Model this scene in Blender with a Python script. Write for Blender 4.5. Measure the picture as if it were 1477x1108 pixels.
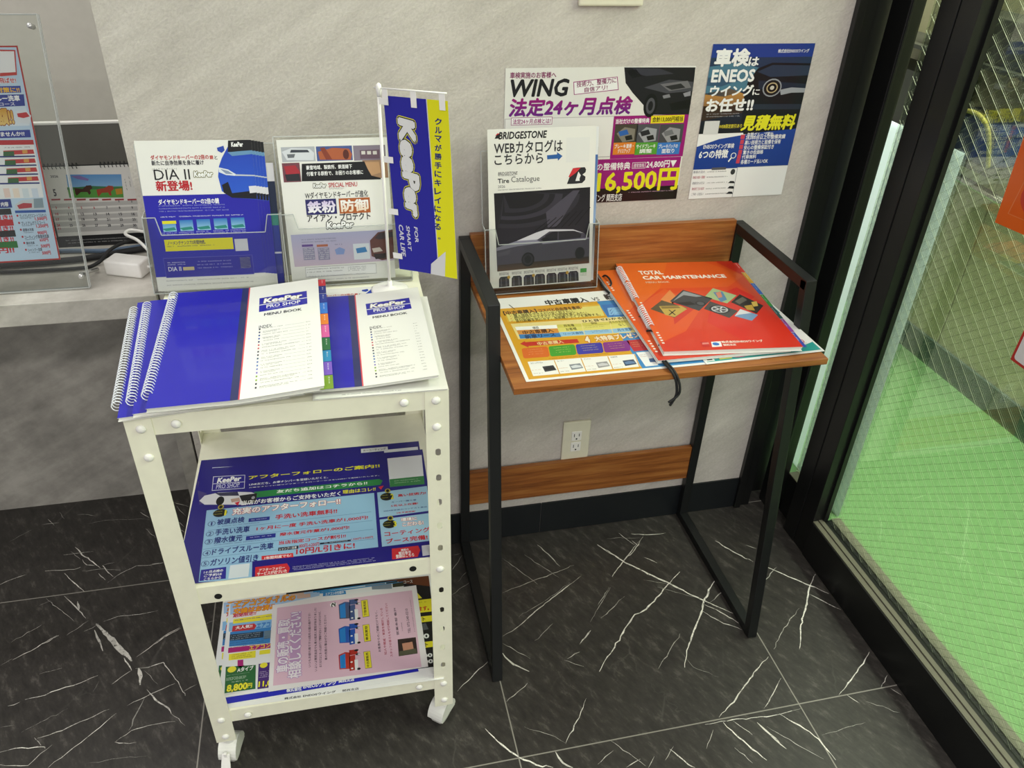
# -*- coding: utf-8 -*-
import bpy, bmesh, math, random
from mathutils import Vector, Matrix
for o in list(bpy.data.objects): bpy.data.objects.remove(o)
SC = bpy.context.scene
COL = SC.collection
random.seed(7)

# ---------------------------------------------------------------- camera
cam = bpy.data.objects.new('camera', bpy.data.cameras.new('camera'))
COL.objects.link(cam)
R = Vector((0.97523762, -0.21871286, 0.03280652)); U = Vector((0.09313869, 0.54070832, 0.8360381)); F = Vector((0.20059104, 0.81228025, -0.54768972))
cam.matrix_world = Matrix(((R.x, U.x, -F.x, -0.98926976), (R.y, U.y, -F.y, -1.44493), (R.z, U.z, -F.z, 1.44143943), (0, 0, 0, 1)))
cam.data.sensor_width = 36.0; cam.data.sensor_fit = 'HORIZONTAL'
cam.data.lens = 36.0 * 1140.702 / 1477
cam.data.clip_start = 0.02; cam.data.clip_end = 60
SC.camera = cam
# ---------------------------------------------------------------- world, lamps, exposure
wd = bpy.data.worlds.new('world'); SC.world = wd; wd.use_nodes = True
wd.node_tree.nodes['Background'].inputs[0].default_value = (1.0, 0.985, 0.96, 1)
wd.node_tree.nodes['Background'].inputs[1].default_value = 0.46
def area(name, loc, sx, sy, power, col, rot=(0, 0, 0)):
    l = bpy.data.lights.new(name, 'AREA'); l.shape = 'RECTANGLE'; l.size = sx; l.size_y = sy; l.energy = power; l.color = col
    o = bpy.data.objects.new(name, l); COL.objects.link(o); o.location = loc; o.rotation_euler = rot; return o
WARM = (1.0, 0.975, 0.93)
area('ceiling_and_fill_light', (-0.55, -2.45, 2.62), 1.20, 0.22, 22, WARM)
area('ceiling_and_fill_light', (-2.6, -2.45, 2.62), 1.20, 0.22, 15, WARM)
area('ceiling_and_fill_light', (-0.35, -4.90, 2.62), 0.9, 0.22, 66, WARM)  # added rear fill lamp, gives upright faces more frontal light
area('ceiling_and_fill_light', (-1.95, -4.90, 2.62), 0.9, 0.22, 66, WARM)  # its added partner, frontal fill from far behind the camera
area('ceiling_and_fill_light', (-0.80, -0.42, 2.62), 1.20, 0.22, 4, WARM)
area('ceiling_and_fill_light', (-2.70, -0.42, 2.62), 1.20, 0.22, 10, WARM)
area('ceiling_and_fill_light', (-2.0, 0.40, 2.58), 0.9, 0.2, 10, WARM)  # added fill lamp that brightens the niche and counter
area('garage_and_fill_light', (0.80, -0.75, 2.45), 0.2, 1.8, 135, (0.97, 1.0, 0.90), (0, math.radians(12), 0))
area('garage_and_fill_light', (0.96, 0.45, 1.9), 0.15, 1.4, 9, (1.0, 1.0, 0.97), (0, math.radians(60), 0))  # added fill lamp that lights the pale board from behind
SC.view_settings.view_transform = 'Standard'; SC.view_settings.look = 'None'
SC.view_settings.exposure = -0.06; SC.view_settings.gamma = 1.0; SC.view_settings.use_curve_mapping = False

# ---------------------------------------------------------------- materials
def lin(h):
    if not isinstance(h, str): return h
    out = []
    for i in (0, 2, 4):
        c = int(h[i:i+2], 16) / 255
        out.append(c / 12.92 if c <= 0.04045 else ((c + 0.055) / 1.055) ** 2.4)
    return tuple(out)
def nodes(name):
    m = bpy.data.materials.new(name); m.use_nodes = True
    nt = m.node_tree; return m, nt, nt.nodes['Principled BSDF']
def N(nt, t, **kw):
    n = nt.nodes.new(t)
    for k, v in kw.items():
        if isinstance(v, tuple) and len(v) == 2 and k == 'ramp': pass
        setattr(n, k, v)
    return n
def lk(nt, a, b): nt.links.new(a, b)
def mapped(nt, scale, rot=(0, 0, 0)):
    tc = N(nt, 'ShaderNodeTexCoord'); o = tc.outputs['Object']
    for r, sc in ((rot, (1, 1, 1)), ((0, 0, 0), scale)):
        mp = N(nt, 'ShaderNodeMapping'); mp.inputs['Scale'].default_value = sc; mp.inputs['Rotation'].default_value = r
        lk(nt, o, mp.inputs[0]); o = mp.outputs[0]
    return o
def noise(nt, vec, scale, detail=4, rough=.55):
    n = N(nt, 'ShaderNodeTexNoise'); n.inputs['Scale'].default_value = scale; n.inputs['Detail'].default_value = detail; n.inputs['Roughness'].default_value = rough
    if vec is not None: lk(nt, vec, n.inputs['Vector'])
    return n.outputs['Fac']
def ramp(nt, fac, stops):
    r = N(nt, 'ShaderNodeValToRGB'); e = r.color_ramp.elements
    while len(e) < len(stops): e.new(0.5)
    for i, (p, c) in enumerate(stops):
        e[i].position = p; e[i].color = (*lin(c), 1)
    lk(nt, fac, r.inputs[0]); return r.outputs[0]
def bump(nt, b, h, strength, dist):
    n = N(nt, 'ShaderNodeBump'); n.inputs['Strength'].default_value = strength; n.inputs['Distance'].default_value = dist
    lk(nt, h, n.inputs['Height']); lk(nt, n.outputs[0], b.inputs['Normal'])
def plain(name, col, rough=.5, metal=0, spec=.5, var=.0):
    m, nt, b = nodes(name)
    b.inputs['Roughness'].default_value = rough; b.inputs['Metallic'].default_value = metal; b.inputs['Specular IOR Level'].default_value = spec
    c = lin(col)
    f = noise(nt, mapped(nt, (1, 1, 1)), 40, 3)
    v = max(var, .03)
    lk(nt, ramp(nt, f, [(.3, tuple(x * (1 - v) for x in c)), (.7, tuple(min(1, x * (1 + v)) for x in c))]), b.inputs['Base Color'])
    return m
def m_print(name, rough, coat=0):
    m, nt, b = nodes(name)
    a = N(nt, 'ShaderNodeAttribute'); a.attribute_name = 'Col'
    mu = N(nt, 'ShaderNodeMixRGB', blend_type='MULTIPLY'); mu.inputs[0].default_value = 1; mu.inputs[2].default_value = (.79, .79, .79, 1); lk(nt, a.outputs['Color'], mu.inputs[1]); lk(nt, mu.outputs[0], b.inputs['Base Color'])
    b.inputs['Roughness'].default_value = rough; b.inputs['Specular IOR Level'].default_value = .35
    b.inputs['Coat Weight'].default_value = coat; b.inputs['Coat Roughness'].default_value = .08
    return m
PAPER = m_print('printed_paper', .55); GLOSS = m_print('laminated_print', .35, .35); CLOTH = m_print('printed_cloth', .8)
def m_clear(name, tint, refl=1.0, rough=.02, ior=1.45):
    m = bpy.data.materials.new(name); m.use_nodes = True; nt = m.node_tree; nt.nodes.clear()
    out = N(nt, 'ShaderNodeOutputMaterial'); mix = N(nt, 'ShaderNodeMixShader'); tr = N(nt, 'ShaderNodeBsdfTransparent'); gl = N(nt, 'ShaderNodeBsdfGlossy'); fr = N(nt, 'ShaderNodeFresnel')
    tr.inputs[0].default_value = (*lin(tint), 1); gl.inputs['Roughness'].default_value = rough; fr.inputs[0].default_value = ior
    mu = N(nt, 'ShaderNodeMath', operation='MULTIPLY'); mu.inputs[1].default_value = refl
    lk(nt, fr.outputs[0], mu.inputs[0]); lk(nt, mu.outputs[0], mix.inputs[0]); lk(nt, tr.outputs[0], mix.inputs[1]); lk(nt, gl.outputs[0], mix.inputs[2]); lk(nt, mix.outputs[0], out.inputs[0]); return m
ACRYL = m_clear('clear_acrylic', 'fdfefd', .7, .03)
GLASS = m_clear('wired_glass', 'f6fbf4', .6, .01)
def m_edge(name, col, alpha):
    m = bpy.data.materials.new(name); m.use_nodes = True; nt = m.node_tree; b = nt.nodes['Principled BSDF']
    b.inputs['Base Color'].default_value = (*lin(col), 1); b.inputs['Roughness'].default_value = .15; b.inputs['Alpha'].default_value = alpha; return m
AEDGE = m_edge('acrylic_edge', 'd4d8d6', .55)
PLASTIC = m_edge('clear_coil_plastic', 'e4e6ee', .72)

def m_wall():
    m, nt, b = nodes('grey_wallpaper')
    v1 = mapped(nt, (1, 1, 1)); v2 = mapped(nt, (4, 1, 20), (0, math.radians(32), 0)); v3 = mapped(nt, (150, 1, 260), (0, math.radians(32), 0))
    f1 = noise(nt, v3, 1.0, 3, .6); f2 = noise(nt, v2, 1.5, 6, .62); f3 = noise(nt, v1, 3, 3)
    a = N(nt, 'ShaderNodeMath', operation='MULTIPLY_ADD'); a.inputs[1].default_value = .45; lk(nt, f1, a.inputs[0])
    c = N(nt, 'ShaderNodeMath', operation='MULTIPLY_ADD'); c.inputs[1].default_value = .6; lk(nt, f2, c.inputs[0])
    d = N(nt, 'ShaderNodeMath', operation='MULTIPLY'); d.inputs[1].default_value = .35; lk(nt, f3, d.inputs[0]); lk(nt, d.outputs[0], c.inputs[2]); lk(nt, c.outputs[0], a.inputs[2])
    lk(nt, ramp(nt, a.outputs[0], [(.42, 'a7a19b'), (.70, 'beb8b2'), (.98, 'd4cec8')]), b.inputs['Base Color'])
    b.inputs['Roughness'].default_value = .75; b.inputs['Specular IOR Level'].default_value = .25
    h = N(nt, 'ShaderNodeMath', operation='MULTIPLY_ADD'); h.inputs[1].default_value = .8; lk(nt, f1, h.inputs[0]); lk(nt, f2, h.inputs[2])
    bump(nt, b, h.outputs[0], .6, .0018); return m
WALL = m_wall()
def m_floor():
    m, nt, b = nodes('black_marble_tile')
    vec = mapped(nt, (1, 1, 1))
    sx = N(nt, 'ShaderNodeSeparateXYZ'); lk(nt, vec, sx.inputs[0])
    def saw(o, off):
        a = N(nt, 'ShaderNodeMath', operation='ADD'); a.inputs[1].default_value = off; lk(nt, o, a.inputs[0])
        p = N(nt, 'ShaderNodeMath', operation='PINGPONG'); p.inputs[1].default_value = .3; lk(nt, a.outputs[0], p.inputs[0]); return p.outputs[0]
    gx = saw(sx.outputs[0], .137 + 6.0); gy = saw(sx.outputs[1], .597 + 6.0)
    mn = N(nt, 'ShaderNodeMath', operation='MINIMUM'); lk(nt, gx, mn.inputs[0]); lk(nt, gy, mn.inputs[1])
    gr = N(nt, 'ShaderNodeMath', operation='LESS_THAN'); gr.inputs[1].default_value = .00125; lk(nt, mn.outputs[0], gr.inputs[0])
    base = ramp(nt, noise(nt, mapped(nt, (1, .35, 1), (0, 0, math.radians(-28))), 60, 9, .72), [(.34, '2d2b29'), (.55, '3c3936'), (.78, '68645e')])
    # hairline veins
    w = noise(nt, vec, 5, 5, .6)
    mixv = N(nt, 'ShaderNodeVectorMath', operation='MULTIPLY_ADD'); mixv.inputs[1].default_value = (1, .55, 1); lk(nt, vec, mixv.inputs[0])
    cmb = N(nt, 'ShaderNodeCombineXYZ')
    ms = N(nt, 'ShaderNodeMath', operation='MULTIPLY'); ms.inputs[1].default_value = .22; lk(nt, w, ms.inputs[0]); lk(nt, ms.outputs[0], cmb.inputs[0]); lk(nt, ms.outputs[0], cmb.inputs[1]); lk(nt, cmb.outputs[0], mixv.inputs[2])
    vo = N(nt, 'ShaderNodeTexVoronoi', feature='DISTANCE_TO_EDGE'); vo.inputs['Scale'].default_value = 9; lk(nt, mixv.outputs[0], vo.inputs['Vector'])
    vr = ramp(nt, vo.outputs['Distance'], [(0.0, 'ffffff'), (.022, '000000')])
    msk = ramp(nt, noise(nt, vec, 6, 3), [(.50, '000000'), (.72, '6a6a6a')])
    mm = N(nt, 'ShaderNodeMath', operation='MULTIPLY'); lk(nt, vr, mm.inputs[0]); lk(nt, msk, mm.inputs[1])
    mx = N(nt, 'ShaderNodeMixRGB'); mx.inputs[2].default_value = (*lin('8f8b84'), 1); lk(nt, mm.outputs[0], mx.inputs[0]); lk(nt, base, mx.inputs[1])
    m2 = N(nt, 'ShaderNodeMixRGB'); m2.inputs[2].default_value = (*lin('8e8a82'), 1); lk(nt, gr.outputs[0], m2.inputs[0]); lk(nt, mx.outputs[0], m2.inputs[1])
    lk(nt, m2.outputs[0], b.inputs['Base Color'])
    b.inputs['Roughness'].default_value = .34; b.inputs['Specular IOR Level'].default_value = .35
    return m
FLOOR = m_floor()
def m_vein():
    m, nt, b = nodes('marble_vein')
    a = N(nt, 'ShaderNodeAttribute'); a.attribute_name = 'Col'
    f = ramp(nt, noise(nt, mapped(nt, (1, 1, 1)), 150, 4, .7), [(.30, '000000'), (.48, 'ffffff')])
    mu = N(nt, 'ShaderNodeMath', operation='MULTIPLY'); lk(nt, f, mu.inputs[0]); lk(nt, a.outputs['Fac'], mu.inputs[1])
    mx = N(nt, 'ShaderNodeMixRGB'); mx.inputs[1].default_value = (*lin('2a2826'), 1); mx.inputs[2].default_value = (*lin('f2eee4'), 1); lk(nt, mu.outputs[0], mx.inputs[0])
    lk(nt, mx.outputs[0], b.inputs['Base Color']); b.inputs['Roughness'].default_value = .34; b.inputs['Specular IOR Level'].default_value = .35; return m
VEIN = m_vein()
def m_wood():
    m, nt, b = nodes('teak_laminate')
    f = noise(nt, mapped(nt, (2.2, 38, 38)), 2.2, 6, .62); g = noise(nt, mapped(nt, (9, 300, 300)), 2, 3)
    ad = N(nt, 'ShaderNodeMath', operation='MULTIPLY_ADD'); ad.inputs[1].default_value = .35; lk(nt, g, ad.inputs[0]); lk(nt, f, ad.inputs[2])
    lk(nt, ramp(nt, ad.outputs[0], [(.45, '6a3a18'), (.68, '925727'), (.9, 'a87038')]), b.inputs['Base Color'])
    b.inputs['Roughness'].default_value = .38; bump(nt, b, g, .06, .001); return m
WOOD = m_wood()
def m_stone(name, c0, c1, c2, sc, rough):
    m, nt, b = nodes(name)
    f = noise(nt, mapped(nt, (1, 1, 1)), sc, 9, .68); g = noise(nt, mapped(nt, (1, 1, 5), (0, .5, 0)), sc * .7, 6, .6)
    ad = N(nt, 'ShaderNodeMath', operation='MULTIPLY_ADD'); ad.inputs[1].default_value = .6; lk(nt, g, ad.inputs[0]); lk(nt, f, ad.inputs[2])
    lk(nt, ramp(nt, ad.outputs[0], [(.62, c0), (.8, c1), (1.0, c2)]), b.inputs['Base Color']); b.inputs['Roughness'].default_value = rough; return m
STONE = m_stone('dark_grey_stone_board', '84817b', '9a968f', 'b2aea6', 7, .5)
TOPST = m_stone('light_grey_stone_laminate', 'a09c94', 'b4b0a8', 'cac6be', 9, .4)
IVORY = plain('ivory_painted_steel', 'ecead6', .38, 0, .45, .02)
BLACK = plain('black_powder_coat', '101213', .42, 0, .5, .08)
BRONZE = plain('black_aluminium', '121313', .35, 0, .5, .06)
BBASE = plain('black_vinyl_baseboard', '14181b', .4)
DARK = plain('dark_void', '0a0a0a', .8)
WHITE = plain('white_plastic', 'eceae6', .4)
CASTW = plain('white_caster_plastic', 'e2e2dc', .35)
WHEEL = plain('grey_caster_wheel', 'c8c6c0', .5)
PLATE = plain('cream_switch_plate', 'dcd8c4', .4)
PWHITE = plain('paper_white', 'e6e5e0', .6)
CORD = plain('black_cord', '18181a', .7)
BEAD = plain('grey_glazing_bead', '6b6858', .55)
STEEL = plain('bright_steel', 'c8c8b8', .25, 1)
WIRE = plain('lit_glass_wire', 'c4c8b4', .3, .6)  # wire set catching the light, its shine put into the colour
WIRED = plain('shaded_glass_wire', '6a6e5c', .5, .5)  # same wire without the shine, the darker look put into the colour
SILVER = plain('silver_standoff', 'd8d8d6', .25, .8)
GFLOOR = plain('green_coated_floor', '7eab6e', .45, 0, .4, .07)
GCURB = plain('dark_green_curb', '53665a', .6)
GWALL = plain('olive_panel', 'b4b288', .4, 0, .5, .06)
def m_frost():
    m, nt, b = nodes('frosted_board'); out = nt.nodes['Material Output']
    b.inputs['Base Color'].default_value = (*lin('dde6e8'), 1); b.inputs['Roughness'].default_value = .4
    t = N(nt, 'ShaderNodeBsdfTranslucent'); t.inputs[0].default_value = (*lin('e4ecf0'), 1); mx = N(nt, 'ShaderNodeMixShader'); mx.inputs[0].default_value = .72
    lk(nt, b.outputs[0], mx.inputs[1]); lk(nt, t.outputs[0], mx.inputs[2]); lk(nt, mx.outputs[0], out.inputs[0]); return m
WPANEL = m_frost()
SLAB = plain('smooth_grey_wall', 'bcb8b0', .7)
DDIV = plain('dark_divider', '6a6863', .45)
YEL = plain('yellow_rubber', 'a8a050', .5)
NAVY = plain('navy_plastic', '2a3c5a', .5)
DGREY = plain('dark_grey_steel', '46483c', .5)
BLUECAB = plain('blue_grey_cable', '5c7088', .5)
TABM = m_print('index_tab_card', .5)

# ---------------------------------------------------------------- geometry helpers
class MB:
    def __init__(s): s.bm = bmesh.new()
    def box(s, a, b, bev=0):
        x0, y0, z0 = a; x1, y1, z1 = b
        vs = [s.bm.verts.new(p) for p in ((x0,y0,z0),(x1,y0,z0),(x1,y1,z0),(x0,y1,z0),(x0,y0,z1),(x1,y0,z1),(x1,y1,z1),(x0,y1,z1))]
        fs = [s.bm.faces.new([vs[i] for i in q]) for q in ((3,2,1,0),(4,5,6,7),(0,1,5,4),(1,2,6,5),(2,3,7,6),(3,0,4,7))]
        if bev:
            es = list({e for f in fs for e in f.edges})
            bmesh.ops.bevel(s.bm, geom=es, offset=bev, segments=2, affect='EDGES', profile=.6)
        return s
    def bar(s, p, q, w, h, up=(0, 0, 1), bev=0):
        p = Vector(p); q = Vector(q); d = (q - p).normalized(); up = Vector(up); sd = d.cross(up).normalized(); up = sd.cross(d)
        ring = [sd*w/2+up*h/2, -sd*w/2+up*h/2, -sd*w/2-up*h/2, sd*w/2-up*h/2]
        vs = [s.bm.verts.new(p + r) for r in ring] + [s.bm.verts.new(q + r) for r in ring]
        fs = [s.bm.faces.new([vs[i] for i in c]) for c in ((0,1,2,3),(7,6,5,4),(0,4,5,1),(1,5,6,2),(2,6,7,3),(3,7,4,0))]
        if bev:
            bmesh.ops.bevel(s.bm, geom=list({e for f in fs for e in f.edges}), offset=bev, segments=2, affect='EDGES', profile=.6)
        return s
    def tube(s, pts, r, n=8, cap=True):
        pts = [Vector(p) for p in pts]; rings = []
        ref = Vector((0, 0, 1))
        for i, p in enumerate(pts):
            d = (pts[min(i+1, len(pts)-1)] - pts[max(i-1, 0)]).normalized()
            if abs(d.dot(ref)) > .95: ref = Vector((1, 0, 0)) if abs(d.x) < .9 else Vector((0, 1, 0))
            a = d.cross(ref).normalized(); b = a.cross(d).normalized()
            ref = b
            rr = r[i] if isinstance(r, (list, tuple)) else r
            rings.append([s.bm.verts.new(p + a*math.cos(t)*rr + b*math.sin(t)*rr) for t in (2*math.pi*k/n for k in range(n))])
        for A, B in zip(rings, rings[1:]):
            for k in range(n): s.bm.faces.new((A[k], A[(k+1)%n], B[(k+1)%n], B[k]))
        if cap:
            s.bm.faces.new(rings[0][::-1]); s.bm.faces.new(rings[-1])
        return s
    def lathe(s, prof, axis_o, axis_d, n=24):
        o = Vector(axis_o); d = Vector(axis_d).normalized(); a = d.orthogonal().normalized(); b = d.cross(a)
        rings = [[s.bm.verts.new(o + d*h + (a*math.cos(t)+b*math.sin(t))*max(r, 1e-5)) for t in (2*math.pi*k/n for k in range(n))] for r, h in prof]
        for A, B in zip(rings, rings[1:]):
            for k in range(n): s.bm.faces.new((A[k], A[(k+1)%n], B[(k+1)%n], B[k]))
        s.bm.faces.new(rings[0][::-1]); s.bm.faces.new(rings[-1]); return s
    def prism(s, pts, d):
        d = Vector(d); A = [s.bm.verts.new(p) for p in pts]; B = [s.bm.verts.new(Vector(p) + d) for p in pts]; n = len(A)
        s.bm.faces.new(A[::-1]); s.bm.faces.new(B)
        for k in range(n): s.bm.faces.new((A[k], A[(k+1)%n], B[(k+1)%n], B[k]))
        return s
    def build(s, name, mat, parent=None, smooth=False, world=False):
        bmesh.ops.recalc_face_normals(s.bm, faces=s.bm.faces)
        me = bpy.data.meshes.new(name); s.bm.to_mesh(me); s.bm.free()
        me.materials.append(mat)
        if smooth:
            for p in me.polygons: p.use_smooth = True
        o = bpy.data.objects.new(name, me); COL.objects.link(o)
        if parent is not None:
            o.parent = parent
            if world: o.matrix_parent_inverse = parent.matrix_basis.inverted() if parent.parent is None else (parent.parent.matrix_basis @ parent.matrix_basis).inverted()
        return o
def box(a, b, bev=0): return MB().box(a, b, bev)
def tag(o, label=None, cat=None, group=None, kind=None):
    if label: o['label'] = label
    if cat: o['category'] = cat
    if group: o['group'] = group
    if kind: o['kind'] = kind
    return o
def thing(name, label, cat, loc=(0, 0, 0), rz=0, group=None):
    o = bpy.data.objects.new(name, None); COL.objects.link(o); o.location = loc; o.rotation_euler = (0, 0, rz); o.empty_display_size = .05
    return tag(o, label, cat, group)
def struct(name, mb, mat, parent=None, **k):
    o = mb.build(name, mat, parent, **k)
    if parent is None: o['kind'] = 'structure'
    return o
def frame_matrix(O, u, v):
    u = Vector(u).normalized(); w = -Vector(v); w = (w - u * w.dot(u)).normalized(); n = u.cross(w)
    return Matrix(((u.x, w.x, n.x, O[0]), (u.y, w.y, n.y, O[1]), (u.z, w.z, n.z, O[2]), (0, 0, 0, 1)))
def rotu(deg):
    a = math.radians(deg); return (math.cos(a), math.sin(a), 0), (math.sin(a), -math.cos(a), 0)

# ---------------------------------------------------------------- printed sheets (units: mm from the top left corner)
_tc = {}
def glyphs(txt, sh):
    k = (txt, round(sh, 3))
    if k not in _tc:
        c = bpy.data.curves.new('t', 'FONT'); c.body = txt; c.resolution_u = 2; c.shear = sh
        o = bpy.data.objects.new('t', c); me = o.to_mesh()
        vs = [(v.co.x, v.co.y) for v in me.vertices]; fs = [tuple(p.vertices) for p in me.polygons]
        o.to_mesh_clear(); bpy.data.objects.remove(o); bpy.data.curves.remove(c)
        _tc[k] = (vs, fs)
    return _tc[k]
class Sheet:
    LZ = 0.00005
    def __init__(s, w, h, thick=.0004, seed=1, edge='f2f1ec'):
        s.w, s.h, s.T, s.V, s.P, s.C, s.edge = w, h, thick, [], [], [], edge
        s.rnd = random.Random(seed); s.deform = None; s.sub = 6
    def face(s, pts, cols, L):
        i = len(s.V)
        for x, y in pts: s.V.append((x, y, L))
        s.P.append(tuple(range(i, i + len(pts)))); s.C.extend(cols)
    def cols(s, pts, col, g):
        c = lin(col)
        if g is None: return [c] * len(pts)
        c2 = lin(g); ys = [p[1] for p in pts]; y0 = min(ys); dy = max(max(ys) - y0, 1e-6)
        return [tuple(a + (b - a) * (p[1] - y0) / dy for a, b in zip(c, c2)) for p in pts]
    def cut(s, pts):
        # keep the print inside the sheet
        for ax, lim, sg in ((0, 0, 1), (0, s.w, -1), (1, 0, 1), (1, s.h, -1)):
            out = []
            for i in range(len(pts)):
                p, q = pts[i - 1], pts[i]
                a, b = (p[ax] - lim) * sg, (q[ax] - lim) * sg
                if (a >= 0) != (b >= 0):
                    t = a / (a - b); out.append((p[0] + (q[0] - p[0]) * t, p[1] + (q[1] - p[1]) * t))
                if b >= 0: out.append(q)
            pts = out
            if len(pts) < 3: return []
        return pts
    def p(s, pts, col, L=2, g=None):
        pts = s.cut(list(pts))
        if len(pts) >= 3: s.face(pts, s.cols(pts, col, g), L)
    def r(s, x0, y0, x1, y1, col, L=2, g=None):
        x0, x1 = max(x0, 0), min(x1, s.w); y0, y1 = max(y0, 0), min(y1, s.h)
        if x1 <= x0 or y1 <= y0: return
        n = max(1, math.ceil((x1 - x0) / s.sub)) if s.deform else 1; m = max(1, math.ceil((y1 - y0) / s.sub / 2)) if s.deform else 1
        for j in range(m):
            for i in range(n):
                a, b = x0 + (x1-x0)*i/n, x0 + (x1-x0)*(i+1)/n; c, d = y0 + (y1-y0)*j/m, y0 + (y1-y0)*(j+1)/m
                q = [(a, c), (b, c), (b, d), (a, d)]; s.face(q, s.cols(q, col, g), L)
    def e(s, cx, cy, rx, ry, col, L=2, n=18):
        s.p([(cx + rx*math.cos(2*math.pi*k/n), cy + ry*math.sin(2*math.pi*k/n)) for k in range(n)], col, L)
    def ring(s, cx, cy, ro, ri, col, L, n=18):
        for k in range(n):
            a, b = 2*math.pi*k/n, 2*math.pi*(k+1)/n
            s.face([(cx+r*math.cos(t), cy+r*math.sin(t)) for r, t in ((ro, a), (ro, b), (ri, b), (ri, a))], [lin(col)]*4, L)
    def t(s, txt, x0, y0, x1, y1, col, L=4, b=0.0, sh=0.0, rot=0, a=0, ol=None, g=None):
        vs, fs = glyphs(txt, sh)
        if txt in ('1', '!'): x0, x1 = (x0+x1)/2 - .24*(x1-x0), (x0+x1)/2 + .24*(x1-x0)
        if not vs: return
        def rt(p): return (p[0], p[1]) if rot == 0 else ((-p[1], p[0]) if rot == 90 else (p[1], -p[0]))
        rv = [rt(p) for p in vs]; xs = [p[0] for p in rv]; ys = [p[1] for p in rv]
        b *= .62
        ax, bx, ay, by = min(xs)-b, max(xs)+b, min(ys)-b, max(ys)+b; kx = (x1-x0)/(bx-ax); ky = (y1-y0)/(by-ay)
        ca, sa = math.cos(math.radians(a)), -math.sin(math.radians(a)); mx, my = (x0+x1)/2, (y0+y1)/2
        def put(rad, n, col, L, g):
            # stroke weight: the letters laid over themselves in a small circle
            offs = [(0, 0)] if rad == 0 else [(rad*math.cos(2*math.pi*(k+.5)/n), rad*math.sin(2*math.pi*(k+.5)/n)) for k in range(n)]
            for ci, (ox, oy) in enumerate(offs):
                q = []; LL = L + .9*ci/len(offs)
                for p in rv:
                    X = x0 + (p[0]+ox-ax)*kx; Y = y1 - (p[1]+oy-ay)*ky
                    if a: dx, dy = X-mx, Y-my; X, Y = mx+dx*ca-dy*sa, my+dx*sa+dy*ca
                    q.append((X, Y))
                c = s.cols([(0, Y) for X, Y in q], col, g)
                i = len(s.V); s.V.extend((X, Y, LL) for X, Y in q)
                for f in fs:
                    if any(not (-.01 <= q[k][0] <= s.w+.01 and -.01 <= q[k][1] <= s.h+.01) for k in f): continue
                    s.P.append(tuple(i+k for k in f)); s.C.extend(c[k] for k in f)
        for off, oc, oL in (ol or ()): put(off*.62, 12, oc, oL, None)
        big = min(x1-x0, y1-y0) > 7
        put(b, 0 if b == 0 else (6 if big else 4), col, L, g)
    def g(s, x0, y0, x1, y1, n, col, L=4, vert=0):
        # rows of print too small to read
        if vert:
            rows = [(y0, y1, x0 + (x1-x0)*k/n, x0 + (x1-x0)*(k+.72)/n) for k in range(n)]
        else: rows = [(x0, x1, y0 + (y1-y0)*k/n, y0 + (y1-y0)*(k+.72)/n) for k in range(n)]
        c = [lin(col)]*4; R = s.rnd
        for a0, a1, b0, b1 in rows:
            if b1 - b0 > 1.7: b0, b1 = (b0+b1)/2 - .85, (b0+b1)/2 + .85
            h = b1 - b0; p = a0; end = a1 - R.random()*.12*(a1-a0)
            while p < end:
                w = h*.85
                if R.random() > .12:
                    k = R.randrange(3)
                    parts = [(p, b0+h*.1, p+w, b0+h*.35), (p+w*.35, b0, p+w*.6, b1)] if k == 0 else [(p, b0+h*.55, p+w, b0+h*.8), (p, b0+h*.05, p+w*.3, b1)] if k == 1 else [(p, b0, p+w, b0+h*.25), (p+w*.1, b0+h*.7, p+w*.9, b1), (p+w*.65, b0, p+w*.9, b1)]
                    for x, y, X, Y in parts:
                        q = [(x, y), (X, y), (X, Y), (x, Y)]
                        if vert: q = [(Y2, X2) for X2, Y2 in q]
                        if all(0 <= X <= s.w and 0 <= Y <= s.h for X, Y in q): s.face(q, c, L)
                p += h*1.05
    def mesh(s, name, mat):
        V = []; df = s.deform
        for x, y, L in s.V:
            V.append((x/1000, -y/1000, L*s.LZ + (df(x, y) if df else 0)))
        P = list(s.P); C = list(s.C); e = lin(s.edge); w, h, T = s.w, s.h, s.T*1000
        nx = max(1, math.ceil(w/s.sub)) if df else 1; ny = max(1, math.ceil(h/s.sub/2)) if df else 1
        def D(x, y): return df(x, y) if df else 0
        idx = {}
        for layer, z in ((0, 0), (1, -s.T)):
            for j in range(ny+1):
                for i in range(nx+1):
                    x, y = w*i/nx, h*j/ny; idx[layer, i, j] = len(V); V.append((x/1000, -y/1000, z + D(x, y)))
        def q(*k): P.append(tuple(idx[a] for a in k)); C.extend([e]*4)
        for j in range(ny):
            for i in range(nx):
                q((0,i,j),(0,i,j+1),(0,i+1,j+1),(0,i+1,j)); q((1,i,j),(1,i+1,j),(1,i+1,j+1),(1,i,j+1))
        for i in range(nx): q((0,i,0),(0,i+1,0),(1,i+1,0),(1,i,0)); q((0,i+1,ny),(0,i,ny),(1,i,ny),(1,i+1,ny))
        for j in range(ny): q((0,0,j+1),(0,0,j),(1,0,j),(1,0,j+1)); q((0,nx,j),(0,nx,j+1),(1,nx,j+1),(1,nx,j))
        me = bpy.data.meshes.new(name); me.from_pydata(V, [], P); me.materials.append(mat)
        # turn ink faces towards the reader
        at = me.color_attributes.new('Col', 'FLOAT_COLOR', 'CORNER')
        buf = []
        for c in C: buf.extend((c[0], c[1], c[2], 1.0))
        at.data.foreach_set('color', buf); me.update(); return me
    def build(s, name, mat, O, u, v, parent=None):
        o = bpy.data.objects.new(name, s.mesh(name, mat)); COL.objects.link(o)
        M = frame_matrix(O, u, v)
        if parent is not None:
            o.parent = parent; o.matrix_basis = parent.matrix_basis.inverted() @ M
        else: o.matrix_basis = M
        return o
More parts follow.
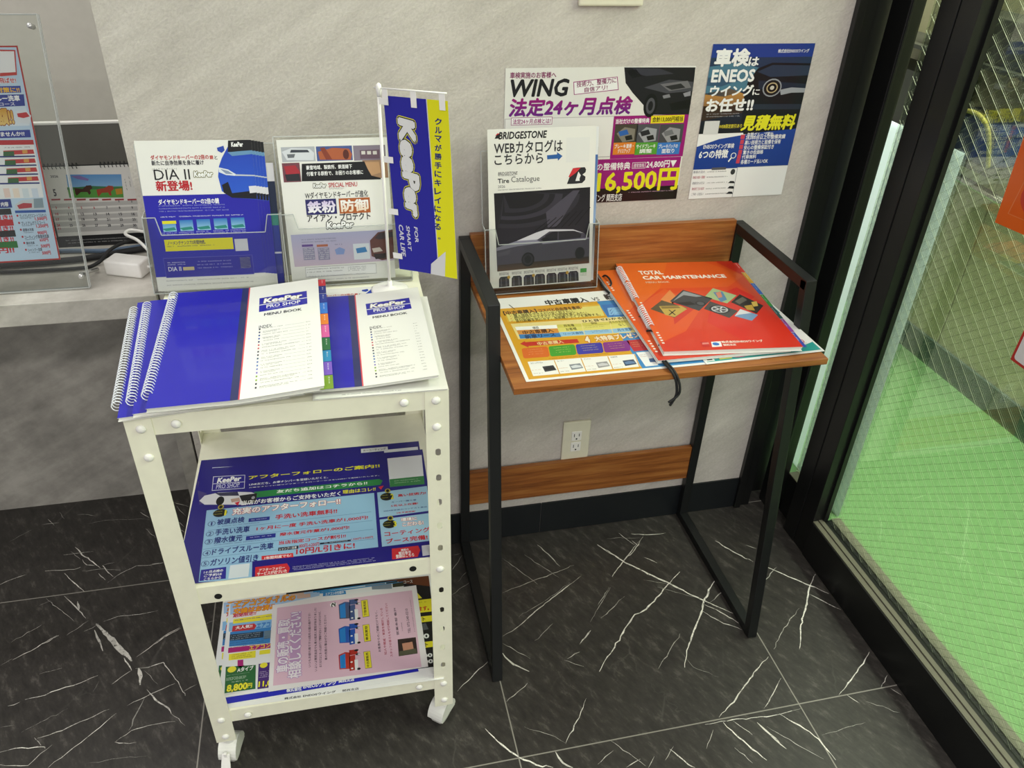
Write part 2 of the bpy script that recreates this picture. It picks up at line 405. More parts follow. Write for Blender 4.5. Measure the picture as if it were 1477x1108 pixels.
FRAMES = {
    'wing': ((-0.6669,-0.0010,1.1411),(1.00000,0.00000,0.00000),(0.00000,0.00000,-1.00000)),
    'eneos': ((-0.2757,-0.0010,1.1790),(1.00000,0.00000,0.00000),(0.00000,0.00000,-1.00000)),
    'dia': ((-1.2865,-0.0880,1.0577),(0.99978,0.00000,-0.02100),(-0.02063,-0.18693,-0.98216)),
    'menu': ((-1.0691,-0.0900,1.0529),(0.99999,0.00000,-0.00400),(-0.00392,-0.19461,-0.98087)),
    'cata': ((-0.7063,-0.0400,1.0456),(0.99998,0.00000,0.00600),(0.00593,-0.15154,-0.98843)),
    'yel': ((-0.7092,-0.1035,0.7387),(0.99999,0.00524,0.00000),(0.00524,-0.99999,0.00000)),
    'ora': ((-0.4255,-0.0205,0.7570),(0.99506,-0.09932,0.00000),(-0.09932,-0.99506,0.00000)),
    'aft': ((-1.2745,-0.1965,0.4740),(0.99951,-0.03141,0.00000),(-0.03141,-0.99951,0.00000)),
    'pink': ((-1.1850,-0.2670,0.1590),(0.99996,-0.00873,0.00000),(-0.00873,-0.99996,0.00000)),
    'air': ((-1.2705,-0.2460,0.1580),(0.99978,-0.02094,0.00000),(-0.02094,-0.99978,0.00000)),
    'band': ((-1.2750,-0.1870,0.1570),(0.99926,-0.03839,0.00000),(-0.03839,-0.99926,0.00000)),
    'bkA': ((-1.2560,-0.1730,0.8295),(0.99998,0.00698,0.00000),(0.00698,-0.99998,0.00000)),
    'bkAr': ((-1.1410,-0.1722,0.8295),(0.99679,0.00696,0.07975),(0.00698,-0.99998,0.00000)),
    'flag': ((-0.8960,-0.1660,1.1410),(0.80099,-0.59629,0.05340),(0.04176,-0.03333,-0.99857)),
    'fly': ((-1.7460,0.1525,1.1567),(1.00000,0.00000,0.00000),(0.00000,-0.27550,-0.96130)),
    'cal': ((-1.5450,0.2620,0.9120),(1.00000,0.00000,0.00000),(0.00000,-0.12033,-0.99273)),
    'orp': ((0.1370,-0.3145,1.3700),(0.00000,-0.99875,0.04994),(0.00000,-0.04994,-0.99875)),
}
VEINS = [
(4.8,1,[(-0.410,-0.074),(-0.366,-0.139),(-0.311,-0.199),(-0.275,-0.236),(-0.215,-0.301),(-0.166,-0.348)]),
(3.9,1,[(-0.238,-0.202),(-0.291,-0.242),(-0.334,-0.278),(-0.371,-0.301),(-0.394,-0.307),(-0.421,-0.333),(-0.447,-0.360),(-0.477,-0.393),(-0.502,-0.415),(-0.523,-0.440)]),
(4.6,1,[(-0.143,-0.227),(-0.183,-0.263),(-0.220,-0.303),(-0.238,-0.331),(-0.277,-0.377),(-0.315,-0.425),(-0.337,-0.466)]),
(2.6,0.9,[(-0.234,-0.328),(-0.208,-0.362),(-0.167,-0.397)]),
(2.6,0.9,[(-0.222,-0.309),(-0.187,-0.347),(-0.159,-0.384)]),
(2.1,0.7,[(-0.298,-0.081),(-0.353,-0.131),(-0.408,-0.186)]),
(1.6,0.5,[(-0.426,-0.216),(-0.470,-0.265)]),
(1.9,0.6,[(-0.399,-0.251),(-0.475,-0.302)]),
(2.3,0.8,[(-0.482,-0.169),(-0.559,-0.217),(-0.608,-0.247),(-0.672,-0.292),(-0.708,-0.309)]),
(1.3,0.4,[(-0.515,-0.185),(-0.590,-0.229),(-0.659,-0.262)]),
(1.7,0.6,[(-0.682,-0.185),(-0.616,-0.166),(-0.489,-0.132)]),
(1.4,0.5,[(-0.658,-0.075),(-0.593,-0.175)]),
(1.4,0.5,[(-0.601,-0.074),(-0.537,-0.163)]),
(3.2,0.6,[(-0.561,-0.047),(-0.537,-0.096),(-0.524,-0.129)]),
(3.8,0.7,[(-0.508,-0.331),(-0.544,-0.363)]),
(1.8,0.6,[(-0.550,-0.383),(-0.582,-0.395)]),
(1.2,0.6,[(-0.589,-0.397),(-0.552,-0.421)]),
(1.6,0.5,[(-0.588,-0.296),(-0.640,-0.334)]),
(1.2,0.7,[(-0.711,-0.328),(-0.661,-0.379)]),
(5.5,0.8,[(-0.717,-0.353),(-0.700,-0.386),(-0.671,-0.410)]),
(1.7,0.8,[(-0.681,-0.437),(-0.734,-0.472)]),
(2.3,0.8,[(-0.570,-0.497),(-0.604,-0.543),(-0.640,-0.586)]),
(1.1,0.6,[(-0.711,-0.535),(-0.665,-0.562),(-0.640,-0.585)]),
(3.8,1,[(-0.789,-0.523),(-0.763,-0.564),(-0.736,-0.596),(-0.708,-0.617),(-0.677,-0.629)]),
(6.5,0.75,[(-0.664,-0.599),(-0.656,-0.624),(-0.640,-0.637)]),
(1.4,0.6,[(-0.553,-0.596),(-0.524,-0.630),(-0.501,-0.662)]),
(2.9,0.9,[(-0.143,-0.476),(-0.210,-0.520),(-0.261,-0.559),(-0.316,-0.593)]),
(2.1,0.8,[(-0.143,-0.532),(-0.180,-0.565),(-0.214,-0.592)]),
(2.8,0.9,[(0.088,-0.508),(0.030,-0.550),(-0.042,-0.594)]),
(1.8,0.8,[(0.090,-0.571),(0.058,-0.596)]),
(3.6,0.9,[(-0.105,-0.118),(-0.076,-0.164),(-0.042,-0.205)]),
(4.1,1,[(-0.019,-0.226),(0.014,-0.259),(0.052,-0.299),(0.091,-0.337)]),
(4.0,1,[(0.093,-0.273),(0.052,-0.313),(0.021,-0.356),(-0.026,-0.410),(-0.064,-0.471)]),
(2.7,0.8,[(0.043,-0.329),(0.065,-0.356),(0.092,-0.387)]),
(2.1,0.6,[(0.008,-0.234),(-0.052,-0.275)]),
(2.2,0.7,[(-0.033,-0.147),(-0.013,-0.164)]),
(1.6,0.6,[(-0.004,-0.364),(-0.069,-0.410),(-0.121,-0.460)]),
(1.6,0.6,[(-0.312,-0.379),(-0.358,-0.424),(-0.395,-0.458)]),
(1.0,0.4,[(-0.327,-0.430),(-0.318,-0.469),(-0.274,-0.504)]),
(1.7,0.5,[(-0.141,-0.267),(-0.183,-0.294),(-0.212,-0.311)]),
(2.0,0.9,[(-0.351,-0.602),(-0.302,-0.604),(-0.241,-0.608),(-0.186,-0.611),(-0.140,-0.608)]),
(3.4,1,[(-0.312,-0.605),(-0.296,-0.643),(-0.264,-0.698)]),
(3.4,1,[(-0.189,-0.610),(-0.149,-0.659),(-0.139,-0.678),(-0.130,-0.725)]),
(5.6,0.8,[(-0.244,-0.619),(-0.225,-0.660),(-0.214,-0.684)]),
(2.3,0.8,[(-0.291,-0.606),(-0.266,-0.643)]),
(1.4,0.7,[(-0.229,-0.631),(-0.191,-0.677),(-0.153,-0.718)]),
(1.6,0.8,[(-0.314,-0.661),(-0.294,-0.698)]),
(1.7,0.6,[(-0.339,-0.616),(-0.370,-0.652)]),
(2.7,0.9,[(-0.442,-0.638),(-0.419,-0.675),(-0.408,-0.684)]),
(1.6,0.7,[(-0.432,-0.634),(-0.459,-0.658)]),
(1.6,0.7,[(-0.477,-0.646),(-0.497,-0.666)]),
(1.6,0.7,[(-0.506,-0.646),(-0.539,-0.657)]),
(1.4,0.6,[(-0.552,-0.619),(-0.591,-0.640)]),
(2.4,0.9,[(-0.025,-0.598),(-0.010,-0.621)]),
(1.2,0.5,[(-0.128,-0.671),(-0.024,-0.663)]),
(1.2,0.5,[(0.005,-0.619),(0.060,-0.657)]),
(2.1,0.9,[(0.077,-0.602),(0.090,-0.621)]),
(1.4,0.5,[(-0.275,-0.236),(-0.337,-0.210)]),
(2.2,0.6,[(-0.318,-0.077),(-0.307,-0.098)]),
(2.1,0.6,[(-0.304,-0.141),(-0.283,-0.164)]),
(1.7,0.5,[(-0.240,-0.283),(-0.312,-0.238)]),
(2.4,0.9,[(-0.221,-0.067),(-0.250,-0.067),(-0.282,-0.062),(-0.312,-0.053)]),
(2.3,0.8,[(-0.284,-0.069),(-0.322,-0.110),(-0.363,-0.141),(-0.408,-0.186)]),
(1.7,0.7,[(-0.342,-0.044),(-0.329,-0.071),(-0.316,-0.094)]),
(1.0,0.5,[(-0.380,-0.058),(-0.345,-0.061),(-0.288,-0.074)]),
(1.9,0.7,[(-0.308,-0.139),(-0.282,-0.163)]),
(1.3,0.5,[(-0.423,-0.217),(-0.465,-0.265),(-0.502,-0.308)]),
(1.9,0.9,[(-0.411,-0.076),(-0.388,-0.110),(-0.364,-0.144)]),
(2.0,0.9,[(-0.745,-0.362),(-0.775,-0.383),(-0.804,-0.408),(-0.829,-0.428)]),
(1.4,0.6,[(-0.755,-0.047),(-0.780,-0.081),(-0.788,-0.092)]),
(1.3,0.6,[(-0.742,-0.132),(-0.773,-0.150),(-0.799,-0.168)]),
(0.9,0.4,[(-0.745,-0.094),(-0.779,-0.131)]),
(1.2,0.5,[(-0.759,-0.040),(-0.781,-0.042)]),
(1.8,0.9,[(-1.828,0.062),(-1.805,0.075),(-1.779,0.084)]),
(2.2,0.9,[(-1.692,0.072),(-1.663,0.036),(-1.634,0.003)]),
(1.9,0.9,[(-1.738,0.088),(-1.710,0.085),(-1.672,0.081),(-1.659,0.086)]),
(3.7,0.8,[(-1.687,0.159),(-1.665,0.128),(-1.635,0.099),(-1.613,0.074)]),
(2.2,0.9,[(-1.610,0.082),(-1.579,0.040)]),
(1.5,0.7,[(-1.708,0.136),(-1.677,0.136),(-1.641,0.135)]),
(2.2,0.6,[(-1.661,0.112),(-1.647,0.091),(-1.628,0.085)]),
(1.1,0.6,[(-1.653,0.072),(-1.615,0.071),(-1.558,0.056)]),
(1.1,0.6,[(-1.610,0.082),(-1.584,0.087)]),
(1.1,0.6,[(-1.694,0.145),(-1.665,0.113)]),
(1.3,0.7,[(-1.589,0.022),(-1.563,0.047),(-1.531,0.066),(-1.496,0.062),(-1.468,0.065)]),
(3.0,0.8,[(-1.496,0.065),(-1.471,0.064)]),
(1.6,0.7,[(-1.784,0.259),(-1.746,0.259)]),
(1.6,0.6,[(-1.776,0.277),(-1.755,0.250)]),
(1.6,0.5,[(-1.754,0.300),(-1.736,0.271)]),
(2.0,0.5,[(-1.708,0.282),(-1.681,0.277),(-1.664,0.269)]),
(1.2,0.4,[(-1.677,0.241),(-1.627,0.246),(-1.562,0.237),(-1.527,0.228)]),
(1.2,0.4,[(-1.848,0.209),(-1.802,0.245)]),
(2.4,0.6,[(-1.552,0.262),(-1.526,0.236)]),
(1.6,0.5,[(-1.530,0.196),(-1.500,0.154)]),
(1.8,0.6,[(-1.614,0.057),(-1.594,0.031)]),
(3.2,0.7,[(-1.676,-0.002),(-1.651,-0.032),(-1.634,-0.054),(-1.614,-0.080)]),
(5.6,0.6,[(-1.643,-0.025),(-1.634,-0.054)]),
(1.1,0.6,[(-1.714,-0.002),(-1.671,-0.047),(-1.637,-0.085)]),
(1.6,0.8,[(-1.574,-0.097),(-1.546,-0.088),(-1.500,-0.091),(-1.461,-0.088)]),
(1.4,0.6,[(-1.611,-0.118),(-1.594,-0.111),(-1.583,-0.100)]),
(1.4,0.6,[(-1.756,-0.119),(-1.704,-0.081)]),
(2.0,0.8,[(-1.688,-0.137),(-1.661,-0.119)]),
(1.4,0.6,[(-1.645,-0.122),(-1.607,-0.088)]),
(1.7,0.8,[(-1.458,-0.183),(-1.438,-0.165),(-1.408,-0.147)]),
(1.1,0.4,[(-1.725,-0.022),(-1.702,-0.011)]),
(1.6,0.7,[(-1.474,0.287),(-1.432,0.261)]),
(1.2,0.6,[(-1.464,0.270),(-1.436,0.225)]),
(2.4,0.8,[(-1.450,0.181),(-1.431,0.163)]),
(2.0,0.5,[(-1.462,0.218),(-1.435,0.184)]),
(11.4,0.62,[(-1.589,-0.101),(-1.564,-0.132),(-1.539,-0.166),(-1.515,-0.196),(-1.496,-0.220)]),
(6.7,0.75,[(-1.577,-0.116),(-1.557,-0.137),(-1.525,-0.177),(-1.501,-0.208)]),
(4.7,0.6,[(-1.589,-0.118),(-1.573,-0.151),(-1.560,-0.181)]),
(2.9,0.8,[(-1.513,-0.208),(-1.492,-0.244)]),
(9.1,0.65,[(-1.479,-0.241),(-1.471,-0.264),(-1.469,-0.285)]),
(3.7,0.7,[(-1.454,-0.299),(-1.425,-0.336),(-1.405,-0.353),(-1.398,-0.368)]),
(1.2,0.6,[(-1.399,-0.366),(-1.369,-0.399)]),
(2.0,0.75,[(-1.485,-0.241),(-1.459,-0.243),(-1.430,-0.236),(-1.413,-0.264),(-1.394,-0.292),(-1.382,-0.319),(-1.376,-0.330)]),
(1.6,0.8,[(-1.492,-0.244),(-1.511,-0.258),(-1.526,-0.272)]),
(1.7,0.9,[(-1.488,-0.211),(-1.458,-0.184),(-1.432,-0.164),(-1.406,-0.149)]),
(2.1,0.95,[(-1.688,-0.276),(-1.652,-0.273),(-1.617,-0.261),(-1.589,-0.256),(-1.558,-0.244)]),
(1.6,0.7,[(-1.717,-0.285),(-1.696,-0.280)]),
(2.0,0.9,[(-1.740,-0.169),(-1.708,-0.151),(-1.683,-0.132),(-1.664,-0.118)]),
(1.0,0.6,[(-1.761,-0.179),(-1.741,-0.165)]),
(1.0,0.5,[(-1.677,-0.217),(-1.634,-0.210)]),
(1.8,0.9,[(-1.607,-0.440),(-1.578,-0.414),(-1.550,-0.389),(-1.529,-0.370),(-1.504,-0.344)]),
(1.8,0.85,[(-1.642,-0.372),(-1.600,-0.364),(-1.569,-0.350),(-1.520,-0.332)]),
(1.8,0.9,[(-1.703,-0.389),(-1.665,-0.387),(-1.627,-0.393),(-1.622,-0.398)]),
(1.5,0.9,[(-1.611,-0.392),(-1.628,-0.407),(-1.644,-0.428),(-1.669,-0.423),(-1.695,-0.416)]),
(1.2,0.6,[(-1.648,-0.369),(-1.637,-0.381),(-1.631,-0.389)]),
(0.8,0.5,[(-1.675,-0.352),(-1.645,-0.336),(-1.600,-0.314)]),
(0.9,0.4,[(-1.718,-0.333),(-1.693,-0.333)]),
(1.5,0.85,[(-1.496,-0.410),(-1.469,-0.390),(-1.427,-0.385),(-1.389,-0.386)]),
(2.1,0.7,[(-1.495,-0.410),(-1.479,-0.415),(-1.456,-0.418)]),
(1.6,0.75,[(-1.487,-0.331),(-1.446,-0.312),(-1.400,-0.295)]),
(2.8,0.35,[(-1.456,-0.319),(-1.462,-0.341),(-1.470,-0.366),(-1.474,-0.389)]),
(1.0,0.6,[(-1.356,-0.306),(-1.382,-0.319)]),
(0.8,0.5,[(-1.467,-0.249),(-1.434,-0.290)]),
(1.0,0.4,[(-1.553,-0.259),(-1.560,-0.284)]),
(0.6,0.4,[(-1.539,-0.445),(-1.484,-0.446),(-1.431,-0.452)]),
(1.0,0.5,[(-1.355,-0.148),(-1.330,-0.140)])]
# ================================================================ the setting
def make_floor():
    V, P, MI, C = [], [], [], []
    def quad(x0, y0, x1, y1):
        i = len(V); V.extend(((x0,y0,0),(x1,y0,0),(x1,y1,0),(x0,y1,0))); P.append((i,i+1,i+2,i+3)); MI.append(0); C.extend([(0,0,0,1)]*4)
    quad(-3.6, -3.4, .172, .34)
    R2 = random.Random(3)
    for w, br, pts in VEINS:
        # wander each traced vein a little, taper its ends
        q = []
        for (ax, ay), (bx, by) in zip(pts, pts[1:]):
            L = math.hypot(bx-ax, by-ay); n = max(2, int(L/.010))
            for k in range(n):
                t = k/n; j = .0010 if k else 0
                q.append((ax+(bx-ax)*t + R2.gauss(0, j), ay+(by-ay)*t + R2.gauss(0, j)))
        q.append(pts[-1]); n = len(q)
        hw = w/1000/2*.85
        prev = None
        for k, (x, y) in enumerate(q):
            a, b = q[max(k-1, 0)], q[min(k+1, n-1)]
            dx, dy = b[0]-a[0], b[1]-a[1]; l = math.hypot(dx, dy) or 1
            tp = min(1, .25 + 3.0*min(k, n-1-k)/n); ww = hw*tp*R2.uniform(.55, 1.3)
            i = len(V); z = .00012 + (hash((k, n)) % 7)*1e-6
            V.extend(((x-dy/l*ww, y+dx/l*ww, z), (x+dy/l*ww, y-dx/l*ww, z)))
            c = br*R2.uniform(.75, 1.1)
            if prev is not None:
                P.append((prev[0], prev[0]+1, i+1, i)); MI.append(1)
                for cc in (prev[1], prev[1], c, c): C.append((cc, cc, cc, 1))
            prev = (i, c)
    me = bpy.data.meshes.new('floor'); me.from_pydata(V, [], P); me.materials.append(FLOOR); me.materials.append(VEIN)
    me.polygons.foreach_set('material_index', MI)
    at = me.color_attributes.new('Col', 'FLOAT_COLOR', 'CORNER'); at.data.foreach_set('color', [x for c in C for x in c]); me.update()
    o = bpy.data.objects.new('floor', me); COL.objects.link(o); o['kind'] = 'structure'
make_floor()
XW = -1.3225
struct('wall_back', box((XW, 0, 0), (0, .13, 2.62)), WALL)
struct('baseboard_back', MB().box((XW, -.004, 0), (-.5446, .001, .0987), .0012).box((-.5436, -.004, 0), (0, .001, .0987), .0012), BBASE)
struct('wall_niche', MB().box((-3.6, .92, 0), (XW + .3, 1.0, 2.62)), SLAB)
struct('floor_niche', box((-3.6, .34, -.02), (XW, .95, 0)), DARK)
# black aluminium shopfront along the right
struct('trim_1', MB().box((0, -.012, 0), (.017, .06, 2.6), .001).box((.017, -.004, 0), (.046, .06, 2.6), .001), BRONZE)
struct('trim_2', MB().box((.046, .045, 0), (.175, .06, 2.6)), BRONZE)
win = bpy.data.objects.new('window_1', None); COL.objects.link(win); win.location = (.13, -.15, 0); win['kind'] = 'structure'
MB().box((.088, -.040, 0), (.118, .016, 2.6), .0015).box((.118, -.030, 0), (.128, .016, 2.6), .0015).box((.0905, -.042, 0), (.096, -.036, 2.6), .001).build('jamb', BRONZE, win, world=True)
MB().box((.120, -.108, 0), (.165, -.038, .128), .001).build('lower_rail', BRONZE, win, world=True)
MB().box((.118, -.106, .128), (.150, -.040, .131)).build('glazing_bead', BEAD, win, world=True)
MB().box((.141, -.112, .131), (.145, -.034, 2.6)).build('glass_pane', GLASS, win, world=True)
MB().box((.095, -.155, 0), (.1395, -.108, 2.6), .0012).box((.097, -.2035, 0), (.1395, -.156, 2.6), .0012).box((.122, -.2105, .11), (.133, -.2035, 2.6)).build('stile', BRONZE, win, world=True)
MB().box((.095, -3.4, 0), (.172, -.2035, .108), .0012).build('bottom_rail', BRONZE, win, world=True)
MB().box((.098, -3.4, .108), (.110, -.2035, .1105)).box((.1125, -3.4, .108), (.1235, -.2035, .1125)).box((.147, -3.4, .108), (.170, -.2035, .111)).build('glazing_bead', BEAD, win, world=True)
MB().box((.134, -3.4, .108), (.138, -.2035, 2.6)).build('glass_pane', GLASS, win, world=True)
def wires(x, y0, y1, z0, z1, sp, ky, kz, r):
    m = MB(); k = -(z1 - z0)*1.4
    while k < (y1 - y0) + (z1 - z0)*1.4:
        # one wire through (y0 + k, z0) along (ky, kz), clipped to the pane
        t0, t1 = -1e9, 1e9
        for p, d, lo, hi in ((y0 + k, ky, y0, y1), (z0, kz, z0, z1)):
            a, b = sorted(((lo-p)/d, (hi-p)/d)); t0, t1 = max(t0, a), min(t1, b)
        if t1 - t0 > .02: m.bar((x, y0+k+ky*t0, z0+kz*t0), (x, y0+k+ky*t1, z0+kz*t1), r, r, (1, 0, 0))
        k += sp
    return m
for x, y0, y1, z0 in ((.1415, -.112, -.034, .131), (.136, -1.15, -.2035, .110)):
    wires(x, y0, y1, z0, 1.5, .0366, .795, .607, .00031).build('wire_mesh', WIRE, win, world=True)
    wires(x + .0004, y0, y1, z0, 1.5, .0228, -.755, .655, .00036).build('wire_mesh', WIRED, win, world=True)
# the garage lane beyond the glass
struct('floor_outside', box((.172, -3.4, -.03), (1.06, 3.2, 0)), GFLOOR)
struct('baseboard_outside', box((1.025, -3.4, 0), (1.06, 3.2, .093), .003), GCURB)
struct('wall_outside', MB().box((1.035, -3.4, .093), (1.07, .556, 2.6)).box((1.035, .562, .093), (1.07, 3.2, 2.6)), GWALL)
struct('trim_3', box((1.045, .556, .093), (1.065, .562, 2.6)), DARK)

def sheet_wing(thick=.0004, deform=None):
    S = Sheet(364,257,thick,4); S.deform = deform; S.sub = 4 if deform else 6
    S.t('車検実施のお客様へ',8.4,6.5,94.0,17.5,'8a1060',b=0.03)
    S.t('WING',9.6,18.6,119.9,50.2,'1a1a1e',b=0.05,sh=0.18)
    S.p([(127.1,24.8),(211.1,16.8),(216.0,40.5),(129.8,47.9)],'a3107c')
    S.p([(128.5,26.1),(209.9,18.0),(214.5,39.3),(131.0,46.7)],'ffffff',L=3)
    S.t('技術力、整備力に',133.4,21.3,209.6,31.4,'8a1060',b=0.03,a=5.5)
    S.t('自信アリ!',149.3,32.8,193.7,41.8,'8a1060',b=0.03,a=5.5)
    S.t('法定24ヶ月点検',8.1,51.6,246.8,85.5,'a3107c',b=0.06,sh=0.15,g='6a1a8a')
    S.r(0.7,87.8,213.6,165.9,'c9c4c6',L=1)
    S.r(2.4,89.1,211.5,164.0,'f6f4f2',L=2)
    S.r(12.7,86.0,91.5,100.2,'a3107c',L=3)
    S.r(13.6,86.9,90.5,99.3,'ffffff',L=4)
    S.t('法定24ヶ月点検とは?',16.3,88.6,88.7,98.4,'a3107c',b=0.03,L=5)
    S.p([(222.2,1.0),(363.0,2.7),(364.8,51.6),(364.5,89.2),(286.9,87.3),(275.0,75.1),(243.7,46.0),(228.1,28.5)],'1c1b20')
    S.p([(238.4,2.4),(292.7,4.2),(321.4,13.5),(267.2,16.8),(248.6,12.5)],'3a3a44',L=3)
    S.p([(226.3,6.2),(245.3,4.4),(258.2,16.7),(240.6,20.5)],'08080c',L=3)
    S.p([(265.4,37.3),(313.8,23.7),(363.2,28.5),(363.7,45.2),(312.9,48.5)],'4a4a52',L=3)
    S.p([(296.6,31.6),(351.2,26.3),(360.3,38.9),(316.9,44.4)],'77757a',L=4)
    S.p([(306.4,35.9),(338.0,31.0),(348.6,38.7),(321.3,42.4)],'2a2a2e',L=5)
    S.e(282.7,70.2,14,22,'0a0a0c',L=3)
    S.e(282.8,71.0,9,15,'55555c',L=4)
    S.e(282.8,71.0,5,9,'16161a',L=5)
    S.p([(304.3,52.5),(317.8,49.8),(321.0,55.8),(307.4,58.0)],'8a8a90',L=4)
    S.p([(345.6,49.1),(360.4,45.2),(361.4,53.6),(349.5,55.5)],'9a9aa2',L=4)
    S.p([(320.5,67.6),(361.5,60.0),(362.5,77.1),(327.1,80.6)],'0a0a0c',L=4)
    S.r(212.2,88.1,371.1,169.7,'a3107c',L=2)
    S.t('当社だけの整備特典',216.4,93.3,284.3,102.8,'ffffff',b=0.04)
    S.r(287.1,89.0,355.4,103.8,'f4e21c',L=3)
    S.t('合計13,000円相当',290.2,91.3,352.8,102.0,'221a18',b=0.04)
    S.r(216.6,103.6,263.0,140.8,'4a4438',L=3)
    S.p([(220.8,121.0),(235.7,109.3),(257.6,113.3),(257.6,135.3),(234.4,138.1)],'8a8478',L=4)
    S.p([(223.7,117.6),(240.9,113.7),(245.7,122.6),(228.4,126.5)],'2f66b8',L=5)
    S.p([(237.8,126.7),(251.5,124.1),(254.5,133.0),(241.5,134.8)],'201e1c',L=5)
    S.r(260.3,104.7,307.8,142.2,'55565c',L=3)
    S.p([(264.9,122.3),(279.7,110.5),(302.0,114.6),(302.2,136.7),(278.9,139.5)],'a8aab0',L=4)
    S.p([(267.7,118.9),(285.0,115.0),(290.0,123.9),(272.6,127.8)],'2a2a2e',L=5)
    S.p([(282.1,128.1),(295.9,125.4),(299.1,134.3),(286.0,136.2)],'201e1c',L=5)
    S.r(308.3,106.0,357.1,143.8,'4c4c50',L=3)
    S.p([(313.2,123.7),(328.1,111.8),(350.7,115.9),(351.4,138.2),(327.7,141.0)],'a0a0a4',L=4)
    S.p([(316.1,120.3),(333.6,116.3),(338.8,125.3),(321.2,129.2)],'77787c',L=5)
    S.p([(330.8,129.5),(344.8,126.8),(348.1,135.9),(334.9,137.7)],'201e1c',L=5)
    S.r(216.7,138.4,262.3,161.8,'e8862a',L=5)
    S.t('ブレーキ清掃・',219.3,141.1,258.0,150.0,'ffffff',b=0.03,L=6)
    S.t('グリスアップ',226.5,150.7,252.0,159.2,'ffffff',b=0.03,L=6)
    S.r(261.4,139.8,307.9,163.4,'5aa838',L=5)
    S.t('サイドブレーキ',264.1,142.6,303.4,151.5,'ffffff',b=0.03,L=6)
    S.t('調整',271.5,152.2,297.5,160.7,'ffffff',b=0.03,L=6)
    S.r(307.7,141.3,355.2,165.0,'3f7fd0',L=5)
    S.t('ブレーキパッドの',310.5,144.1,350.3,153.0,'ffffff',b=0.03,L=6)
    S.t('面取り',318.1,153.8,344.5,162.4,'ffffff',b=0.03,L=6)
    S.p([(-7.7,169.4),(361.4,170.3),(360.2,244.1),(-6.2,232.3)],'a3107c')
    S.t('今だけの整備特典',144.6,176.9,256.0,192.1,'ffffff',b=0.03)
    S.r(260.1,178.5,288.0,190.6,'ffffff',L=3)
    S.r(260.9,179.2,287.2,189.8,'a3107c',L=4)
    S.t('通常価格',262.7,180.4,285.4,188.6,'ffffff',L=5)
    S.t('24,800円▼',289.5,176.4,353.0,191.7,'ffffff',b=0.04)
    S.t('16,500円',190.4,192.2,362.6,239.9,'f6ec22',b=0.05)
    S.r(-6.3,228.6,365.3,263.8,'1e1012',L=3)
    S.t('株式会社ENEOSウイング 関西支店',119.0,240.0,246.0,255.6,'ffffff',b=0.02)
    S.g(257.4,236.1,357.2,244.0,1,'e8c0dc')
    return S
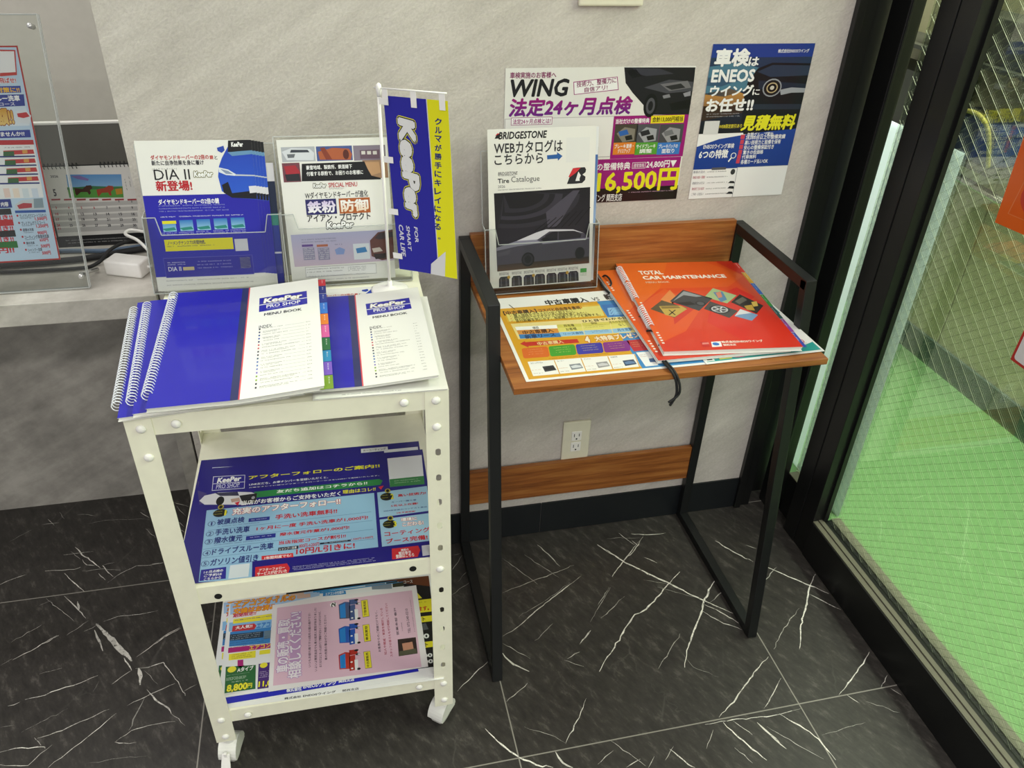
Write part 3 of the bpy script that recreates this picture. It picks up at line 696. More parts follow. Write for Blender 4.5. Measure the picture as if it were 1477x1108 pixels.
def sheet_eneos(thick=.0004, deform=None):
    S = Sheet(210,297,thick,5); S.deform = deform; S.sub = 4 if deform else 6
    S.r(0,0,210,297,'ffffff',L=1)
    S.r(0,0,210,24,'1f3f96',L=2)
    S.r(0,24,210,165,'243a5c',L=2,g='14161e')
    S.p([(0,40),(60,32),(110,45),(95,80),(40,95),(0,90)],'4f7f98',L=3)
    S.p([(0,88),(50,80),(95,95),(80,112),(0,120)],'d69a4a',L=3,g='7a5a40')
    S.p([(0,60),(40,52),(70,64),(30,76),(0,74)],'3a5a78',L=4)
    S.p([(0,112),(70,108),(95,125),(0,140)],'3e2c22',L=3)
    S.p([(84,70),(100,44),(128,34),(210,36),(210,170),(96,168),(86,140),(82,100)],'10151f',L=4)
    S.p([(100,50),(130,38),(210,40),(210,58),(130,60)],'2b3b54',L=5)
    S.p([(106,66),(160,70),(210,74),(210,84),(160,82),(110,82)],'1d2a40',L=5)
    S.e(138,80,20,17,'9fa3ac',L=6)
    S.e(138,80,17.5,14.5,'16171c',L=7)
    S.e(138,80,12,10,'c8b48a',L=8)
    S.e(138,80,9.5,7.8,'0c0c10',L=9)
    S.e(138,80,4.5,3.8,'d8d4c8',L=10)
    S.p([(156,84),(180,80),(210,82),(210,90),(182,90),(160,94)],'a8acb4',L=6)
    S.p([(100,110),(210,112),(210,122),(102,120)],'242f42',L=5)
    S.t('車検',7.4,7.9,78.6,40.2,'ffffff',b=0.07,L=11)
    S.t('は',77.8,23.0,99.5,39.6,'ffffff',b=0.05,L=11)
    S.t('ENEOS',6.9,44.7,96.2,68.4,'ffffff',b=0.06,L=11)
    S.t('ウイング',8.4,73.3,99.0,94.4,'ffffff',b=0.06,L=11)
    S.t('に',98.1,81.6,113.3,93.0,'ffffff',b=0.04,L=11)
    S.t('お任せ!!',5.2,97.3,105.4,123.7,'ffffff',b=0.07,L=11)
    S.t('株式会社ENEOSウイング',135.1,9.7,200.2,16.7,'ffffff',b=0.03)
    S.g(9.4,125.4,83.2,135.1,2,'c8ccd4',L=6)
    S.t('WEB限定割引あり',40.5,147.2,89.4,155.3,'e8d83a',b=0.03,L=6,sh=0.1)
    S.r(8.7,140.2,40.2,166.0,'e4e4e4',L=6)
    S.p([(0,190),(45,176),(120,166),(210,160),(210,236),(0,236)],'1f47a4',L=5,g='1c3f98')
    S.t('見積無料',87.2,130.7,204.6,161.6,'f4ee2a',b=0.07,sh=0.14,L=11)
    S.t('ENEOSウイング車検',14.3,185.0,80.6,195.0,'ffffff',b=0.03,L=7)
    S.t('6つの特徴',7.5,196.6,70.5,214.6,'ffffff',b=0.05,L=7)
    S.ring(83,210,6,4.6,'ffffff',7)
    S.p([(78,214),(80,216),(75,223),(73,221)],'ffffff',L=7)
    S.t('年間グループ累計',104.4,165.1,161.7,173.7,'ffffff',b=0.03,L=7)
    S.t('28,000台以上の整備実績',102.5,170.1,189.6,179.6,'ffffff',b=0.03,L=7)
    S.r(91.2,168.8,100.0,177.3,'d8455a',L=7)
    S.t('高い技術力と設備を保有',102.6,180.1,181.8,189.5,'ffffff',b=0.03,L=7)
    S.r(92.3,178.9,100.1,187.3,'d8455a',L=7)
    S.t('安心の整備保証付き',102.7,190.2,168.7,199.3,'ffffff',b=0.03,L=7)
    S.r(92.4,188.9,100.2,197.5,'d8455a',L=7)
    S.t('驚きの低価格',102.8,200.3,147.4,208.9,'ffffff',b=0.03,L=7)
    S.r(92.5,199.1,100.3,207.7,'d8455a',L=7)
    S.t('代車無料',102.3,209.6,134.0,217.8,'ffffff',b=0.03,L=7)
    S.r(91.9,208.3,99.8,217.0,'d8455a',L=7)
    S.t('各種カード払いOK',101.7,219.0,162.1,228.3,'ffffff',b=0.03,L=7)
    S.r(91.3,217.6,99.2,226.4,'d8455a',L=7)
    S.t('車検の流れ',1.3,238.2,27.3,243.9,'8a8a98',L=7)
    S.g(31.5,239.4,78.1,245.5,1,'7a7a80',L=7)
    S.t('車検証の確認・見積書',2.1,249.0,28.3,254.9,'c0506a',L=7)
    S.g(32.5,250.3,79.3,256.5,1,'7a7a80',L=7)
    S.t('車検切れの方は',3.2,261.0,29.4,266.9,'8a8a98',L=7)
    S.g(33.6,262.3,80.7,268.7,1,'7a7a80',L=7)
    S.t('車検満了日の前月',4.2,273.0,30.6,279.0,'c0506a',L=7)
    S.g(34.8,274.4,82.0,280.9,1,'7a7a80',L=7)
    S.t('ご予約・お支払い',5.1,284.2,31.5,290.3,'8a8a98',L=7)
    S.g(35.8,285.6,83.2,292.2,1,'7a7a80',L=7)
    S.r(40.4,233.1,71.6,238.1,'606068',L=7)
    S.e(88.4,243.5,5,6,'3a3a40',L=7)
    S.p([(82.3,266.8),(86.6,262.6),(94.4,263.0),(98.0,268.0)],'2c2c32',L=7)
    S.p([(83.0,278.0),(87.2,273.3),(95.5,273.7),(99.9,279.7)],'2c2c32',L=7)
    S.p([(82.2,289.7),(87.5,285.0),(94.8,285.4),(97.9,290.4)],'2c2c32',L=7)
    S.r(96.7,234.3,222.8,297.7,'b8bcc2',L=7)
    S.r(98.0,235.3,221.5,296.7,'ffffff',L=8)
    return S
def sheet_dia(thick=.0004, deform=None):
    S = Sheet(178,246,thick,6); S.deform = deform; S.sub = 4 if deform else 6
    S.r(0,85.8,178,221.6,'2622ac',L=2,g='2a2eb2')
    S.t('ダイヤモンドキーバーの2倍の',20.7,22.2,109.2,29.9,'c02a30',b=0.04)
    S.t('鏡',110.4,23.4,116.2,30.0,'d0352a',b=0.04)
    S.t('と',117.9,24.2,122.6,30.1,'333338',b=0.03)
    S.t('新たに自浄効果を身に着け',21.0,30.5,100.5,38.6,'2c2c34',b=0.04)
    S.t('[ ダ イ ヤ  ツ ー  キ ー パ ー ]',20.7,42.1,57.6,46.3,'55555c')
    S.t('DIA II',22.2,44.7,76.5,61.1,'17171c',b=0.0)
    S.t('KeePer',82.6,48.4,112.1,57.8,'ffffff',b=0.07,L=6,sh=0.1,ol=[(0.22, '77773f', 5)])
    S.t('新登場!',22.1,62.3,77.8,79.4,'c0242e',b=0.05)
    S.p([(141.1,9.6),(148.5,0.9),(187.3,-1.0),(182.0,79.1),(176.9,96.0),(137.7,92.3),(122.8,81.1),(119.8,57.7),(123.1,41.2),(129.2,28.2)],'1f3fb8',L=3,g='2c62d8')
    S.p([(142.1,0.9),(187.3,-1.0),(185.9,17.9),(159.2,19.5),(139.4,18.6)],'17171c',L=4)
    S.p([(139.3,19.3),(159.4,17.6),(186.1,15.9),(185.5,21.8),(145.6,25.2)],'6a98c0',L=5)
    S.p([(123.6,11.9),(134.1,8.8),(135.2,16.0),(130.2,20.1),(124.2,16.8)],'2848b0',L=4)
    S.p([(122.6,42.9),(136.7,46.4),(148.1,54.2),(146.5,56.8),(132.4,55.2),(122.0,50.4)],'e6ecf4',L=5)
    S.p([(124.6,45.2),(136.4,48.7),(143.8,54.1),(132.6,53.3)],'8a9ab8',L=6)
    S.p([(147.1,54.2),(182.8,56.2),(182.6,58.2),(146.8,56.9)],'c4ccd8',L=5)
    S.p([(124.0,71.1),(134.3,66.3),(138.6,84.8),(178.5,80.7),(177.0,95.3),(137.7,92.3),(125.7,83.8)],'14161e',L=5)
    S.p([(166.1,74.0),(182.7,73.0),(181.5,84.2),(166.8,85.5)],'e8e8ee',L=6)
    S.t('KeePer',146.0,3.1,164.7,10.8,'ffffff',b=0.07,sh=0.1,L=7)
    S.t('ダイヤモンドキーバーの2倍の鏡',22.0,92.0,116.4,101.2,'ffffff',b=0.04,L=5)
    S.g(21.2,101.3,135.1,114.7,3,'9aa0dc')
    S.g(21.9,118.2,154.4,125.6,1,'e0e2f6')
    S.r(23.1,127.4,43.7,145.2,'2a78c4',L=4,g='9ad0e8')
    S.p([(21.8,140.3),(40.8,138.2),(43.3,143.1),(27.0,144.2)],'2c8a80',L=5)
    S.g(20.3,146.4,43.3,152.1,2,'b8bcf0')
    S.r(49.8,126.8,70.7,144.7,'2a78c4',L=4,g='9ad0e8')
    S.p([(48.6,139.8),(67.7,137.7),(70.3,142.6),(53.9,143.8)],'2c8a80',L=5)
    S.g(47.1,146.0,70.4,151.6,2,'b8bcf0')
    S.r(76.7,126.3,97.9,144.3,'2a78c4',L=4,g='9ad0e8')
    S.p([(75.6,139.3),(94.8,137.2),(97.5,142.2),(81.0,143.3)],'2c8a80',L=5)
    S.g(74.1,145.5,97.7,151.2,2,'b8bcf0')
    S.r(103.8,125.8,125.3,143.8,'2a78c4',L=4,g='9ad0e8')
    S.p([(102.8,138.9),(122.2,136.7),(124.9,141.7),(108.3,142.9)],'2c8a80',L=5)
    S.g(101.4,145.1,125.2,150.8,2,'b8bcf0')
    S.r(131.2,125.3,153.0,143.3,'2a78c4',L=4,g='9ad0e8')
    S.p([(130.3,138.4),(149.8,136.3),(152.6,141.2),(135.8,142.4)],'2c8a80',L=5)
    S.g(128.9,144.6,152.9,150.4,2,'b8bcf0')
    S.r(23.1,127.4,44.8,132.5,'e8e02a',L=6)
    S.r(21.7,158.5,130.3,178.2,'f0e62c',L=4)
    S.t('ノーメンテナンスで5年間持続。',26.2,160.8,86.3,167.9,'26266a',b=0.03,L=5)
    S.g(25.2,167.7,108.0,174.4,1,'26266a',L=5)
    S.r(132.9,161.3,154.1,182.0,'dcdce4',L=4)
    S.r(138.0,192.8,154.9,212.3,'dcdce4',L=5)
    S.r(15.9,189.4,159.1,223.5,'6a6ac8',L=4)
    S.r(16.4,190.1,158.5,222.7,'2b28a6',L=5)
    S.t('DIA II',21.5,204.8,41.8,212.2,'ffffff',L=6)
    S.r(44.9,205.9,62.7,211.7,'d8c890',L=6)
    S.g(21.4,196.3,51.2,203.3,2,'d8d8f4',L=6)
    S.g(68.1,195.5,127.0,212.1,3,'b4b4e8',L=6)
    S.g(15.1,226.0,161.3,241.2,2,'a0a0a4')
    return S
def sheet_menu(thick=.0004, deform=None):
    S = Sheet(180,242,thick,9); S.deform = deform; S.sub = 4 if deform else 6
    S.r(5.9,11.7,60.0,35.5,'b8bcc4',L=2)
    S.r(62.3,12.0,121.1,35.7,'4a5c98',L=2)
    S.r(123.0,12.3,176.4,36.8,'8a7f90',L=2)
    S.r(4.7,37.1,33.1,68.3,'7a4450',L=2)
    S.r(136.6,36.2,178.7,66.7,'a88468',L=2)
    S.p([(6.8,18.9),(22.2,13.5),(51.9,15.3),(58.6,22.1),(56.8,33.7),(13.5,32.4)],'dfe3ea',L=3)
    S.p([(21.9,16.1),(48.4,16.9),(51.4,20.9),(19.8,20.6)],'3c424c',L=4)
    S.p([(14.5,23.1),(27.8,22.9),(25.5,28.8),(15.5,29.1)],'6c7078',L=4)
    S.p([(64.8,20.6),(88.9,14.7),(115.9,16.8),(120.3,25.6),(117.8,35.0),(66.9,33.4)],'b4603c',L=3)
    S.p([(68.7,14.8),(76.2,13.7),(87.2,33.3),(77.0,33.7)],'8c3f2c',L=4)
    S.e(110.3,26.0,5,8,'5c2a22',L=4)
    S.p([(133.4,20.0),(166.5,19.6),(166.1,34.4),(133.6,34.1)],'6c5464',L=3)
    S.r(136.0,21.4,142.5,26.9,'d8d4d0',L=4)
    S.r(145.6,21.7,152.1,27.2,'d8d4d0',L=4)
    S.r(155.2,21.9,161.8,27.5,'d8d4d0',L=4)
    S.p([(7.5,42.1),(25.9,41.1),(33.0,53.0),(26.7,64.6),(10.6,59.0)],'b0303c',L=3)
    S.p([(7.6,55.5),(31.1,54.7),(31.9,66.5),(9.8,66.4)],'2c2c34',L=4)
    S.p([(139.8,39.7),(164.0,39.8),(166.3,57.7),(143.1,63.7)],'c89c74',L=3)
    S.p([(36.8,39.1),(139.9,38.4),(144.2,50.1),(150.2,62.3),(165.7,66.6),(165.5,69.0),(33.8,67.6)],'15151a',L=5)
    S.t('豪雪地域、製鉄所、鉄道線下',43.2,42.0,118.7,49.2,'ffffff',b=0.03,L=6)
    S.t('付着する鉄粉で、お困りのお客様に',42.8,52.0,136.5,59.4,'ffffff',b=0.03,L=6)
    S.t('KeePer',51.7,71.7,73.4,79.4,'ffffff',b=0.06,sh=0.1,ol=[(0.22, '55553a', 4)],L=5)
    S.t('SPECIAL MENU',76.9,71.6,125.2,79.3,'c03038',b=0.03)
    S.t('スペシャルメニュー',77.5,79.5,102.7,83.2,'404044')
    S.t('Wダイヤモンドキーパーが進化',36.7,85.8,142.0,97.4,'2c2c30',b=0.02)
    S.r(36.1,98.2,87.3,124.2,'2c2a6a',L=3)
    S.r(91.7,98.4,144.3,124.3,'b4602c',L=3)
    S.t('鉄粉',38.5,101.0,86.2,121.6,'d8c8f0',b=0.06,g='ffffff',L=5)
    S.t('防御',94.3,100.6,141.6,121.7,'ffffff',b=0.06,g='f4dcc0',L=5)
    S.t('アイアン・プロテクト',36.3,123.2,143.4,136.4,'2a2a2e',b=0.04)
    S.t('KeePer',67.3,137.4,113.6,149.6,'ffffff',b=0.07,sh=0.1,ol=[(0.2, '2c2c24', 4)],L=5)
    S.p([(5.9,156.7),(183.0,155.6),(179.5,210.8),(6.8,212.7)],'bcbce0',L=2,g='d4c0d4')
    S.g(23.1,164.4,85.1,173.4,2,'7a7a90')
    S.r(22.7,174.4,41.5,178.3,'6a4a9a',L=4)
    S.r(23.5,180.2,43.0,201.7,'9a96b4',L=3)
    S.g(24.8,181.0,41.7,200.9,6,'eceaf4',L=4)
    S.r(47.6,175.7,66.6,179.7,'c07050',L=4)
    S.r(48.5,181.6,68.3,203.1,'9a96b4',L=3)
    S.g(49.8,182.4,66.9,202.3,6,'eceaf4',L=4)
    S.p([(86.1,182.2),(95.3,186.4),(92.5,195.0),(79.7,195.0),(77.6,186.1)],'8ca4dc',L=3)
    S.g(78.5,176.0,91.7,179.2,1,'6a6a80')
    S.r(109.6,177.7,137.6,205.7,'e8eef6',L=3)
    S.p([(113.9,185.9),(130.6,183.9),(133.5,192.9),(115.4,194.8)],'3c88c8',L=4)
    S.p([(139.2,173.4),(153.9,159.6),(183.0,155.6),(179.8,207.1),(157.7,209.5),(140.1,201.1)],'6a3a34',L=4)
    S.p([(147.8,169.5),(157.4,160.5),(182.7,159.6),(182.2,168.4),(156.6,172.5)],'3c3038',L=5)
    S.p([(141.8,187.5),(155.6,186.0),(160.6,193.0),(144.2,195.0)],'d8ccc4',L=5)
    S.p([(144.0,197.6),(165.8,197.0),(165.2,206.2),(146.9,207.0)],'2a1c1c',L=5)
    S.r(24.1,214.5,146.9,232.5,'8a8a90',L=3)
    S.r(24.6,215.1,146.4,231.9,'fafafa',L=4)
    S.g(26.7,216.8,91.2,226.8,2,'7a7a80',L=5)
    S.g(97.4,217.5,130.9,227.0,3,'9a9aa0',L=5)
    S.g(24.8,228.6,140.7,242.7,2,'a0a0a8')
    return S
def sheet_cata(thick=.0004, deform=None):
    S = Sheet(205,297,thick,6); S.deform = deform; S.sub = 4 if deform else 6
    S.t('BRIDGESTONE',20.2,4.7,111.0,17.9,'19191c',b=0.05,sh=0.2)
    S.p([(13.2,16.2),(18.3,7.0),(25.1,7.2),(22.5,11.8),(20.6,15.8)],'19191c',L=4)
    S.p([(13.9,11.5),(18.3,7.0),(23.2,7.2)],'d02430',L=5)
    S.t('WEBカタログは',11.8,21.4,140.7,43.5,'303036',b=0.03)
    S.t('こちらから',12.1,43.9,104.2,62.7,'303036',b=0.03)
    S.p([(111.1,49.0),(130.5,48.0),(130.1,44.0),(140.9,51.4),(132.3,59.6),(131.9,55.6),(111.8,56.3)],'2860a8',L=4)
    S.r(147.9,19.2,193.0,63.4,'ececea',L=3)
    S.t('BRIDGESTONE',18.5,75.4,55.4,81.3,'55555a',b=0.02,sh=0.2)
    S.g(19.7,81.0,53.5,84.6,1,'8a8a90')
    S.t('Tire',17.7,87.3,39.3,95.9,'3a3a40',b=0.04)
    S.t('Catalogue',43.2,84.5,97.4,98.1,'4a4a50',b=0.0)
    S.t('2026',18.2,99.3,31.5,104.2,'66666c')
    S.g(17.5,104.8,108.3,113.6,1,'8a8a8e')
    S.p([(150.6,103.1),(161.7,74.4),(171.5,73.6),(184.7,73.5),(187.5,78.0),(186.4,82.9),(180.6,87.0),(186.7,91.0),(186.2,97.2),(180.4,102.6),(169.1,103.3)],'26262a',L=3)
    S.p([(153.5,89.5),(161.7,74.4),(176.8,74.1),(167.2,83.3),(155.5,90.8)],'d8303a',L=4)
    S.p([(150.6,103.1),(160.8,88.9),(158.5,102.2)],'26262a',L=4)
    S.p([(167.0,98.2),(172.4,81.0),(177.3,88.1),(174.8,94.2),(175.6,98.3)],'f4f4f4',L=5)
    S.p([(10.3,113.7),(196.7,111.0),(200.0,258.8),(14.5,263.4)],'15131a',L=2,g='2c2834')
    S.p([(176.7,122.7),(175.7,131.4),(172.3,139.8),(166.3,147.9),(158.1,155.3),(147.6,162.0),(135.2,167.9),(121.0,172.8),(105.4,176.7),(88.6,179.4),(71.0,180.9),(52.9,181.2),(34.7,180.3),(16.8,178.3),(28.9,115.9),(77.3,114.6)],'2c2a34',L=3)
    S.p([(159.7,121.8),(158.8,129.4),(155.8,136.8),(150.6,143.9),(143.3,150.4),(134.2,156.3),(123.3,161.4),(110.9,165.7),(97.2,169.1),(82.5,171.5),(67.1,172.9),(51.2,173.1),(35.3,172.4),(19.5,170.6),(28.9,115.9),(77.3,114.6)],'1a181f',L=4)
    S.p([(142.9,121.0),(142.1,127.5),(139.4,133.9),(134.9,139.9),(128.6,145.5),(120.8,150.6),(111.4,155.0),(100.8,158.7),(89.0,161.6),(76.4,163.7),(63.2,164.8),(49.5,165.1),(35.8,164.5),(22.3,162.9),(28.9,115.9),(77.3,114.6)],'35323e',L=5)
    S.p([(128.1,120.2),(127.4,125.9),(125.1,131.3),(121.3,136.5),(115.9,141.3),(109.1,145.6),(101.1,149.4),(92.0,152.6),(81.9,155.1),(71.1,156.9),(59.7,157.9),(48.1,158.1),(36.3,157.6),(24.6,156.3),(28.9,115.9),(77.3,114.6)],'1a181f',L=6)
    S.p([(116.8,119.7),(116.2,124.4),(114.2,128.9),(111.0,133.2),(106.5,137.2),(100.9,140.9),(94.2,144.0),(86.5,146.7),(78.1,148.8),(69.1,150.3),(59.6,151.1),(49.9,151.3),(40.0,150.9),(30.3,149.8),(28.9,115.9),(77.3,114.6)],'2a2832',L=7)
    S.p([(106.7,119.2),(106.2,122.8),(104.7,126.3),(102.1,129.7),(98.7,132.8),(94.3,135.6),(89.1,138.1),(83.2,140.1),(76.6,141.7),(69.6,142.9),(62.3,143.6),(54.7,143.7),(47.0,143.4),(39.4,142.6),(28.9,115.9),(77.3,114.6)],'131118',L=8)
    S.p([(110.4,154.3),(162.8,115.6),(176.1,115.7),(134.2,181.6),(114.1,183.7)],'4a4654',L=9)
    S.p([(87.5,188.6),(117.2,167.6),(118.6,168.3),(89.5,189.4)],'0e0c12',L=10)
    S.p([(100.8,187.4),(130.5,164.5),(131.9,165.2),(102.8,188.2)],'0e0c12',L=10)
    S.p([(114.2,186.3),(143.9,161.3),(145.2,162.1),(116.2,187.0)],'0e0c12',L=10)
    S.p([(127.5,185.1),(157.2,158.2),(158.6,158.9),(129.6,185.9)],'0e0c12',L=10)
    S.p([(141.0,183.9),(170.6,155.1),(172.0,155.8),(143.0,184.7)],'0e0c12',L=10)
    S.p([(154.5,182.8),(184.0,151.9),(185.4,152.6),(156.5,183.6)],'0e0c12',L=10)
    S.p([(168.0,181.6),(197.4,148.8),(198.8,149.5),(170.0,182.4)],'0e0c12',L=10)
    S.p([(13.2,219.9),(54.3,205.5),(100.8,188.7),(127.6,187.1),(168.2,190.2),(188.3,199.3),(198.3,210.6),(198.6,238.9),(200.1,259.5),(14.5,262.7)],'4a4654',L=11)
    S.p([(13.2,216.6),(54.3,205.5),(87.6,203.7),(104.4,212.6),(54.2,216.0),(13.8,222.6)],'8a889a',L=12)
    S.p([(53.6,205.5),(90.8,192.0),(110.8,186.7),(164.8,190.0),(186.9,198.6),(164.9,192.6),(117.6,191.1),(94.3,205.4)],'d0ced8',L=13)
    S.p([(103.7,209.3),(110.9,197.9),(124.3,192.1),(134.4,192.1),(134.0,208.6)],'1c1a22',L=13)
    S.p([(136.1,208.7),(135.8,192.2),(168.3,192.8),(182.2,201.0),(180.3,206.8)],'26242c',L=13)
    S.p([(101.7,211.8),(197.8,207.9),(197.9,210.6),(104.4,215.3)],'8c8a9c',L=13)
    S.p([(100.3,205.8),(106.0,202.2),(115.0,202.7),(117.1,207.5),(107.7,209.6)],'15131a',L=14)
    S.e(75.3,243.4,13,14,'0c0b10',L=13)
    S.e(75.3,243.4,10,11,'2c2a34',L=14)
    S.e(75.3,243.4,7,8,'16151b',L=15)
    S.e(179.9,237.7,10,12,'14131a',L=13)
    S.p([(15.1,226.7),(40.9,221.8),(38.9,230.2),(16.3,234.7)],'55535f',L=13)
    S.p([(15.7,250.7),(199.6,245.8),(200.0,258.8),(14.5,263.4)],'2a2420',L=12,g='5c4430')
    S.t('BRIDGESTONE',18.5,266.3,37.2,271.8,'45454c',L=4)
    S.p([(17.4,295.6),(17.6,279.2),(21.1,274.7),(34.5,274.6),(37.8,278.6),(38.3,295.1)],'2e2d36',L=4)
    S.p([(20.1,295.1),(21.0,278.1),(23.0,276.8),(23.5,295.0)],'55545e',L=5)
    S.p([(30.9,294.9),(30.4,277.1),(33.1,276.9),(34.3,294.8)],'55545e',L=5)
    S.e(37.1,276.5,3,3.4,'c8a040',L=6)
    S.t('BRIDGESTONE',43.6,266.3,62.5,271.7,'45454c',L=4)
    S.p([(42.7,295.6),(42.9,279.1),(46.3,274.6),(59.8,274.6),(63.1,278.6),(63.8,295.1)],'2e2d36',L=4)
    S.p([(45.5,295.1),(46.2,278.0),(48.3,276.8),(48.8,295.0)],'55545e',L=5)
    S.p([(56.3,294.9),(55.7,277.0),(58.4,276.9),(59.7,294.8)],'55545e',L=5)
    S.t('BRIDGESTONE',67.5,266.1,86.6,271.6,'45454c',L=4)
    S.p([(66.9,295.5),(66.9,279.0),(70.3,274.5),(83.8,274.4),(87.3,278.5),(88.0,295.1)],'2e2d36',L=4)
    S.p([(69.6,295.0),(70.3,277.9),(72.3,276.7),(73.0,294.9)],'55545e',L=5)
    S.p([(80.5,294.8),(79.8,276.9),(82.5,276.7),(83.9,294.7)],'55545e',L=5)
    S.e(86.6,276.4,3,3.4,'c8a040',L=6)
    S.t('BRIDGESTONE',89.9,265.8,109.1,271.3,'45454c',L=4)
    S.p([(89.4,295.3),(89.3,278.8),(92.7,274.2),(106.4,274.2),(109.8,278.2),(110.7,294.8)],'2e2d36',L=4)
    S.p([(92.2,294.8),(92.7,277.6),(94.8,276.4),(95.6,294.7)],'55545e',L=5)
    S.p([(103.1,294.6),(102.3,276.6),(105.0,276.5),(106.6,294.5)],'55545e',L=5)
    S.t('BRIDGESTONE',113.5,265.6,132.8,271.1,'45454c',L=4)
    S.p([(113.1,295.2),(112.9,278.6),(116.3,274.0),(130.1,274.0),(133.6,278.0),(134.6,294.7)],'2e2d36',L=4)
    S.p([(115.9,294.7),(116.3,277.5),(118.4,276.2),(119.3,294.6)],'55545e',L=5)
    S.p([(126.9,294.5),(126.0,276.4),(128.7,276.3),(130.4,294.4)],'55545e',L=5)
    S.t('BRIDGESTONE',135.7,265.3,155.2,270.8,'45454c',L=4)
    S.p([(135.6,294.9),(135.3,278.3),(138.7,273.7),(152.5,273.7),(156.0,277.7),(157.1,294.5)],'2e2d36',L=4)
    S.p([(138.4,294.4),(138.7,277.2),(140.8,275.9),(141.8,294.4)],'55545e',L=5)
    S.p([(149.5,294.2),(148.4,276.1),(151.2,276.0),(153.0,294.2)],'55545e',L=5)
    S.e(155.3,275.6,3,3.4,'c8a040',L=6)
    S.t('BRIDGESTONE',157.8,264.9,177.4,270.5,'45454c',L=4)
    S.p([(157.8,294.7),(157.4,278.0),(160.8,273.4),(174.7,273.4),(178.3,277.4),(179.5,294.2)],'2e2d36',L=4)
    S.p([(160.6,294.2),(160.9,276.9),(162.9,275.6),(164.1,294.1)],'55545e',L=5)
    S.p([(171.8,294.0),(170.6,275.8),(173.4,275.7),(175.3,293.9)],'55545e',L=5)
    S.r(182.2,269.3,195.1,277.8,'4caa54',L=4)
    S.g(181.2,279.6,195.4,285.5,2,'8ab48c')
    return S
def sheet_bkA(thick=.0004, deform=None):
    S = Sheet(231,341,thick,3); S.deform = deform; S.sub = 4 if deform else 6
    S.r(0,0,108,341,'211eae',L=1)
    S.r(106,0,117,341,'2a3164',L=2)
    S.r(116.5,0,118.5,341,'e0505a',L=3)
    S.r(118.3,0,231,341,'f7f6f0',L=2)
    S.p([(134.9,45.1),(211.6,42.8),(212.0,90.1),(135.8,94.2)],'2a28a8',L=4)
    S.p([(135.6,69.1),(211.7,66.8),(211.7,69.3),(135.7,71.6)],'f4f4f4',L=5)
    S.t('KeePer',142,49,204,66,'ffffff',b=.06,sh=.1,L=7,ol=[(.11,'c8b850',6)])
    S.t('PRO SHOP',147,73,201,84,'ffffff',b=.03,L=6)
    S.g(148,86,200,89.5,1,'d8d8f8',L=6)
    S.t('MENU BOOK',144,101,203,110,'26262c',b=.05)
    S.t('INDEX',137.3,140.2,156.8,149.5,'5c5c62',b=0.02)
    S.r(137.6,149.8,140.0,154.4,'2a2a3a',L=4)
    S.g(143.6,149.8,176.1,152.7,1,'101018',L=4)
    S.r(177.1,151.0,206.7,151.5,'9a9aa2',L=3)
    S.g(208.7,149.8,215.7,152.7,1,'3a3a42',L=4)
    S.r(137.6,159.5,140.0,164.1,'2a2a5a',L=4)
    S.g(143.6,159.5,171.4,162.4,1,'34343c',L=4)
    S.g(143.6,163.1,165.8,165.1,1,'4a4a52',L=4)
    S.r(172.4,160.7,206.7,161.2,'9a9aa2',L=3)
    S.g(208.7,159.5,215.7,162.4,1,'3a3a42',L=4)
    S.r(137.6,169.3,140.0,173.9,'2c4a9a',L=4)
    S.g(143.6,169.3,181.9,172.2,1,'34343c',L=4)
    S.r(182.9,170.5,206.7,171.0,'9a9aa2',L=3)
    S.g(208.7,169.3,215.7,172.2,1,'3a3a42',L=4)
    S.r(137.6,179.1,140.0,183.7,'3a5ac0',L=4)
    S.g(143.6,179.1,173.2,182.0,1,'101018',L=4)
    S.g(143.6,182.7,167.3,184.7,1,'4a4a52',L=4)
    S.r(174.2,180.3,206.7,180.8,'9a9aa2',L=3)
    S.g(208.7,179.1,215.7,182.0,1,'3a3a42',L=4)
    S.r(137.6,188.8,140.0,193.4,'2a2a6a',L=4)
    S.g(143.6,188.8,170.0,191.7,1,'34343c',L=4)
    S.r(171.0,190.0,206.7,190.5,'9a9aa2',L=3)
    S.g(208.7,188.8,215.7,191.7,1,'3a3a42',L=4)
    S.r(137.6,198.6,140.0,203.2,'d05060',L=4)
    S.g(143.6,198.6,182.1,201.5,1,'34343c',L=4)
    S.g(143.6,202.2,174.4,204.2,1,'4a4a52',L=4)
    S.r(183.1,199.8,206.7,200.3,'9a9aa2',L=3)
    S.g(208.7,198.6,215.7,201.5,1,'3a3a42',L=4)
    S.r(137.6,208.3,140.0,212.9,'d05060',L=4)
    S.g(143.6,208.3,200.7,211.2,1,'101018',L=4)
    S.r(201.7,209.5,206.7,210.0,'9a9aa2',L=3)
    S.g(208.7,208.3,215.7,211.2,1,'3a3a42',L=4)
    S.r(137.6,218.1,140.0,222.7,'2a2a40',L=4)
    S.g(143.6,218.1,196.5,221.0,1,'34343c',L=4)
    S.g(143.6,221.7,185.9,223.7,1,'4a4a52',L=4)
    S.r(197.5,219.3,206.7,219.8,'9a9aa2',L=3)
    S.g(208.7,218.1,215.7,221.0,1,'3a3a42',L=4)
    S.r(137.6,227.8,140.0,232.4,'2a2a40',L=4)
    S.g(143.6,227.8,195.2,230.7,1,'34343c',L=4)
    S.r(196.2,229.0,206.7,229.5,'9a9aa2',L=3)
    S.g(208.7,227.8,215.7,230.7,1,'3a3a42',L=4)
    S.r(137.6,237.6,140.0,242.2,'2c5a7a',L=4)
    S.g(143.6,237.6,175.6,240.5,1,'101018',L=4)
    S.g(143.6,241.2,169.2,243.2,1,'4a4a52',L=4)
    S.r(176.6,238.8,206.7,239.3,'9a9aa2',L=3)
    S.g(208.7,237.6,215.7,240.5,1,'3a3a42',L=4)
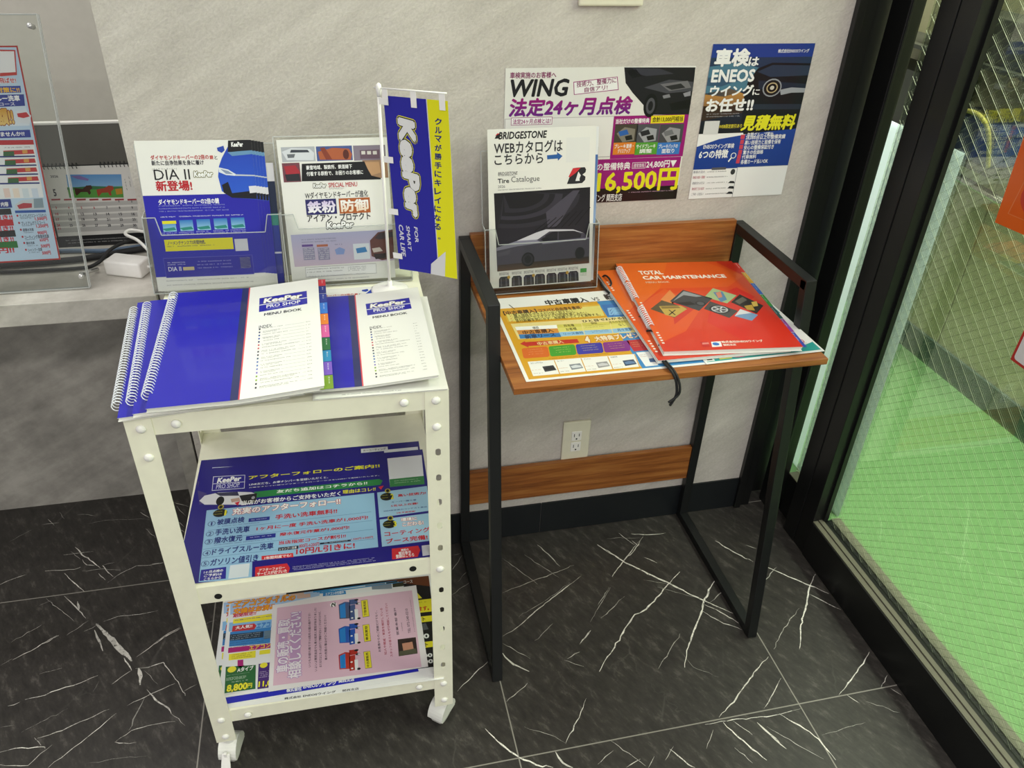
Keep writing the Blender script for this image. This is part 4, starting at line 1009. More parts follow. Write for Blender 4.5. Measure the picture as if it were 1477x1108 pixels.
    S.r(137.6,247.3,140.0,251.9,'4a70c0',L=4)
    S.g(143.6,247.3,187.0,250.2,1,'34343c',L=4)
    S.r(188.0,248.5,206.7,249.0,'9a9aa2',L=3)
    S.g(208.7,247.3,215.7,250.2,1,'3a3a42',L=4)
    S.r(137.6,257.1,140.0,261.7,'5a80c8',L=4)
    S.g(143.6,257.1,177.6,260.0,1,'34343c',L=4)
    S.g(143.6,260.7,170.8,262.7,1,'4a4a52',L=4)
    S.r(178.6,258.3,206.7,258.8,'9a9aa2',L=3)
    S.g(208.7,257.1,215.7,260.0,1,'3a3a42',L=4)
    S.r(137.6,266.8,140.0,271.4,'7a8ad0',L=4)
    S.g(143.6,266.8,173.9,269.7,1,'101018',L=4)
    S.r(174.9,268.0,206.7,268.5,'9a9aa2',L=3)
    S.g(208.7,266.8,215.7,269.7,1,'3a3a42',L=4)
    S.r(137.6,276.6,140.0,281.2,'8a78d0',L=4)
    S.g(143.6,276.6,171.5,279.5,1,'34343c',L=4)
    S.g(143.6,280.2,165.9,282.2,1,'4a4a52',L=4)
    S.r(172.5,277.8,206.7,278.3,'9a9aa2',L=3)
    S.g(208.7,276.6,215.7,279.5,1,'3a3a42',L=4)
    S.r(137.6,286.3,140.0,290.9,'8ab04a',L=4)
    S.g(143.6,286.3,175.4,289.2,1,'34343c',L=4)
    S.r(176.4,287.5,206.7,288.0,'9a9aa2',L=3)
    S.g(208.7,286.3,215.7,289.2,1,'3a3a42',L=4)
    S.r(137.6,296.1,140.0,300.7,'9ac04a',L=4)
    S.g(143.6,296.1,201.0,299.0,1,'101018',L=4)
    S.g(143.6,299.7,189.6,301.7,1,'4a4a52',L=4)
    S.r(202.0,297.3,206.7,297.8,'9a9aa2',L=3)
    S.g(208.7,296.1,215.7,299.0,1,'3a3a42',L=4)
    S.r(137.6,305.8,140.0,310.4,'2a2a40',L=4)
    S.g(143.6,305.8,197.5,308.7,1,'34343c',L=4)
    S.r(198.5,307.0,206.7,307.5,'9a9aa2',L=3)
    S.g(208.7,305.8,215.7,308.7,1,'3a3a42',L=4)
    S.r(137.6,315.6,140.0,320.2,'2a2a40',L=4)
    S.g(143.6,315.6,196.7,318.5,1,'34343c',L=4)
    S.g(143.6,319.2,186.1,321.2,1,'4a4a52',L=4)
    S.r(197.7,316.8,206.7,317.3,'9a9aa2',L=3)
    S.g(208.7,315.6,215.7,318.5,1,'3a3a42',L=4)
    return S
def sheet_aft(thick=.0004, deform=None):
    S = Sheet(414,291,thick,4); S.deform = deform; S.sub = 4 if deform else 6
    S.r(0,0,420,297,'241c84',L=1)
    S.p([(23.2,25.1),(80.6,28.7),(82.7,67.8),(25.6,65.9)],'e8e8f8',L=3)
    S.p([(24.4,26.7),(79.8,30.1),(81.8,66.5),(26.3,64.6)],'2a2290',L=4)
    S.p([(24.7,45.8),(82.0,48.5),(82.1,50.0),(24.9,47.3)],'e8e8f8',L=5)
    S.t('KeePer',31.9,30.4,74.7,45.9,'ffffff',b=0.08,sh=0.1,L=6)
    S.t('PRO SHOP',32.1,49.4,73.1,62.5,'d8d8f4',b=0.02,L=6)
    S.g(34.7,58.6,73.5,67.4,1,'c0c0f0',L=6)
    S.t('アフターフォローのご案内!!',87.5,32.7,328.9,44.3,'f2ea2a',b=0.05,L=4)
    S.t('LINE友だち、お車ナンバーを登録いただくと、',90.3,55.2,232.4,61.7,'ffffff',b=0.02,L=4)
    S.t('お車をキレイに保つアフターフォローサービスをLINEにて配信いたします。',90.5,66.1,326.4,68.8,'ffffff',b=0.02,L=4)
    S.p([(100.5,80.2),(325.6,77.9),(332.0,83.9),(327.0,95.1),(104.8,97.1)],'2f8a4c',L=3)
    S.t('友だち追加はコチラから!!',140.3,81.5,303.6,90.6,'ffffff',b=0.04,L=4)
    S.p([(344.2,18.8),(410.7,17.8),(407.6,105.4),(344.3,103.7)],'f4f4fa',L=3)
    S.p([(344.7,81.8),(408.7,81.3),(408.0,105.5),(344.3,103.7)],'3c8a50',L=4)
    S.g(353.1,86.1,399.9,98.2,2,'dcecdc',L=5)
    S.p([(7.1,90.6),(14.4,77.6),(37.7,72.6),(71.3,75.8),(95.9,80.5),(106.2,87.8),(106.1,110.5),(83.6,112.6),(65.5,109.8),(32.5,104.7),(17.4,102.4)],'e8e8ee',L=3)
    S.p([(31.8,73.1),(71.3,75.8),(75.3,86.9),(41.9,82.8)],'3a3a58',L=4)
    S.e(43.3,96.2,7,12,'1a1a1e',L=4)
    S.p([(75.3,86.9),(106.0,84.9),(106.1,110.5),(83.3,109.3)],'26262c',L=4)
    S.p([(61.0,94.2),(75.8,92.7),(78.4,101.6),(63.8,104.0)],'c8a898',L=5)
    S.e(100.2,96.4,3,4,'b8b8c0',L=5)
    S.p([(0.3,61.1),(16.5,70.8),(22.8,97.7),(8.5,101.1)],'4a4080',L=2)
    S.p([(68.7,105.7),(77.9,102.4),(75.4,114.1)],'d83040',L=5)
    S.t('当店がお客様からご支持をいただく',80.9,101.9,254.7,114.4,'ffffff',b=0.04,L=4)
    S.t('理由はコレ!!',258.3,99.5,318.0,110.5,'f2ea2a',b=0.04,L=4)
    S.p([(322.9,100.5),(333.2,98.1),(327.5,109.0)],'d83040',L=5)
    S.p([(22.9,118.4),(314.6,115.8),(315.3,255.2),(29.8,256.0)],'9cc8ea',L=2)
    S.p([(29.8,256.0),(111.1,256.6),(113.3,294.4),(31.6,288.7)],'9cc8ea',L=2)
    S.e(46.9,128.9,12,10.5,'16161a',L=6)
    S.e(46.4,113.3,5.2,6,'b8a838',L=7)
    S.e(46.4,113.3,3,4,'16161a',L=8)
    S.t('1',52.0,122.4,60.0,137.2,'ece43a',b=0.06,L=8)
    S.g(34.5,122.4,50.5,135.7,2,'d8cc40',L=8)
    S.t('充実のアフターフォロー!!',67.7,120.3,254.5,138.0,'ffffff',b=0.06,L=7,ol=[(0.13, 'd0202c', 6)])
    S.t('手洗い洗車無料!!',141.8,148.1,248.2,160.9,'cc2430',b=0.05,L=4)
    S.t('1ヶ月に一度 手洗い洗車が1,000円!',112.0,174.3,301.3,184.4,'cc2430',b=0.05,L=4)
    S.t('撥水復元作業が1,000円!',151.6,195.1,268.5,203.9,'cc2430',b=0.05,L=4)
    S.t('当店指定コースが割引!!',151.2,215.3,262.3,224.3,'cc2430',b=0.05,L=4)
    S.t('10円/L引きに!',180.4,237.2,276.8,252.4,'cc2430',b=0.05,L=4)
    S.ring(35.6,154.6,6.4,5.6,'26307a',4)
    S.t('1',32.8,150.3,38.4,159.0,'26307a',b=0.03,L=4)
    S.t('被膜点検',44.3,144.5,90.0,159.6,'1f2f80',b=0.05,L=4)
    S.ring(35.7,179.6,6.4,5.6,'26307a',4)
    S.t('2',33.0,175.3,38.5,183.8,'26307a',b=0.03,L=4)
    S.t('手洗い洗車',44.2,169.8,100.8,185.5,'1f2f80',b=0.05,L=4)
    S.ring(36.1,198.9,6.4,5.6,'26307a',4)
    S.t('3',33.3,194.7,38.8,203.0,'26307a',b=0.03,L=4)
    S.t('撥水復元',44.5,189.4,90.5,204.9,'1f2f80',b=0.05,L=4)
    S.ring(36.3,225.7,6.4,5.6,'26307a',4)
    S.t('4',33.6,221.7,39.0,229.7,'26307a',b=0.03,L=4)
    S.t('ドライブスルー洗車',44.5,216.6,143.0,232.1,'1f2f80',b=0.05,L=4)
    S.ring(36.5,249.4,6.4,5.6,'26307a',4)
    S.t('5',33.8,245.5,39.1,253.3,'26307a',b=0.03,L=4)
    S.t('ガソリン値引き',44.6,240.5,120.2,256.4,'1f2f80',b=0.05,L=4)
    S.r(97.1,151.0,132.5,160.0,'27349a',L=4)
    S.r(96.4,195.0,144.9,205.1,'27349a',L=4)
    S.r(151.1,230.9,183.9,238.5,'20203a',L=4)
    S.r(219.0,230.1,270.3,234.0,'20203a',L=4)
    S.g(101.1,154.3,128.2,157.6,1,'e8e8ff',L=5)
    S.g(101.1,197.4,141.4,202.9,1,'e8e8ff',L=5)
    S.t('シャンプー洗車',152.6,232.0,181.0,237.7,'ffffff',L=5,b=0.02)
    S.g(226.4,230.4,266.8,234.3,1,'e8e8ff',L=5)
    S.t('800円→200円',185.0,228.0,217.9,237.3,'cc2430',b=0.03,L=5)
    S.t('1,500円→300円',271.0,227.4,307.6,233.1,'cc2430',b=0.03,L=5)
    S.g(46.4,161.5,122.5,168.1,1,'4a5a9a',L=4)
    S.g(45.9,207.0,145.8,210.3,1,'4a5a9a',L=4)
    S.p([(125.0,246.1),(175.7,247.0),(176.6,256.7),(125.6,254.9)],'d83038',L=4)
    S.t('1年間何度でも!',130.1,248.5,172.7,255.3,'ffffff',b=0.04,L=5)
    S.p([(31.5,170.4),(307.5,165.5),(307.4,166.4),(31.6,171.3)],'6a94c0',L=3)
    S.p([(30.5,193.8),(308.3,188.2),(308.3,189.1),(30.6,194.7)],'6a94c0',L=3)
    S.p([(29.2,214.9),(309.2,210.3),(309.1,211.2),(29.3,215.8)],'6a94c0',L=3)
    S.p([(28.0,235.5),(309.9,234.3),(309.8,235.2),(28.1,236.3)],'6a94c0',L=3)
    S.p([(320.2,115.7),(411.6,111.0),(411.0,178.8),(320.6,183.0)],'a6cdea',L=2)
    S.p([(321.0,188.4),(413.5,184.7),(410.4,253.5),(321.7,255.3)],'a6cdea',L=2)
    S.e(337.1,129.9,12,10.5,'16161a',L=6)
    S.e(339.3,113.8,5.2,6,'b8a838',L=7)
    S.e(339.3,113.8,3,4,'16161a',L=8)
    S.t('2',343.7,123.2,349.7,138.5,'ece43a',b=0.06,L=8)
    S.g(324.9,123.2,339.8,137.0,2,'d8cc40',L=8)
    S.e(337.7,202.5,12,10.5,'16161a',L=6)
    S.e(339.8,187.7,5.2,6,'b8a838',L=7)
    S.e(339.8,187.7,3,4,'16161a',L=8)
    S.t('3',344.1,196.4,349.7,210.5,'ece43a',b=0.06,L=8)
    S.g(326.0,196.3,340.2,209.0,2,'d8cc40',L=8)
    S.t('高い技術力!',356.8,126.1,408.0,134.0,'cc2430',b=0.05,L=5)
    S.t('キーパー施工者',344.3,144.3,389.0,148.3,'28308a',b=0.03,L=5)
    S.t('5名以上在籍!',342.5,153.4,391.2,159.0,'cc2430',b=0.05,L=5)
    S.t('2024年技術力コンテスト参加',328.8,166.1,405.8,169.6,'28308a',b=0.02,L=5)
    S.t('3名予選突破!',351.0,174.1,385.1,178.4,'cc2430',b=0.03,L=5)
    S.t('環境に',357.8,190.5,385.7,199.3,'ffffff',b=0.05,L=7,ol=[(0.13, 'd0202c', 6)])
    S.t('こだわる!',359.4,202.3,396.0,212.5,'ffffff',b=0.05,L=7,ol=[(0.13, 'd0202c', 6)])
    S.t('コーティング',327.1,220.0,405.5,232.3,'cc2430',b=0.04,L=4)
    S.t('ブース完備!',329.0,238.2,399.5,250.1,'cc2430',b=0.05,L=4)
    S.p([(31.9,262.5),(70.8,261.8),(72.7,287.9),(32.4,286.6)],'27239a',L=4)
    S.t('1ヶ月点検の',37.1,265.6,66.7,271.9,'ffffff',b=0.04,L=5)
    S.t('ご予約は',38.1,273.3,65.9,279.3,'ffffff',b=0.04,L=5)
    S.t('こちらから',39.1,281.0,65.1,286.7,'ffffff',b=0.04,L=5)
    S.r(76.8,259.7,107.5,288.9,'e4ecf4',L=5)
    S.p([(116.8,269.9),(166.9,269.3),(172.0,281.0),(168.9,296.5),(118.1,295.1)],'d8303a',L=4)
    S.t('アフターフォロー',123.1,274.7,163.8,281.2,'ffffff',b=0.04,L=5)
    S.t('サービスが近づいた',120.9,282.0,167.5,289.8,'ffffff',b=0.04,L=5)
    S.t('お客様へ',131.3,291.2,155.9,295.9,'ffffff',b=0.04,L=5)
    S.g(176.3,277.8,319.4,288.0,3,'d8d8f4',L=4)
    S.p([(337.5,262.7),(381.8,262.3),(384.3,273.4),(378.9,287.9),(336.5,287.6)],'d8303a',L=4)
    S.t('施設の',352.4,265.5,365.3,271.2,'ffffff',b=0.04,L=5)
    S.t('電話番号',347.9,271.7,368.7,278.7,'ffffff',b=0.04,L=5)
    S.t('登録はこちら',342.8,277.8,373.3,286.2,'ffffff',b=0.04,L=5)
    S.p([(387.6,263.2),(409.4,263.3),(406.9,286.7),(387.0,287.6)],'e4e4ec',L=4)
    return S
def sheet_pink(thick=.0004, deform=None):
    S = Sheet(294,207,thick,4); S.deform = deform; S.sub = 4 if deform else 6
    S.r(0,0,294,207,'f2eef0',L=1)
    S.p([(9.7,9.3),(283.9,12.3),(281.5,205.1),(7.9,195.5)],'e6bfd4',L=2)
    S.t('車の販売・買取',11.9,42.1,36.1,169.1,'f6eef6',rot=90,b=0.05,L=5,ol=[(0.12, 'b48cc8', 4)])
    S.t('相談してください!',33.4,27.1,59.0,186.3,'f6eef6',rot=90,b=0.05,L=5,ol=[(0.12, 'b48cc8', 4)])
    S.p([(15.1,42.7),(33.1,42.8),(30.8,167.4),(15.1,166.6)],'c8a0cc',L=3)
    S.p([(37.2,28.7),(58.0,29.2),(56.0,182.9),(36.9,182.1)],'c8a0cc',L=3)
    S.t('いつもお疲れ様です!10周年の園の春戸です!',71.4,35.5,76.4,166.9,'4a4450',rot=90,b=.02,L=4)
    S.t('いよいよ関西支店でも車の販売と買取が始まりました!',82.8,23.5,87.8,178.3,'4a4450',rot=90,b=.02,L=4)
    S.t('まだまだはじまったばかりで情報不足なところもありますが、',91.6,34.4,96.6,170.6,'4a4450',rot=90,b=.02,L=4)
    S.t('車の売買の事はぜひご相談ください!!',102.1,46.4,107.1,156.4,'4a4450',rot=90,b=.02,L=4)
    S.t('お客様からのご相談だけでなく、',203.6,53.2,208.6,156.4,'4a4450',rot=90,b=.02,L=4)
    S.t('知人や親戚・家族を検討している',214.5,48.6,219.5,165.0,'b03a50',rot=90,b=.02,L=4)
    S.t('スタッフの皆さんもぜひ相談してください!',225.3,38.0,230.3,172.1,'b03a50',rot=90,b=.02,L=4)
    S.t('営業本部 春戸',241.8,52.6,246.8,122.7,'4a4450',rot=90,b=.02,L=4)
    S.t('TEL 072-240-0210',264.9,59.4,269.9,122.2,'4a4450',rot=90,b=.02,L=4)
    S.g(276.6,30.4,279.7,122.8,1,'8a7a88',L=4,vert=1)
    S.g(252.1,93.4,257.7,121.0,1,'6a5a68',L=4,vert=1)
    S.p([(132.0,23.5),(145.1,18.2),(155.3,21.0),(153.5,63.6),(132.7,61.3)],'4a5c90',L=4,g='5a5a70')
    S.p([(134.4,26.5),(145.6,21.8),(145.4,60.4),(134.6,59.2)],'2a86d8',L=5)
    S.p([(153.6,14.6),(170.5,15.2),(170.5,28.1),(154.3,28.5)],'4a5c90',L=4)
    S.e(168.5,17.4,4.2,2.4,'202028',L=6)
    S.e(171.2,28.2,4.6,2.6,'202028',L=6)
    S.e(173.1,28.6,2.6,1.6,'e8e8f0',L=7)
    S.p([(153.0,30.0),(165.3,28.8),(164.7,68.1),(152.6,69.1)],'4a5c90',L=4)
    S.e(171.1,66.8,3.4,2.6,'202028',L=6)
    S.p([(163.4,42.1),(170.4,42.5),(169.7,69.9),(163.4,69.5)],'f0f0f4',L=6)
    S.e(157.4,46.8,2.2,1.8,'f4f4f4',L=6)
    S.e(157.9,63.6,2.2,1.8,'f4f4f4',L=6)
    S.p([(130.0,86.0),(142.7,81.1),(152.6,83.8),(150.9,123.7),(130.8,121.5)],'2858b8',L=4,g='3060c0')
    S.p([(132.4,88.8),(143.2,84.4),(143.0,120.7),(132.7,119.5)],'2a86d8',L=5)
    S.p([(151.0,77.8),(167.4,78.4),(167.4,90.6),(151.7,90.8)],'2858b8',L=4)
    S.e(165.4,80.5,4.2,2.4,'202028',L=6)
    S.e(168.0,90.7,4.6,2.6,'202028',L=6)
    S.e(169.9,91.0,2.6,1.6,'e8e8f0',L=7)
    S.p([(150.4,92.2),(162.3,91.2),(161.8,128.1),(150.1,129.0)],'2858b8',L=4)
    S.e(168.0,126.9,3.4,2.6,'202028',L=6)
    S.p([(160.5,103.6),(167.3,104.1),(166.6,129.8),(160.5,129.4)],'f0f0f4',L=6)
    S.e(154.7,108.1,2.2,1.8,'f4f4f4',L=6)
    S.e(155.2,123.8,2.2,1.8,'f4f4f4',L=6)
    S.p([(128.1,149.1),(140.3,144.7),(149.9,147.2),(148.3,184.6),(128.8,182.4)],'b8342c',L=4,g='c84034')
    S.p([(130.4,151.8),(140.8,147.8),(140.7,181.7),(130.6,180.5)],'2a86d8',L=5)
    S.p([(148.3,141.6),(164.1,142.3),(164.2,153.7),(149.0,153.8)],'b8342c',L=4)
    S.e(162.2,144.2,4.2,2.4,'202028',L=6)
    S.e(164.8,153.8,4.6,2.6,'202028',L=6)
    S.e(166.6,154.1,2.6,1.6,'e8e8f0',L=7)
    S.p([(147.8,155.1),(159.3,154.3),(158.8,188.8),(147.5,189.5)],'b8342c',L=4)
    S.e(164.8,187.7,3.4,2.6,'202028',L=6)
    S.p([(157.5,165.8),(164.1,166.4),(163.5,190.4),(157.6,190.0)],'f0f0f4',L=6)
    S.e(151.9,170.0,2.2,1.8,'f4f4f4',L=6)
    S.e(152.5,184.7,2.2,1.8,'f4f4f4',L=6)
    S.e(121.4,21.6,6.6,5.6,'fafafa',L=5)
    S.t('2',117.4,15.7,126.0,28.4,'2a2a30',b=0.06,L=6,rot=90)
    S.p([(177.4,20.8),(191.1,20.7),(192.2,65.8),(178.8,65.8)],'3a3a28',L=4)
    S.p([(178.0,21.7),(190.8,21.5),(191.6,64.9),(179.2,65.0)],'eee03a',L=5)
    S.t('下取車売却',181.8,24.2,187.3,62.4,'3a3a28',rot=90,b=0.04,L=6)
    S.p([(177.1,85.1),(190.4,85.2),(191.4,127.5),(178.5,127.4)],'3a3a28',L=4)
    S.p([(177.7,86.0),(190.0,85.9),(190.9,126.6),(178.8,126.6)],'eee03a',L=5)
    S.t('車両買取',181.3,88.3,186.7,124.2,'3a3a28',rot=90,b=0.04,L=6)
    S.p([(175.3,150.5),(188.1,150.6),(189.2,190.2),(176.7,190.0)],'3a3a28',L=4)
    S.p([(175.9,151.4),(187.8,151.3),(188.7,189.3),(177.0,189.3)],'eee03a',L=5)
    S.t('中古車販売',179.4,153.5,184.6,187.1,'3a3a28',rot=90,b=0.04,L=6)
    S.p([(242.7,133.2),(278.4,134.4),(277.7,173.6),(241.4,173.5)],'3a2e2c',L=4)
    S.p([(250.3,144.7),(270.4,143.9),(271.4,164.0),(251.4,165.6)],'c89078',L=5)
    S.p([(242.5,162.4),(274.8,160.9),(277.2,172.7),(242.1,172.9)],'5a5a48',L=6)
    S.p([(258.3,140.4),(265.1,140.5),(265.4,144.5),(258.5,144.3)],'2a2020',L=6)
    return S
def sheet_air(thick=.0004, deform=None):
    S = Sheet(354,217,thick,7); S.deform = deform; S.sub = 4 if deform else 6
    S.r(0,0,354,217,'eef0f2',L=1)
    S.p([(1.5,1.1),(180.2,-0.1),(180.2,9.5),(4.1,30.0)],'a8c8ec',L=2)
    S.p([(4.0,50.4),(85.9,49.1),(86.6,76.8),(4.9,72.9)],'8cc0ec',L=2)
    S.t('エアコンオイルの',7.5,-2.1,131.3,13.2,'f0a828',b=0.09,L=5,sh=0.1,ol=[(0.15, 'a81848', 4)])
    S.t('交換はお済み',9.0,15.0,94.4,30.7,'f0a020',b=0.09,L=5,sh=0.1,ol=[(0.15, 'a81848', 4)])
    S.t('期間限定!!',9.6,29.3,54.9,38.8,'d02858',b=0.06,L=4,sh=0.1)
    S.p([(11.3,42.7),(85.5,40.8),(86.2,55.8),(11.1,54.0)],'f6ea3a',L=3)
    S.t('先着100名様ご招待',13.4,45.5,92.1,47.7,'2a4a9a',b=0.06,L=4)
    S.p([(11.6,59.8),(52.6,60.5),(57.3,66.9),(53.6,75.9),(11.0,74.0)],'c8343a',L=4)
    S.t('大人気!!',17.2,61.5,49.5,70.4,'ffffff',b=0.05,L=5)
    S.t('エアコン',57.5,61.3,93.3,74.8,'3a80d0',b=0.08,L=4,sh=0.1)
    S.p([(8.0,74.2),(85.9,75.1),(86.0,114.4),(8.8,110.0)],'3c86cc',L=3)
    S.p([(7.9,80.5),(72.3,83.1),(72.5,98.8),(8.7,95.4)],'24384c',L=4)
    S.g(10.6,83.3,70.0,96.8,3,'c8d8e8',L=5)
    S.g(9.9,95.6,85.5,115.8,4,'2a4a6a',L=5)
    S.p([(72.9,83.2),(86.3,83.2),(86.1,102.8),(73.4,102.9)],'6a8498',L=4)
    S.p([(7.9,112.8),(87.9,115.4),(87.2,126.8),(8.4,125.0)],'b02078',L=3)
    S.t('エアコン',47.2,115.2,87.2,125.3,'f6d83a',b=0.05,L=4)
    S.p([(10.4,127.6),(59.9,128.0),(60.4,144.5),(11.1,142.5)],'f0e63a',L=3)
    S.g(15.9,130.0,54.9,142.1,3,'4a4a30',L=4)
    S.p([(67.1,129.3),(87.4,129.1),(87.9,139.7),(67.1,139.0)],'f0e63a',L=3)
    S.p([(27.6,144.7),(38.2,145.1),(39.2,158.4),(41.5,158.8),(34.3,163.3),(26.3,157.6),(28.7,158.0)],'b02078',L=3)
    S.p([(7.2,156.4),(62.1,161.7),(64.9,215.1),(10.4,215.0)],'2c6a3a',L=3)
    S.e(18.8,164.2,8,7,'f0e63a',L=4)
    S.t('Aタイプ',29.1,162.4,58.1,172.6,'ffffff',b=0.05,L=4)
    S.g(11.3,176.4,52.1,177.2,1,'e8f0e8',L=4)
    S.g(10.7,181.9,46.6,189.0,3,'c8dcc8',L=4)
    S.g(21.2,191.5,51.7,195.5,1,'e8f0e8',L=4)
    S.t('8,800',13.3,197.7,50.2,215.3,'f2ea3a',b=0.07,L=5,ol=[(0.12, '1a2a1a', 4)])
    S.t('円',50.3,200.8,58.4,211.2,'f2ea3a',b=0.05,L=5)
    S.p([(67.2,160.4),(91.2,160.3),(94.0,216.9),(68.4,216.5)],'4a2a7a',L=3)
    S.e(76.8,165.0,7,6,'f0e63a',L=4)
    S.t('11,000',69.7,200.1,107.5,214.5,'f2ea3a',b=0.07,L=5,ol=[(0.12, '201434', 4)])
    S.g(70.1,178.3,90.5,194.0,4,'d8c8e8',L=4)
    S.p([(180.2,-4.5),(360.3,-7.0),(359.6,1.1),(180.2,4.3)],'3c98d8',L=3)
    S.p([(133.6,0.6),(160.7,-2.6),(162.1,10.8),(135.1,10.4)],'d8b8a8',L=3)
    S.p([(187.4,2.9),(233.2,4.6),(234.3,14.5),(186.7,12.4)],'3a88c8',L=4)
    S.t('エアコンの仕組み',192.0,3.7,229.7,11.9,'ffffff',b=0.03,L=5)
    S.p([(287.6,1.4),(329.2,1.3),(329.4,15.8),(287.8,11.3)],'8a98a8',L=4)
    S.p([(331.2,1.7),(354.2,1.1),(353.8,12.8),(331.0,12.5)],'3a3a28',L=4)
    return S
def sheet_band(thick=.0004, deform=None):
    S = Sheet(420,300,thick,4); S.deform = deform; S.sub = 4 if deform else 6
    S.r(0,0,420,300,'fbfbfb',L=1)
    S.p([(20.4,285.5),(376.5,276.4),(377.6,284.5),(22.0,299.6)],'2c30c0',L=2)
    S.t('株式会社',134.2,282.1,161.8,292.0,'ffffff',b=0.06,L=3)
    S.t('ENEOSウイング',164.2,279.4,225.2,289.1,'ffffff',b=0.06,L=3)
    S.t('関西支店',228.7,279.2,257.3,286.6,'ffffff',b=0.06,L=3)
    return S
def sheet_yel(thick=.0004, deform=None):
    S = Sheet(420,297,thick,3); S.deform = deform; S.sub = 4 if deform else 6
    S.r(0,0,420,297,'f4f2ee',L=1)
    S.r(6,42,204,291,'dea424',L=2)
    S.r(204,42,416,291,'3f8cc8',L=2)
    S.t('中古車購入',102.7,20.6,189.0,43.1,'2c2a2a',b=0.07,L=4)
    S.t('VS',197.0,25.1,211.9,39.7,'4a4848',b=0.02,L=4)
    S.t('新車リース',224.3,14.7,288.8,40.0,'2c2a2a',b=0.07,L=4)
    S.t('あなたにぴったりの乗り方は?',110.4,42.1,281.5,43.8,'3a3836',b=0.04,L=4)
    S.p([(31.0,27.9),(33.1,28.2),(39.9,49.1),(38.3,48.9)],'2a2a30',L=4)
    S.p([(15.8,54.3),(205.4,54.2),(199.7,101.3),(14.7,95.3)],'e8b83a',L=3)
    S.p([(18.5,63.8),(204.7,60.0),(200.1,100.8),(17.7,93.6)],'e8dc7c',L=4)
    S.p([(15.8,54.3),(168.5,54.0),(167.7,65.6),(15.4,65.5)],'d8982a',L=5)
    S.t('【中古車購入】',13.9,52.8,77.8,69.1,'3a2c1a',b=0.04,L=6)
    S.t('コスパと自由度を重視',82.0,54.9,164.0,68.5,'4a3818',b=0.03,L=6)
    S.t('購入価格をできるだけ安く抑えたい。',30.6,68.1,148.7,82.0,'5a4c20',b=0.02,L=6)
    S.p([(23.6,70.3),(24.2,74.8),(30.0,65.7),(23.5,77.5)],'d8502a',L=6)
    S.t('自分好みにカスタマイズや用途を楽しみたい。',30.3,78.6,173.1,91.2,'5a4c20',b=0.02,L=6)
    S.p([(22.8,79.6),(23.4,84.1),(29.2,75.1),(22.8,86.8)],'d8502a',L=6)
    S.t('走行距離を気にせず、長距離ドライブを満喫する。',30.0,89.1,193.8,99.7,'5a4c20',b=0.02,L=6)
    S.p([(22.0,88.9),(22.6,93.3),(28.4,84.4),(22.0,96.0)],'d8502a',L=6)
    S.p([(208.4,58.2),(270.5,57.7),(269.3,107.2),(205.2,103.9)],'3a78c0',L=5)
    S.p([(215.3,72.3),(253.5,72.7),(253.9,102.9),(209.5,101.2)],'8cc0ea',L=6)
    S.p([(216.2,78.3),(216.4,84.1),(226.0,72.9),(215.9,87.4)],'2a58a8',L=7)
    S.g(227.4,75.5,246.4,84.4,1,'2a4a88',L=7)
    S.p([(214.9,88.4),(215.2,94.2),(224.7,83.1),(214.7,97.5)],'2a58a8',L=7)
    S.g(225.7,85.1,243.1,93.7,1,'2a4a88',L=7)
    S.p([(213.8,98.5),(214.0,104.2),(223.4,93.3),(213.5,107.5)],'2a58a8',L=7)
    S.g(224.1,94.5,239.8,102.9,1,'2a4a88',L=7)
    S.p([(18.4,102.4),(256.7,110.8),(247.6,172.0),(19.6,160.1)],'f0dc94',L=3)
    S.t('ひと目でわかる比較表',151.6,110.5,264.3,120.5,'3a342c',b=0.05,L=5)
    S.p([(23.4,115.1),(100.6,120.5),(98.9,133.1),(23.6,127.8)],'fbfbf6',L=4)
    S.p([(23.6,127.8),(98.9,133.1),(97.7,149.8),(23.6,143.4)],'dc9440',L=4)
    S.p([(23.6,143.4),(97.7,149.8),(97.4,164.7),(23.0,158.7)],'3f80bc',L=4)
    S.t('項目',53.9,120.2,65.3,129.6,'6a6a60',b=0.03,L=6)
    S.t('中古車購入',32.2,131.3,89.4,146.3,'4a2a14',b=0.04,L=6)
    S.t('新車リース',32.6,147.0,88.8,161.7,'1a3460',b=0.04,L=6)
    S.p([(101.6,119.6),(147.2,123.0),(145.3,134.5),(100.0,131.2)],'d8cc60',L=4)
    S.p([(100.0,131.2),(145.3,134.5),(142.9,149.0),(98.1,145.6)],'e4da74',L=5)
    S.p([(98.0,147.7),(143.1,150.1),(140.8,164.4),(96.3,163.0)],'98c4e4',L=4)
    S.p([(148.9,121.1),(201.2,125.5),(198.9,137.1),(146.9,132.7)],'d8cc60',L=4)
    S.p([(146.9,132.7),(198.9,137.1),(196.1,151.7),(144.6,147.2)],'e4da74',L=5)
    S.p([(144.5,149.3),(196.2,152.7),(193.5,167.1),(142.3,164.6)],'98c4e4',L=4)
    S.p([(203.0,123.6),(237.4,124.9),(234.9,136.6),(200.6,135.2)],'d8cc60',L=4)
    S.p([(200.6,135.2),(234.9,136.6),(231.7,151.2),(197.8,149.8)],'e4da74',L=5)
    S.p([(197.6,151.9),(231.9,152.3),(228.8,166.7),(195.0,167.3)],'98c4e4',L=4)
    S.t('所有権',113.0,121.5,132.7,131.3,'6a6030',b=0.02,L=6)
    S.t('保証',165.1,121.6,177.6,130.2,'6a6030',b=0.02,L=6)
    S.t('月々の支払い',199.8,123.0,234.8,132.2,'6a6030',b=0.02,L=6)
    S.t('お客様',113.0,134.4,133.4,145.3,'5a5020',b=0.02,L=6)
    S.g(149.8,132.1,191.3,143.3,2,'6a6030',L=6)
    S.t('なし',214.3,135.3,227.7,144.1,'5a5020',b=0.02,L=6)
